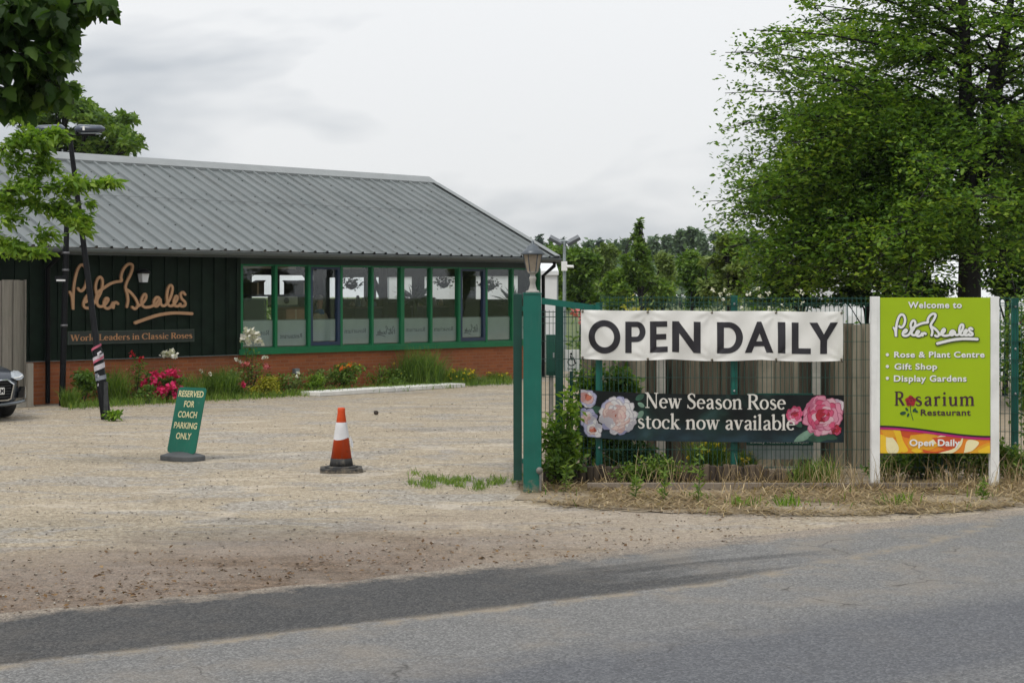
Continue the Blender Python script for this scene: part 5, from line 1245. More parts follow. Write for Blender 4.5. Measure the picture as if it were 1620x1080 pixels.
# ================================================================== CAR, nose just inside the left edge
def car():
    q = gp(-20, 668); t = thing('parked_car', 'dark grey car with large framed grille parked beside the timber fence', 'car', (q.x, q.y, 0), math.radians(47))
    M_body = pm('car_grey', (.055,.065,.08), .22, .06, 2, spec=.6, metal=.35); M_chrome = pm('chrome', (.6,.62,.64), .15, .03, metal=.9)
    # local: x across, -y forward (nose at y=0), z up
    st = [(.0,.30,.62,.50),(.06,.24,.74,.68),(.25,.20,.82,.84),(.7,.18,.90,.90),(1.25,.18,.98,.91),(2.2,.18,.99,.915),(3.2,.18,1.0,.915),(3.9,.2,1.0,.89),(4.25,.26,.96,.80),(4.35,.36,.86,.66)]
    mb = MB(); n = 14; vs = []
    for y, zb, zt_, hw in st:
        for k in range(n):
            a = 2*math.pi*(k+.5)/n; c_, s_ = math.cos(a), math.sin(a); e = .42
            xx = hw*abs(c_)**e*(1 if c_ > 0 else -1); zz = (zb+zt_)/2 + (zt_-zb)/2*abs(s_)**.55*(1 if s_ > 0 else -1)
            bow = .34*(abs(xx)/.9)**2.6*max(0, 1-y/.9) if y < .9 else 0
            vs.append((xx, y+bow, zz))
    fs = [(i*n+k, i*n+(k+1)%n, (i+1)*n+(k+1)%n, (i+1)*n+k) for i in range(len(st)-1) for k in range(n)] + [tuple(reversed(range(n))), tuple((len(st)-1)*n+k for k in range(n))]
    mb.add(vs, fs, True); body = mb.build('body', M_body, t)
    mb = MB()
    cab = [(1.15,.99,.99,.80),(1.95,.98,1.40,.66),(2.6,.98,1.45,.64),(3.3,.98,1.40,.62),(4.05,.98,1.0,.74)]
    vs = []
    for y, zb, zt_, hw in cab: vs += [(-.80,y,zb),(-hw,y,zt_),(hw,y,zt_),(.80,y,zb)]
    fs = []
    for i in range(len(cab)-1):
        for k in range(3): fs.append((i*4+k, i*4+k+1, (i+1)*4+k+1, (i+1)*4+k))
    mb.add(vs, fs, False); mb.build('cabin_glass', pm('car_glass', (.012,.014,.016), .08, 0, spec=.6), t)
    mb = MB(); mb.grid(lambda u, v: ((u-.5)*2*(.655-.02*abs(v-.4)), 1.98+v*1.3, 1.425+.045*math.sin(math.pi*(.1+.8*v))-.02*(2*u-1)**2), 8, 8); mb.build('roof_panel', M_body, t)
    def fy(x_, o): return .34*(abs(x_)/.9)**2.6 - o
    # grille: hexagonal frame and mesh following the curved nose
    def hexp(s_): return [(-.36*s_,.685),( .36*s_,.685),(.50*s_,.60),(.43*s_,.36),(.36*s_,.335),(-.36*s_,.335),(-.43*s_,.36),(-.50*s_,.60)]
    H0 = [(x_, z_) for x_, z_ in hexp(1.0)]; H1 = [(x_*.94, .51+(z_-.51)*.90) for x_, z_ in H0]
    def nose(x_, o): return fy(x_, o)
    mb = MB(); k8 = 8
    sub = lambda A: [tuple(np.array(A[i])*(1-j/6)+np.array(A[(i+1)%8])*j/6) for i in range(8) for j in range(6)]
    G0, G1 = sub(H0), sub(H1); nn = len(G0)
    mb.add([(p[0], nose(p[0], .055), p[1]) for p in G0] + [(p[0], nose(p[0], .06), p[1]) for p in G1] + [(p[0], nose(p[0], -.12), p[1]) for p in G0], [(i, (i+1)%nn, nn+(i+1)%nn, nn+i) for i in range(nn)] + [(2*nn+i, 2*nn+(i+1)%nn, (i+1)%nn, i) for i in range(nn)])
    fr = mb.build('grille', M_chrome, t)
    mb = MB(); ctr = (0, .51); mb.add([(p[0], nose(p[0], .035), p[1]) for p in G1] + [(p[0]*.5, nose(p[0]*.5, .035), .51+(p[1]-.51)*.5) for p in G1] + [(0, nose(0, .035), .51)], [(i, (i+1)%nn, nn+(i+1)%nn, nn+i) for i in range(nn)] + [(nn+i, nn+(i+1)%nn, 2*nn) for i in range(nn)]); mb.build('grille_mesh', M_black, fr)
    mb = MB()
    for z_ in (.40,.445,.49,.535,.58,.625,.655):
        mb.tube([(x_, nose(x_, .045), z_) for x_ in [-.43+.86*k/16 for k in range(17)]], .006, 5)
    mb.build('grille_bars', pm('grille_bar', (.03,.032,.035), .3), fr)
    mb = MB(); mb.box(-.26, .26, -.085, -.072, .445, .555, .004); pl = mb.build('number_plate', M_white, t)
    vf = fit(text_poly('KM', .03), .135, .245, .462, .54); mb = MB(); mb.add(*facing(vf, .088)); mb.build('lettering', M_black, pl)
    for sx in (1, -1):
        mb = MB(); P = [(.50,.70),(.60,.78),(.72,.80),(.84,.74),(.86,.70),(.74,.66),(.60,.655)]
        m = len(P); mb.add([(sx*x_, fy(x_, .015)+(z_-.65)*.7+.0, z_) for x_, z_ in P] + [(sx*x_, fy(x_, -.12)+(z_-.65)*.7, z_) for x_, z_ in P], [tuple(range(m)) if sx > 0 else tuple(reversed(range(m)))] + [(i, m+i, m+(i+1)%m, (i+1)%m) for i in range(m)]); hl = mb.build('headlight', pm('headlight_glass', (.42,.46,.50), .12, .1, 12, spec=.7), t)
        mb = MB(); mb.tube([(sx*x_, fy(x_, .022)+(z_-.65)*.7, z_) for x_, z_ in ((.55,.69),(.68,.695),(.80,.72))], .012, 6); mb.build('light_strip', M_white, hl)
        mb = MB(); P = [(.62,.36),(.80,.36),(.84,.52),(.78,.54),(.66,.46)]; m = len(P)
        mb.add([(sx*x_, fy(x_, .012), z_) for x_, z_ in P] + [(sx*x_, fy(x_, -.10), z_) for x_, z_ in P], [tuple(range(m)) if sx > 0 else tuple(reversed(range(m)))] + [(i, m+i, m+(i+1)%m, (i+1)%m) for i in range(m)]); iv = mb.build('air_intake', M_black, t)
        mb = MB(); mb.tube([(sx*x_, fy(x_, .02), z_) for x_, z_ in ((.86,.35),(.865,.46),(.85,.54))], .012, 6); mb.build('trim', M_chrome, iv)
        for y in (.92, 3.45):
            mb = MB(); mb.lathe([(.20,-.11),(.30,-.112),(.325,-.09),(.325,.09),(.30,.112),(.20,.11)], 28); mb.xf(Matrix.Translation((sx*.80, y, .325)) @ Matrix.Rotation(math.pi/2, 4, 'Y')); wh = mb.build('wheel', pm('tyre', (.018,.018,.018), .85, .2), t)
            mb = MB(); mb.lathe([(.02,-.05),(.05,-.03),(.19,-.02),(.205,0)], 20)
            for k in range(5):
                a = 2*math.pi*k/5; mb.box(-.018, .018, 0, .19, -.02, .012, 0, Matrix.Rotation(a, 4, 'Z'))
            mb.xf(Matrix.Translation((sx*.885, y, .325)) @ Matrix.Rotation(sx*math.pi/2, 4, 'Y')); mb.build('rim', pm('alloy', (.35,.36,.37), .3, .05, metal=.7), wh)
        mb = MB(); mb.box(min(sx*.83,sx*1.0), max(sx*.83,sx*1.0), 1.5, 1.64, .98, 1.10, .03); mb.build('wing_mirror', M_body, t)
    mb = MB(); mb.tube([(x_, fy(x_, .03)+.02, .27+.03*(abs(x_)/.8)**2) for x_ in [-.8+1.6*k/20 for k in range(21)]], .028, 8); mb.build('bumper_lip', pm('lip_grey', (.16,.18,.20), .25, .05, metal=.4), t)
    # emblem on the grille: four linked rings
    mb = MB()
    for k in range(4):
        cx_ = -.105+.07*k; mb.tube([(cx_+.05*math.cos(a), -.062, .625+.05*math.sin(a)) for a in [2*math.pi*j/20 for j in range(21)]], .006, 6, caps=False)
    mb.build('emblem', M_chrome, fr)
car()

# ================================================================== VEGETATION
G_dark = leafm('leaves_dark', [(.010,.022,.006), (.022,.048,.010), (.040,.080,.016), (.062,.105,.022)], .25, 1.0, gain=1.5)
G_near = leafm('leaves_near_dark', [(.007,.017,.004), (.016,.038,.007), (.036,.070,.012), (.075,.115,.018)], .42, 2.5, .5, .25, gain=1.7)
G_mid = leafm('leaves_mid', [(.022,.045,.010), (.045,.085,.016), (.080,.13,.022), (.125,.175,.030)], .35, 1.2, gain=1.75)
G_beech = leafm('leaves_beech', [(.011,.029,.006), (.032,.068,.010), (.072,.122,.015), (.135,.172,.022)], .42, .55, gain=2.25)
G_light = leafm('leaves_light', [(.040,.085,.012), (.085,.16,.020), (.15,.235,.030), (.22,.29,.045)], .45, 2.5, gain=1.35)
G_lime = leafm('leaves_lime', [(.10,.11,.012), (.20,.20,.020), (.32,.30,.035), (.40,.36,.06)], .35, 4, gain=1.2)
G_grass = leafm('leaves_grass', [(.030,.060,.010), (.065,.12,.018), (.12,.18,.03), (.20,.23,.06)], .35, 2.0, gain=1.5)
G_straw = leafm('dry_straw', [(.11,.07,.035), (.255,.18,.095), (.40,.305,.175), (.53,.44,.28)], .2, 3.0)
G_far = leafm('leaves_far', [(.030,.052,.030), (.048,.078,.042), (.066,.10,.052), (.085,.115,.062)], .2, .12, gain=1.9)
G_fir = leafm('leaves_fir', [(.028,.046,.036), (.040,.064,.048), (.055,.078,.060)], .1, .2, gain=1.7)
G_olive = leafm('leaves_olive', [(.035,.055,.016), (.070,.10,.028), (.11,.145,.045), (.16,.19,.07)], .3, .35, gain=1.9)
G_red = leafm('leaves_red', [(.05,.012,.010), (.10,.025,.018), (.16,.05,.03)], .3, 2)
M_bark = pm('bark', (.035,.030,.024), .9, .35, 8, bump=.5, bscale=25); M_barkb = pm('bark_dark', (.008,.007,.006), .9, .35, 6, bump=.5, bscale=18)
M_stem = pm('green_stem', (.07,.11,.03), .7, .2, 8)
def flowerm(n, c): return leafm('petals_'+n, [tuple(x*.7 for x in c), c, tuple(min(.85, x*1.15) for x in c)], .25, 6, .6, .2)
F_pink, F_white, F_yel, F_or, F_red = flowerm('pink', (.60,.035,.14)), flowerm('white', (.72,.70,.66)), flowerm('yellow', (.70,.55,.03)), flowerm('orange', (.60,.13,.02)), flowerm('red', (.40,.02,.03))
F_cor = flowerm('coral', (.55,.16,.16))

def foliage(name, co_q, mat, parent): return npmesh(name, co_q[0], co_q[1], mat, parent)
def blades(rng, pos, L, W, lean, sv=.5):
    """grass-like blades bent over at the tip: three cross edges each"""
    n = len(pos); az = rng.random(n)*2*np.pi; l = (L*(1-sv+2*sv*rng.random(n)))[:, None]; ln = (lean*(.3+1.4*rng.random(n)))[:, None]
    d = np.stack([np.cos(az), np.sin(az), np.zeros(n)], 1); a2 = rng.random(n)*2*np.pi; sd = np.stack([np.cos(a2), np.sin(a2), np.zeros(n)], 1)*W/2
    up = np.array([[0, 0, 1.0]]); m = pos + up*l*.6*np.cos(ln*.5) + d*l*.6*np.sin(ln*.5); tpp = m + up*l*.4*np.cos(ln*1.5) + d*l*.4*np.sin(ln*1.5)
    co = np.stack([pos-sd, pos+sd, m+sd*.8, m-sd*.8, tpp+sd*.15, tpp-sd*.15], 1).reshape(-1, 3)
    b = np.arange(n)[:, None]*6; q = np.concatenate([b+np.array([[0,1,2,3]]), b+np.array([[3,2,4,5]])], 0); return co, q
def blossom_arrays(rng, pts, rad, per=14, flat=.7):
    """small rosettes of petals"""
    P = np.repeat(np.array(pts), per, axis=0) + rng.normal(size=(len(pts)*per, 3))*rad*.38*np.array([1,1,flat])
    return leaf_arrays(rng, P, rad*.9, .9, .2)
def cat_arrays(*A):
    co = np.concatenate([a[0] for a in A]); off = 0; qs = []
    for a in A: qs.append(a[1]+off); off += len(a[0])
    return co, np.concatenate(qs)
def stems_mesh(rng, tips, base_r, mat, parent, r=.006, name='stems'):
    mb = MB()
    for p in tips:
        a = rng.random()*2*math.pi; b = base_r*rng.random()
        mb.tube([(b*math.cos(a), b*math.sin(a), 0), (p[0]*.6, p[1]*.6, p[2]*.55), tuple(p)], (r, r*.8, r*.5), 5, caps=False)
    return mb.build(name, mat, parent)
def shrub(label, loc, w, h, mat, seed, n=900, size=.07, kind='leafy', blooms=None, name='shrub', group=None, dpt=None, cat='shrub', stemm=None, aspect=.5):
    rng = np.random.default_rng(seed); t = thing(name, label, cat, loc, 0, group); d = dpt or w*.8
    if kind == 'leafy':
        cl = []
        for k in range(max(5, int(9))):
            a = rng.random()*2*np.pi; q = rng.random()**.5*.62; z = h*(.22+.58*rng.random()); f = 1 - .45*max(0, z/h-.35)
            cl.append((math.cos(a)*q*w/2*f*1.2, math.sin(a)*q*d/2*f*1.2, z, w*.24*rng.uniform(.7,1.2), d*.24*rng.uniform(.7,1.2), h*.2*rng.uniform(.8,1.2)))
        cl.append((0, 0, h*.4, w*.36, d*.36, h*.38)); P = cloud(rng, n, cl, .45); P[:, 2] = np.maximum(P[:, 2], .02)
        foliage('foliage', leaf_arrays(rng, P, size, aspect, .5), mat, t); tips = [np.array(c[:3]) for c in cl[:8]]
        stems_mesh(rng, tips, w*.12, stemm or M_bark, t, .008)
    else:
        a = rng.random(n)*2*np.pi; q = rng.random(n)**.6
        P = np.stack([np.cos(a)*q*w*.36, np.sin(a)*q*d*.36, np.zeros(n)], 1); foliage('foliage', blades(rng, P, h*.8, size, .55), mat, t)
        if kind == 'feathery':
            cl = [(0,0,h*.45,w*.42,d*.42,h*.42), (w*.1,0,h*.7,w*.22,d*.22,h*.28)]; P = cloud(rng, n, cl, .5); P[:, 2] = np.maximum(P[:, 2], .02); foliage('fronds', leaf_arrays(rng, P, size*4.5, .16, .1), mat, t)
    if blooms:
        for (bm_, cnt, rad, z0, z1, per) in blooms:
            pts = []
            for k in range(cnt):
                a = rng.random()*2*math.pi; q = .35+.6*rng.random()**.5; z = h*(z0+(z1-z0)*rng.random()); f = math.sqrt(max(.08, 1-((z/h-.4)/.75)**2)); pts.append((math.cos(a)*q*w/2*f, -abs(math.sin(a))*q*d/2*f if rng.random() < .75 else math.sin(a)*q*d/2*f, z))
            stems_mesh(rng, [np.array(p) for p in pts], w*.2, M_stem, t, .004, 'flower_stems')
            for p in (pts if cnt <= 40 else []):
                foliage('blossom', blossom_arrays(rng, [p], rad, per), bm_, t)
            if cnt > 40: foliage('blossoms', blossom_arrays(rng, pts, rad, per), bm_, t)
    return t
def bed(px, dep): 
    q = wall_pt(px, 600, dep); w = BM @ Vector((q.x, dep, 0)); return w
FB = 'plants in the flower bed along the shop wall'
def B(label, px, dep, wpx, ytop, mat, seed, **kw):
    w = bed(px, dep); sc = w.y/F_PX; zt_ = EYE+(HOR-ytop)*sc
    return shrub(label, w, wpx*sc, zt_, mat, seed, group=FB, **kw)
B('dark green bush with bare woody stems beside the black pole', 131, -.75, 52, 578, G_mid, 21, n=900, size=.085)
B('tall grassy clump just right of the taped lamp column', 186, -.75, 44, 580, G_grass, 22, n=420, size=.014, kind='grassy')
B('thin green plant with a red flower head in front of the dark cladding', 214, -.55, 40, 558, G_grass, 23, n=420, size=.06, blooms=[(F_red, 2, .06, .85, 1.0, 12), (F_cor, 3, .05, .5, .8, 10)])
B('low rose bush covered in bright pink blossoms', 262, -1.0, 78, 584, G_mid, 24, n=900, size=.07, blooms=[(F_pink, 24, .085, .15, .95, 22)], cat='rose bush')
B('tall plant topped by a white flower head over the brick base', 266, -.45, 40, 556, G_grass, 25, n=380, size=.06, blooms=[(F_white, 3, .085, .92, 1.0, 30)])
B('feathery mid green shrub behind the green coach sign', 345, -.85, 84, 583, G_mid, 26, n=1000, size=.013, kind='feathery', blooms=[(F_white, 4, .04, .8, 1.0, 10)])
B('plant with tall white flower clusters at the left end of the windows', 397, -.6, 54, 524, G_mid, 27, n=520, size=.06, blooms=[(F_white, 7, .085, .82, 1.0, 34), (F_cor, 2, .08, .45, .6, 24), (F_white, 3, .06, .45, .62, 20)])
B('rounded yellow leaved shrub below the blue framed window', 416, -1.0, 56, 595, G_lime, 28, n=1000, size=.065)
B('thin bush with rusty shoots beside the grey wall box', 460, -.8, 50, 588, G_olive, 29, n=560, size=.06, blooms=[(F_white, 2, .05, .8, .95, 12)])
B('small bright green bush just left of the concrete kerb', 497, -1.0, 46, 590, G_light, 30, n=650, size=.06)
B('bushy green plant with an orange flower behind the kerb', 543, -.65, 74, 572, G_mid, 31, n=1100, size=.075, blooms=[(F_or, 2, .06, .75, .9, 16), (F_yel, 3, .03, .7, .9, 8)])
B('thin upright green plant near the middle of the kerb', 598, -.6, 40, 572, G_grass, 32, n=420, size=.055)
B('tall feathery clump rising against the brick base', 664, -.75, 98, 552, G_mid, 33, n=1300, size=.014, kind='feathery', blooms=[(F_yel, 5, .03, .3, .7, 8)])
B('low patch of yellow daisies at the right end of the kerb', 728, -.75, 66, 582, G_grass, 34, n=700, size=.012, kind='feathery', blooms=[(F_yel, 26, .032, .3, .95, 9)], cat='flowers')
B('short dry grass tuft with pale daisies beside the gate leaf', 785, -.7, 60, 588, G_grass, 35, n=600, size=.012, kind='grassy', blooms=[(F_yel, 6, .03, .6, 1.0, 9)], cat='flowers')
B('low green weeds between the pink roses and the lamp column', 232, -1.1, 50, 606, G_mid, 36, n=500, size=.055)
B('low leafy weed between the yellow shrub and the feathery shrub', 378, -1.05, 40, 604, G_grass, 37, n=420, size=.05, blooms=[(F_pink, 2, .06, .6, .9, 16)])
B('low green cover under the third shop window', 620, -.9, 56, 596, G_mid, 39, n=600, size=.05)
for lab, px, dep, w_, yt, mt, sd, kd in (('dark leafy bush between the two red topped plants and roses', 238, -.5, 56, 580, G_mid, 201, 'leafy'), ('grassy tuft between the pink roses and the coach sign', 300, -.9, 60, 590, G_grass, 202, 'grassy'), ('olive bush between the feathery shrub and the tall white flowers', 372, -.55, 50, 575, G_olive, 203, 'leafy'),
    ('light green bush filling the gap before the grey wall box', 438, -.6, 54, 586, G_grass, 204, 'leafy'), ('leafy growth between the grey wall box and the orange flower', 512, -.55, 56, 580, G_olive, 205, 'leafy'), ('green growth left of the tall feathery clump', 626, -.5, 66, 580, G_mid, 206, 'leafy'), ('green growth right of the tall feathery clump', 702, -.55, 60, 578, G_grass, 207, 'feathery'), ('small dry tuft between the daisies and the gate leaf', 757, -.9, 50, 594, G_olive, 208, 'grassy'), ('low bush at the black pole foot', 112, -1.0, 40, 612, G_grass, 209, 'grassy'), ('grassy weeds behind the taped column', 160, -.5, 46, 584, G_mid, 210, 'leafy')):
    B(lab, px, dep, w_, yt, mt, sd, n=620 if kd == 'leafy' else 420, size=.065 if kd == 'leafy' else .012, kind=kd)
q = gp(175, 665); shrub('small weed tuft growing at the foot of the lamp column', (q.x+.06, q.y-.05, 0), .34, .22, G_light, 38, n=140, size=.09, name='weed', cat='weed')
# grass and weeds running along the foot of the bed, and low patch left of the gate
rng = np.random.default_rng(50)
def stuff(name, co_q, mat, label, cat): o = npmesh(name, co_q[0], co_q[1], mat); return tag(o, label, cat, kind='stuff')
P = []
for k in range(5200):
    px = rng.uniform(108, 812); w = bed(px, -1.15 + rng.normal()*.28); P.append((w.x, w.y, 0))
stuff('bed_grass', blades(rng, np.array(P), .14, .011, .7), G_grass, 'short weedy grass along the foot of the flower bed', 'grass')
P = []
tufts = [(rng.normal(735, 62), rng.normal(763, 5), rng.uniform(.4, 1)) for _ in range(34)]
while len(P) < 1300:
    tf = tufts[rng.integers(len(tufts))]; px, py = tf[0]+rng.normal()*9*tf[2], tf[1]+rng.normal()*2.4*tf[2]
    if px > 832 or px < 590: continue
    q = gp(px, py); P.append((q.x, q.y, 0))
stuff('verge_grass', blades(rng, np.array(P), .065, .008, 1.0, .7), G_grass, 'thin low grass on the gravel left of the gate post', 'grass')
# straw: strands lying flat, and standing dry grass against the edging
def vgood(x, y): 
    front = np.interp(x, [0.05,.5,1.2,2.2,3.2,4.3,5.2,7.5,14,24], [17.35,16.75,16.35,16.15,16.05,16.35,16.95,18.3,22.3,28.5]); return y > front - .10*abs(math.sin(x*5.3))-.12*rng.random()**3 + .05*math.sin(x*9)
P = []
while len(P) < 14000:
    x = rng.uniform(.1, 9.0); y = rng.uniform(16.0, 18.75) if x < 6 else rng.uniform(17, 20.5)
    if vgood(x, y) and (math.sin(x*3.1+y*2)+math.sin(x*1.3-y*3.7)+rng.normal()*.6) > -.75: P.append((x, y, .008+rng.random()*.03))
P = np.array(P); n = len(P); az = rng.random(n)*2*np.pi; L = .05+.16*rng.random(n)
d = np.stack([np.cos(az), np.sin(az), rng.normal(size=n)*.22], 1)*L[:, None]; sd = np.stack([-np.sin(az), np.cos(az), np.zeros(n)], 1)*.0045
co = np.stack([P-sd, P+sd, P+d+sd, P+d-sd], 1).reshape(-1, 3); co[:, 2] = np.maximum(co[:, 2], .006); stuff('straw_litter', (co, np.arange(4*n).reshape(-1, 4)), G_straw, 'dry straw and dead grass lying on the verge', 'straw')
P = []
for k in range(800):
    c = rng.choice([1.6, 2.6, 3.3, 3.5, 3.7, 4.3, 4.9, 5.3, 5.6, 5.8, 6.4]); P.append((c+rng.normal()*.35, 18.2+rng.normal()*.18 + (.4 if c > 5 else 0), 0))
P = np.array(P); P[:, 1] = np.where(np.abs(P[:, 1]-18.5) < .08, 18.62, P[:, 1])
stuff('dry_grass', blades(rng, P, .30, .006, .75, .7), G_straw, 'standing dry grass stalks against the edging and sign posts', 'dry grass')
P = np.stack([rng.uniform(-6, 9, 1500)*1.0, rng.uniform(16.1, 18.6, 1500), np.zeros(1500)], 1); P = P[[vgood(a[0], a[1]) and a[0] > 0 and (math.sin(a[0]*4.3)+math.sin(a[0]*1.7+a[1]*5)) > .85 for a in P]]
stuff('verge_weeds', blades(rng, P, .10, .012, .7), G_grass, 'sparse green grass growing through the straw', 'grass')
# loose stones
def pebbles(n, xr, seed, lab):
    r = np.random.default_rng(seed); mb = MB(); u = np.array([(1,0,0),(-1,0,0),(0,1,0),(0,-1,0),(0,0,1),(0,0,-1)], float); f = np.array([(0,2,4),(2,1,4),(1,3,4),(3,0,4),(2,0,5),(1,2,5),(3,1,5),(0,3,5)])
    Y = 11.5*np.exp(r.random(n)*math.log(3.0)); X = (r.random(n)*1.0-.5)*.62*Y
    ok = ((Y-RO[1])*math.cos(RA) - X*math.sin(RA) > .15) & ~((X > .1) & (Y > 17.0)) & ((Y*BN.y + X*BN.x) < (B0.y*BN.y + B0.x*BN.x) - .9); X, Y = X[ok], Y[ok]; n = len(X)
    s = .004 + .010*r.random(n)**4; S = np.stack([s*r.uniform(.8,1.5,n), s*r.uniform(.8,1.5,n), s*r.uniform(.5,.9,n)], 1); C = np.stack([X, Y, S[:, 2]*.5], 1)
    co = (C[:, None, :] + u[None]*S[:, None, :]*r.uniform(.8,1.2,(n,6,1))).reshape(-1, 3); q = (np.arange(n)[:, None, None]*6 + f[None]).reshape(-1, 3)
    return stuff('loose_gravel', (co, q), leafm('stone_chips', [(.13,.115,.098), (.23,.205,.175), (.33,.30,.255), (.46,.43,.38)], 0.0, 5, .9), lab, 'gravel')
pebbles(6500, None, 3, 'loose stones scattered over the gravel yard')

# brown leaf litter blown against the road side and the verge
P = []
while len(P) < 2300:
    u, v = rng.uniform(-9, 4), abs(rng.normal())*1.1 + .05
    if rng.random() > math.exp(-(u+4)/4.0) * .9: continue
    q = road_pt(u, v); P.append((q[0], q[1], .006))
for k in range(1600):
    x, y = rng.uniform(.3, 8.5), rng.uniform(16.0, 18.6)
    if vgood(x, y): P.append((x, y, .015))
co, qd = leaf_arrays(rng, np.array(P), .032, .6, 2.5, sv=.75); stuff('leaf_litter', (co, qd), leafm('brown_litter', [(.035,.02,.012), (.09,.05,.025), (.17,.10,.045), (.30,.20,.10)], .1, 4, .9), 'small brown dead leaves and bits scattered near the road edge', 'leaf litter')
# weeds and climbers round the mesh fence
def at_fence(px, Y): return Vector(((px-810)/F_PX*Y, Y, 0))
def FP(label, px, Y, wpx, ytop, mat, seed, name='shrub', cat='shrub', zoff=0, **kw):
    p = at_fence(px, Y); sc = Y/F_PX; return shrub(label, p, wpx*sc, EYE+(HOR-ytop)*sc, mat, seed, name=name, cat=cat, **kw)
FP('leafy bramble climbing the mesh right beside the gate post', 887, 18.62, 62, 612, G_light, 60, n=700, size=.085, dpt=.45)
FP('dark leafy shrub at the foot of the gate post', 884, 18.55, 66, 668, G_mid, 61, n=900, size=.075, dpt=.4)
FP('tall green climber between the mesh and the left of the timber fence', 968, 19.6, 120, 556, G_mid, 62, n=1900, size=.09, dpt=.5)
FP('bushy growth behind the pale rose end of the dark banner', 935, 19.45, 80, 575, G_light, 63, n=1300, size=.075, dpt=.4)
FP('dark green growth under the dark banner by the log edging', 1000, 19.3, 130, 688, G_dark, 64, n=900, size=.08, dpt=.35)
FP('weedy yellow flowered plant below the dark banner beside the mesh post', 1122, 19.45, 88, 690, G_grass, 65, n=620, size=.012, kind='feathery', blooms=[(F_yel, 12, .03, .45, .95, 9)], dpt=.4)
FP('thin yellow flowered plant right of the mesh post', 1180, 19.6, 34, 712, G_grass, 66, n=420, size=.012, kind='feathery', blooms=[(F_yel, 6, .03, .5, .95, 9)], dpt=.3)
FP('low dark green bush under the lime welcome board', 1475, 19.2, 190, 700, G_mid, 67, n=1900, size=.08, dpt=.5)
FP('big hedge plant with a few pink flowers right of the welcome board', 1652, 20.2, 150, 412, G_mid, 68, n=3600, size=.075, dpt=1.0, blooms=[(F_pink, 5, .05, .5, .95, 14)])
FP('low green weeds at the right edge below the green post', 1605, 18.9, 110, 690, G_grass, 69, n=900, size=.07, dpt=.5)
FP('leaf sprigs hanging over the timber fence top beside the welcome board', 1350, 20.75, 70, 486, G_light, 70, n=600, size=.07, dpt=.35)
FP('mixed green weeds through the mesh below the pale roses', 1035, 18.55, 150, 712, G_grass, 72, n=900, size=.05, dpt=.3)
FP('scrubby weeds at the right end of the log edging', 1290, 18.6, 110, 722, G_grass, 73, n=420, size=.011, kind='grassy', dpt=.3)
FP('green weeds around the foot of the left white sign post', 1400, 18.9, 80, 715, G_mid, 74, n=560, size=.06, dpt=.3)
FP('leafy weeds around the foot of the right white sign post', 1545, 19.0, 90, 705, G_grass, 75, n=700, size=.06, dpt=.3)
for i, (px, py, h, lab) in enumerate(((1005,790,.24,'small weed on the straw left of the lower banner middle'), (1050,792,.34,'single green weed stalk on the verge under the word stock'), (1105,795,.62,'tall thistle like weed standing on the verge'), (895,778,.36,'upright weed at the foot of the gate post shrub'), (1242,800,.13,'low green tuft in the straw between banner end and sign'), (1420,798,.13,'low green tuft before the left sign post'), (1555,790,.22,'green weed beside the right sign post'), (1175,800,.11,'short green tuft on the straw beside the tall weed'))):
    q = gp(px, py); r2 = np.random.default_rng(80+i); t = thing('weed', lab, 'weed', q); n = 26 if h > .3 else 60
    if h > .2:
        mb = MB(); mb.tube([(0,0,0),(.01,0,h*.5),(.025,.01,h)], (.006,.005,.002), 6); mb.build('stem', M_stem, t)
        z = r2.random(60)*h*.92; P = np.stack([z*.02, z*0, z], 1); dd = r2.normal(size=(60, 3)); dd[:, 2] = .35; foliage('leaves', leaf_arrays(r2, P, .10*(.6+.4*min(1, h*2)), .24, .5, dirs=unit(dd)*2), G_grass, t)
    else: foliage('leaves', blades(r2, r2.normal(size=(n, 3))*np.array([.09,.06,0]), h, .012, .8), G_light, t)
# dry arching stalks by the sign
q = gp(1330, 770)
# garden plants behind the fence
def GPn(label, px, Y, wpx, ytop, mat, seed, name='shrub', cat='shrub', **kw): return FP(label, px, Y, wpx, ytop, mat, seed, name, cat, **kw)
GPn('white flowering rose bush behind the mesh fence top', 1168, 22.5, 190, 462, G_mid, 90, n=2600, size=.07, blooms=[(F_white, 24, .034, .72, 1.02, 10)], cat='rose bush', dpt=.8)
GPn('second white rose bush in the shade under the big tree', 1250, 23.0, 110, 460, G_mid, 91, n=1500, size=.07, blooms=[(F_white, 8, .032, .8, 1.02, 10)], cat='rose bush', dpt=.8)
GPn('yellow green umbel plant standing behind the banner top', 1012, 21.6, 70, 452, G_lime, 92, n=520, size=.07)
GPn('red leaved plant tip showing above the fence', 1084, 21.8, 34, 463, G_red, 93, n=260, size=.07)
GPn('green garden shrub behind the left end of the white banner', 935, 24.5, 90, 488, G_mid, 94, n=900, size=.09, blooms=[(F_cor, 6, .07, .75, 1.0, 16)])

# ------------------------------------------------------------------ trees
def tree_empty(label, loc, group=None, name='tree', cat='tree'): return thing(name, label, cat, loc, 0, group)
def rel(p, base): return tuple(Vector(p)-Vector(base))
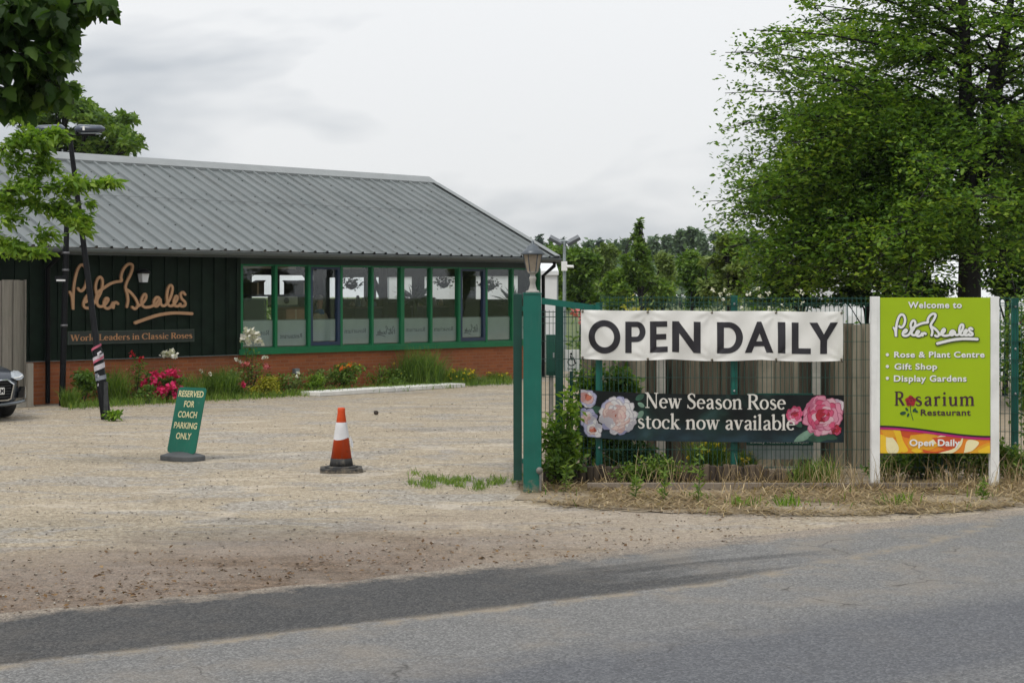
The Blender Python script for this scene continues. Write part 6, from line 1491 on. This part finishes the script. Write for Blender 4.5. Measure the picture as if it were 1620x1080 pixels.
# the big spreading tree at the right
TY_ = 32.0; base = Vector((at(1532, 462, TY_).x, TY_, 0)); rng = np.random.default_rng(7)
t = tree_empty('large spreading beech tree with a dark forked trunk above the welcome board', base)
def Tp(px, py, dy=0.0): q = at(px, py, TY_); return np.array([q.x-base.x, dy, q.z])
stems = [([ (0,0,0), Tp(1534,400), Tp(1532,300), Tp(1528,200), Tp(1527,100), Tp(1523,0), Tp(1515,-160,.3), Tp(1500,-330,.4)], (.25,.205,.165,.14,.12,.10,.06,.02)),
         ([Tp(1534,330), Tp(1556,280,.1), Tp(1572,215,.2), Tp(1588,130,.3), Tp(1606,20,.4), Tp(1630,-140,.6), Tp(1650,-300,.6)], (.12,.11,.10,.085,.07,.04,.015)),
         ([Tp(1545,310), Tp(1562,260,-.3), Tp(1600,200,-.6), Tp(1650,110,-.9), Tp(1700,-40,-1.2)], (.09,.08,.065,.045,.015)),
         ([Tp(1540,300), Tp(1550,220,-.2), Tp(1556,140,-.4), Tp(1578,40,-.6), Tp(1590,-120,-.8)], (.09,.08,.07,.05,.015))]
mb = MB()
for p, r in stems:
    Q = crom(p, 5); R = np.interp(np.linspace(0, 1, len(Q)), np.linspace(0, 1, len(r)), r); mb.tube([tuple(q) for q in Q], R, 12, caps=False)
mb.build('trunk', M_barkb, t)
mb = MB(); LP = []; LD = []; Q0 = crom(stems[0][0], 12)
def add_limb(rng, p0, az, L, el, r0, mbx, LP, LD, nseg=9, arch=.62, tw=.21, tl=.36, lstep=.042, jit=.05, flat=.14, twr=.006, path=None):
    if path is None:
        p = np.array(p0, float); path = [p.copy()]; e = el; a = az
        for i in range(nseg):
            e -= arch/nseg + rng.normal()*.05; a += rng.normal()*.10
            p = p + np.array([math.cos(a)*math.cos(e), math.sin(a)*math.cos(e), math.sin(e)])*L/nseg; path.append(p.copy())
    path = crom(path, 3); m = len(path); mbx.tube([tuple(q) for q in path], [r0*(1-.9*i/(m-1))+.004 for i in range(m)], 6, caps=False)
    cum = 0; side = 1
    seg = np.linalg.norm(np.diff(np.array(path), axis=0), axis=1); tot = seg.sum(); nxt = tot*.16
    for i in range(m-1):
        cum += seg[i]
        while cum > nxt:
            nxt += tw*rng.uniform(.6, 1.4); f = nxt/tot; side = -side; dirv = (path[i+1]-path[i])/max(seg[i], 1e-6)
            a = math.atan2(dirv[1], dirv[0]) + side*rng.uniform(.5, 1.25); tlen = (tl*(1-min(f, 1))*tot*.8 + .42)*rng.uniform(.6, 1.2); e = rng.normal()*.16 + .08
            q = path[i].copy(); tp_ = [q.copy()]; k = max(4, int(tlen/.16))
            for j in range(k):
                e -= .05; a += rng.normal()*.12; q = q + np.array([math.cos(a)*math.cos(e), math.sin(a)*math.cos(e), math.sin(e)])*tlen/k; tp_.append(q.copy())
            mbx.tube([tuple(v) for v in tp_], [twr*1.4*(1-.7*j/k) for j in range(k+1)], 4, caps=False)
            nl = int(tlen/lstep*2.0)
            for j in range(nl):
                u = rng.random()**.8*k; j0 = min(int(u), k-1); pt = tp_[j0]*(1-(u-j0))+tp_[j0+1]*(u-j0) + rng.normal(size=3)*np.array([jit*1.6, jit*1.6, jit*(flat/.14)*.6])
                LP.append(pt); dv = tp_[j0+1]-tp_[j0]; sa = rng.choice([-1, 1])*.9; LD.append((dv[0]*math.cos(sa)-dv[1]*math.sin(sa), dv[0]*math.sin(sa)+dv[1]*math.cos(sa), dv[2]-.02))
for si, (p, r) in enumerate(stems):
    Q = crom(p, 12); nl = (40, 22, 15, 18)[si]; rr2 = np.interp(np.linspace(0, 1, len(Q)), np.linspace(0, 1, len(r)), r)
    for k in range(nl):
        f = .30 + .68*(k+rng.random())/nl if si == 0 else .15+.83*(k+rng.random())/nl
        i = min(int(f*(len(Q)-1)), len(Q)-1); z = Q[i][2]
        az = (k*2.4+si) % (2*math.pi) + rng.normal()*.25
        if rng.random() < .30: az = math.pi + rng.normal()*.5
        if abs(((az + math.pi/2 + math.pi) % (2*math.pi)) - math.pi) < .75: az += math.pi*.62
        L = (4.5 - .24*max(0, z-5.0))*rng.uniform(.75, 1.08) * (1.0 if si == 0 else .8) * (.86 if abs(math.cos(az)) < .4 else 1); L = max(1.2, L)
        add_limb(rng, Q[i], az, L, rng.uniform(.35, .75), min(.034, rr2[i]*.35), mb, LP, LD, lstep=.052)
# limbs that can be followed in the photograph
for pts, r0 in (([Tp(1527,285), Tp(1515,262,-.2), Tp(1490,235,-.5), Tp(1455,218,-.8), Tp(1420,205,-1.1), Tp(1380,190,-1.3)], .045), ([Tp(1527,190), Tp(1480,170,-.3), Tp(1400,150,-.6), Tp(1320,138,-.9), Tp(1240,128,-1.1), Tp(1165,112,-1.3)], .04), ([Tp(1525,90), Tp(1460,80,.3), Tp(1400,60,.5), Tp(1330,30,.6), Tp(1290,-5,.6)], .034),
                ([Tp(1528,240), Tp(1440,185,.5), Tp(1350,150,.7), Tp(1270,175,.9), Tp(1200,185,1.0)], .034), ([Tp(1526,130), Tp(1440,100,-1), Tp(1360,90,-1.6), Tp(1270,80,-2.0), Tp(1160,76,-2.2)], .034), ([Tp(1526,60), Tp(1420,20,-.6), Tp(1330,5,-1), Tp(1245,20,-1.2)], .03)):
    add_limb(rng, None, 0, 0, 0, r0, mb, LP, LD, path=pts, tl=.30)
for k in range(112):
    z = 2.7 + 2.7*((k*37) % 112)/112; i0 = min(range(len(Q0)), key=lambda i: abs(Q0[i][2]-z)); az = math.pi + rng.normal()*.62 if k % 4 else (math.pi*.72 + rng.normal()*.4 if k % 8 else rng.normal()*.8)
    add_limb(rng, Q0[i0], az, rng.uniform(3.2, 5.1) if k % 4 else rng.uniform(1.4, 2.8), rng.uniform(.05, .50), .024, mb, LP, LD, arch=rng.uniform(.35, 1.0), jit=.09, flat=.4, lstep=.036)
for (ex, ey, mx, my, dy) in ((1150,395,1330,322,-.4),(1158,432,1330,352,-.9),(1185,452,1340,372,.3),(1225,462,1360,395,-1.3),(1160,345,1340,290,.8),(1285,466,1400,402,-.6),(1150,310,1320,262,-1.4),(1345,462,1440,410,-1.0),(1400,455,1465,405,.5),(1205,420,1350,345,1.2),(1255,440,1370,370,-1.8)):
    add_limb(rng, None, 0, 0, 0, .032, mb, LP, LD, path=[Tp(1532, 350-.25*(400-my)), Tp((1532+mx)/2, my-18, dy*.4), Tp(mx, my, dy*.8), Tp((mx+ex)/2, (my+ey)/2-4, dy), Tp(ex, ey, dy)], tl=.34, lstep=.028, jit=.09, flat=.4, tw=.17)
mb.build('limbs', M_barkb, t)
KP = rng.integers(0, len(LP), int(len(LP)*1.35))
co_q = leaf_arrays(rng, np.array(LP)[KP]+rng.normal(size=(len(KP), 3))*.04, .102, .55, 1.1, dirs=unit(np.array(LD))[KP], sv=.4); foliage('crown', co_q, G_beech, t)
NBEECH = len(LP)
def clump_tree(label, base, clumps, n, size, mat, seed, trunk_pts, r0, name='tree', cat='tree', group=None, shell=.42, upbias=.7, droop=.1, aspect=.5, bark=None, limbs=True):
    rng = np.random.default_rng(seed); t = thing(name, label, cat, base, 0, group); mb = MB()
    Q = crom(trunk_pts, 5); mb.tube([tuple(q) for q in Q], [r0*(1-.85*i/(len(Q)-1)) for i in range(len(Q))], 10, caps=False); tk = mb.build('trunk', bark or M_barkb, t)
    if limbs:
        mb = MB()
        for c in clumps:
            k = rng.integers(len(Q)//3, len(Q)); a = Q[k]; b = np.array(c[:3]); m = (a+b)/2 + rng.normal(size=3)*.08 + np.array([0, 0, .1*np.linalg.norm(b-a)])
            P = crom([a, m, b], 4); mb.tube([tuple(v) for v in P], [r0*.38*(1-.85*i/(len(P)-1)) for i in range(len(P))], 6, caps=False)
            for j in range(4):
                e = b + unit(rng.normal(size=(1, 3)))[0]*np.array(c[3:])*.8; mb.tube([tuple(P[-3]), tuple((P[-1]+e)/2), tuple(e)], (r0*.12, r0*.08, r0*.03), 5, caps=False)
        mb.build('limbs', bark or M_barkb, t)
    P = cloud(rng, n, clumps, shell); foliage('crown', leaf_arrays(rng, P, size, aspect, upbias, droop=droop), mat, t); return t
# dark evergreen mass at the right edge, under and behind the beech
def far_shrub(label, px, Y, wpx, ytop, ybot, n, size, mat, seed, name='tree', cat='tree', group=None, rough=1.0, dpt=None):
    sc = Y/F_PX; r6 = np.random.default_rng(seed); x = (px-810)*sc; top = EYE+(HOR-ytop)*sc; w = wpx*sc; cl = []; z0 = max(.3, EYE+(HOR-ybot)*sc); d = dpt or w*.7
    for k in range(16):
        z = z0+(top-z0)*(.10+.80*r6.random()); f = math.sqrt(max(.12, 1-((z-z0)/(top-z0)*1.02-.25)**2*1.4)); a = r6.random()*2*np.pi; q = r6.random()**.5
        cl.append((math.cos(a)*q*w*.36*f, math.sin(a)*q*d*.36*f, z, w*.20*r6.uniform(.7,1.2), d*.2, (top-z0)*.13*r6.uniform(.7,1.3)))
    cl.append((0, 0, top-(top-z0)*.12, w*.16, w*.16, (top-z0)*.14))
    return clump_tree(label, (x, Y, 0), cl, n, size, mat, seed+1, [np.array((0,0,0)), np.array((.05,0,z0+.2*(top-z0))), np.array((0,0,z0+.8*(top-z0)))], max(.06, .018*top), name, cat, group)
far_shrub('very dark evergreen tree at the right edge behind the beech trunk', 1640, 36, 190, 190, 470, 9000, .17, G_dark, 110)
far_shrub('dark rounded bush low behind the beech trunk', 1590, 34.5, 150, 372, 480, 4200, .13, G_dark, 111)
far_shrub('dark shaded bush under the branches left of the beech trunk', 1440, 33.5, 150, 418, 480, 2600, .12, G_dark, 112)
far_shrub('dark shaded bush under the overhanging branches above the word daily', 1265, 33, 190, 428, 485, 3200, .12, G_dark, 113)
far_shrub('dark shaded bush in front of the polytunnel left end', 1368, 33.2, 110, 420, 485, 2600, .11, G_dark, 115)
far_shrub('small leafy tree beside the left edge of the beech', 1150, 40, 90, 372, 480, 3200, .16, G_olive, 114)
# middle distance shrubs and the slender young tree
MG = 'bushes beyond the shop yard'
far_shrub('rounded mid green bush right behind the floodlight pole', 918, 66, 92, 392, 490, 5200, .22, G_mid, 120, name='bush', cat='bush', group=MG)
far_shrub('grey green willow like bush between the floodlight pole and young tree', 965, 74, 86, 388, 490, 5200, .22, G_olive, 121, name='bush', cat='bush', group=MG)
far_shrub('low green bush at the foot of the young tree', 985, 58, 90, 425, 490, 3200, .18, G_mid, 122, name='bush', cat='bush', group=MG)
far_shrub('pale willow bush just right of the young tree', 1046, 62, 64, 400, 490, 3600, .19, G_olive, 123, name='bush', cat='bush', group=MG)
far_shrub('full green bush left of the small leafy tree', 1092, 70, 90, 398, 490, 4200, .22, G_mid, 124, name='bush', cat='bush', group=MG)
far_shrub('broad green bush beyond the shop corner', 872, 80, 84, 388, 490, 4200, .24, G_mid, 125, name='bush', cat='bush', group=MG)
YS = 56; sc = YS/F_PX; cl = []; r7 = np.random.default_rng(31)
for k in range(26):
    f = k/25; py = 352+f*112; w = (2.5+38*f**1.05); cl.append(((r7.normal()*w*.55)*sc, r7.normal()*w*.4*sc, EYE+(HOR-py+r7.normal()*4)*sc, w*.34*sc+.02, w*.34*sc+.02, .12+.12*f))
clump_tree('slender young tree with a pointed top rising above the bushes', (at(1012, 0, YS).x, YS, 0), cl, 5200, .17, G_mid, 130, [np.array((0,0,0)), np.array((.05,0,2.4)), np.array((0,0,EYE+(HOR-350)*sc))], .08)
# far tree line on the rising ground
FG = 'trees of the far tree line'
FAR = [(832,381,30),(852,372,26),(868,384,34),(890,379,22),(908,386,36),(930,382,34),(950,378,22),(968,384,38),(990,379,34),(1012,380,32),(1035,374,36),(1058,374,34),(1076,363,26),(1094,360,24),(1110,368,30),(1130,366,34),(1152,371,34),(1172,368,32),(1196,372,34),(1220,370,36)]
kinds_ = [('round crowned', G_far), ('dark conifer', G_fir), ('broad hazy', G_far)]
places = ['above the roof verge end', 'just right of the roof verge', 'left of the lantern hood top', 'behind the floodlights', 'right of the floodlight pole', 'over the willow bush', 'left of the young tree', 'close left of the young tree tip', 'behind the young tree tip', 'right of the young tree tip', 'over the pale willow bush', 'left of the two tallest distant trees', 'tall, left of the pair standing above the line', 'tall, right of the pair standing above the line', 'right of the tall pair', 'over the small leafy tree', 'at the left edge of the beech', 'behind the beech edge', 'seen through the beech', 'seen through the beech, furthest right']
for i, (px, yt, wp) in enumerate(FAR):
    Y = 215 + (i*37 % 60); kd = kinds_[1] if i in (1, 3, 6) else kinds_[(i % 2)*2]
    far_shrub('distant %s tree %s' % (kd[0], places[i]), px, Y, wp*1.25, yt, 462, 1500, .75, kd[1], 140+i, group=FG)
# hedge closing the foot of the far tree line
r8 = np.random.default_rng(77); P = np.stack([r8.uniform(-1, 62, 9000), 170+r8.normal(size=9000)*3, np.abs(r8.normal(size=9000))*1.2 + r8.random(9000)*3.6], 1)
stuff('far_woodland', leaf_arrays(r8, P, .65, .6, .5), G_far, 'far wood and hedge closing the view below the distant trees', 'woodland')
P = np.stack([r8.uniform(-34, -4, 14000), 74+r8.normal(size=14000)*.7, r8.random(14000)**.8*1.75], 1)
o = npmesh('hedge', *leaf_arrays(r8, P, .22, .6, .5), G_mid); tag(o, 'clipped hedge seen through the shop windows beyond the rear of the shop', 'hedge')
# trees at the left: behind the roof, and the two overhanging the frame
YB = 57; sc = YB/F_PX; cl = []; r9 = np.random.default_rng(41)
for px, py, wx, wy in ((95,160,40,26),(130,175,45,30),(165,195,42,30),(190,215,32,26),(208,232,20,18),(120,220,50,32),(60,190,46,34),(20,170,50,40),(160,235,40,22),(70,240,60,30),(185,180,16,14),(112,140,20,14)):
    for k in range(2): cl.append(((px+r9.normal()*5-90)*sc, r9.normal()*1.0, EYE+(HOR-py)*sc, wx*sc*.62, 1.2, wy*sc*.62))
clump_tree('leafy green tree rising behind the roof ridge', (at(90, 0, YB).x, YB, 0), cl, 11000, .24, G_mid, 160, [np.array((0,0,0)), np.array((0,0,4.0)), np.array((.1,0,7.2))], .24, shell=.55)
# near dark branch, top left
YN = 13.0; sc = YN/F_PX; base = Vector((-6.4, 13.4, 0)); t = tree_empty('dark broad leaved tree overhanging the top left corner', base, name='tree'); rng = np.random.default_rng(5)
mb = MB(); mb.tube([(0,0,0),(.05,0,1.6),(.12,0,3.2),(.3,-.1,4.6),(.5,-.1,6.0)], (.24,.20,.17,.12,.06), 14, caps=False); mb.build('trunk', M_bark, t)
def Np(px, py, dy=0.0): q = at(px, py, YN); return np.array([q.x-base.x, YN-base.y+dy, q.z])
cl = []
for px, py, wx, wy in ((20,40,60,50),(60,20,60,40),(110,15,50,26),(150,5,28,14),(90,55,34,34),(30,100,50,40),(75,100,34,34),(100,95,20,20),(15,150,40,30),(60,140,40,26),(90,135,16,18),(-40,60,70,70),(-60,150,60,50),(-30,-60,90,60),(80,-60,80,50),(-120,20,80,80),(-140,120,60,60),(110,40,14,18),(170,2,12,8)):
    cl.append((*Np(px, py, rng.normal()*.18), wx*sc*.75, .38, wy*sc*.75))
mb = MB()
for c in cl:
    b = np.array(c[:3]); a = np.array((.2, -.1, 3.6+.5*rng.random())); m = (a+b)/2+np.array((0, 0, .16)); P = crom([a, m, b], 5); mb.tube([tuple(v) for v in P], [.03*(1-.85*i/(len(P)-1)) for i in range(len(P))], 7, caps=False)
    for j in range(7):
        e = b+unit(rng.normal(size=(1, 3)))[0]*np.array(c[3:])*.9; mb.tube([tuple(P[-2]), tuple((b+e)/2+np.array((0,0,.02))), tuple(e)], (.008,.006,.003), 5, caps=False)
mb.build('limbs', M_bark, t)
P = cloud(rng, 2600, cl, .5); foliage('crown', bigleaf_arrays(rng, P, .135, .9), G_near, t)
# lighter branch in front of the lamp column
YL = 20.0; sc = YL/F_PX; base = Vector((-8.2, 20.4, 0)); t = tree_empty('light green small leaved tree reaching in before the lamp column', base); rng = np.random.default_rng(6)
mb = MB(); mb.tube([(0,0,0),(.05,0,1.2),(.15,0,2.4),(.2,-.1,3.6),(.3,-.1,4.6)], (.13,.11,.09,.06,.03), 12, caps=False); mb.build('trunk', M_bark, t)
def Mp(px, py, dy=0.0): q = at(px, py, YL); return np.array([q.x-base.x, YL-base.y+dy, q.z])
mb = MB(); cl = []
for pts in ([(-120,330),(-40,312),(30,302),(80,296),(130,292),(172,287)], [(-120,330),(-30,320),(40,318),(75,330),(105,345),(130,352)], [(-120,300),(-40,260),(20,230),(60,212),(95,210)], [(-120,350),(-40,365),(10,385),(50,398)], [(30,302),(55,270),(62,245),(70,225)], [(-110,280),(-60,220),(-20,190),(20,180)]):
    P = crom([Mp(*p, rng.normal()*.1) for p in pts], 5); mb.tube([tuple(v) for v in P], [.022*(1-.85*i/(len(P)-1)) for i in range(len(P))], 7, caps=False)
    for v in P[3::2]: cl.append((v[0], v[1], v[2], .13, .16, .075))
for px, py, wx, wy in ((40,215,40,24),(85,212,26,16),(20,255,34,24),(70,262,30,18),(115,285,40,17),(160,286,26,9),(178,288,11,6),(125,345,28,22),(135,365,18,14),(95,325,36,18),(30,290,40,16),(20,345,34,22),(60,370,36,20),(20,395,36,20),(65,400,24,11),(5,320,26,24),(100,300,30,12),(142,322,10,9),(-60,300,60,60),(-50,390,50,40),(-90,240,60,50)):
    cl.append((*Mp(px, py, rng.normal()*.15), wx*sc*.8, .22, wy*sc*.8))
mb.build('limbs', M_bark, t)
P = cloud(rng, 6500, cl, .6); foliage('crown', leaf_arrays(rng, P, .10, .42, .5, droop=.35, dirs=np.tile(np.array([[.5, -.1, -.2]]), (len(P), 1))*1.2), G_light, t)

# ------------------------------------------------------------------ white growing tunnels beyond
M_poly = pm('white_polythene', (.70,.72,.73), .45, .06, 1.5)
def tunnel(label, xa_, xb_, Y, half, zside, ztop):
    t = thing('polytunnel', label, 'polytunnel', ((xa_+xb_)/2, Y, 0)); w = (xb_-xa_)/2
    pr = [(-half, 0), (-half, zside)] + [(-half*math.cos(a), zside+(ztop-zside)*math.sin(a)) for a in [math.pi*k/12 for k in range(1, 12)]] + [(half, zside), (half, 0)]
    mb = MB(); n = len(pr); mb.add([(-w, y, z) for y, z in pr]+[(w, y, z) for y, z in pr], [(i, n+i, n+i+1, i+1) for i in range(n-1)]); mb.add([(-w, y, z) for y, z in pr], [tuple(range(n))]); mb.add([(w, y, z) for y, z in pr], [tuple(reversed(range(n)))]); mb.build('cover', M_poly, t)
    mb = MB(); x = -w
    while x <= w+.01: mb.tube([(x, y*1.004, z*1.004) for y, z in pr], .022, 6); x += 2*w/max(1, round(w))
    mb.build('hoops', pm('galvanised', (.3,.34,.35)), t); return t
tunnel('long white polytunnel glimpsed beneath the big tree', at(1340, 0, 43).x, at(1700, 0, 43).x, 46, 3.0, 1.5, 2.95)
def marquee():
    xa_, xb_ = -3.6, at(881, 0, 50).x; t = thing('storage_tent', 'white fabric storage tent behind the right corner of the shop', 'tent', ((xa_+xb_)/2, 52, 0)); w = (xb_-xa_)/2
    mb = MB(); mb.grid(lambda u, v: (-w+2*w*u, -2+.03*math.sin(u*40)*(1-v), .05+v*2.65), 60, 6); mb.grid(lambda u, v: (w+.02*math.sin(u*30), -2+4*u, .05+v*2.65), 30, 6); mb.build('wall_panels', M_poly, t)
    mb = MB(); mb.add([(-w-.05,-2.05,2.7),(w+.05,-2.05,2.7),(w+.05,2,3.1),(-w-.05,2,3.1)], [(0,1,2,3)]); mb.box(-w-.05, w+.05, -2.06, -2.03, 2.6, 2.72); mb.build('roof_sheet', M_poly, t)
    mb = MB()
    for sx in (-w, w): mb.box(sx-.04, sx+.04, -1.98, -1.9, 0, 2.7)
    mb.build('frame', pm('galvanised', (.3,.34,.35)), t)
marquee()

# ------------------------------------------------------------------ the air between here and the far trees
def haze():
    mb = MB(); mb.box(-520, 520, -80, 720, -1.1, 16.5); o = mb.build('haze', []); m = bpy.data.materials.new('haze_air'); m.use_nodes = True; nt = m.node_tree
    for n in list(nt.nodes):
        if n.type != 'OUTPUT_MATERIAL': nt.nodes.remove(n)
    v = nt.nodes.new('ShaderNodeVolumePrincipled'); v.inputs['Color'].default_value = (.86, .92, 1.0, 1); v.inputs['Density'].default_value = .00015; v.inputs['Anisotropy'].default_value = .2
    nt.links.new(v.outputs[0], [n for n in nt.nodes if n.type == 'OUTPUT_MATERIAL'][0].inputs['Volume']); o.data.materials.append(m)
    tag(o, 'thin pale haze in the air before the far trees', 'haze', kind='stuff')
haze()
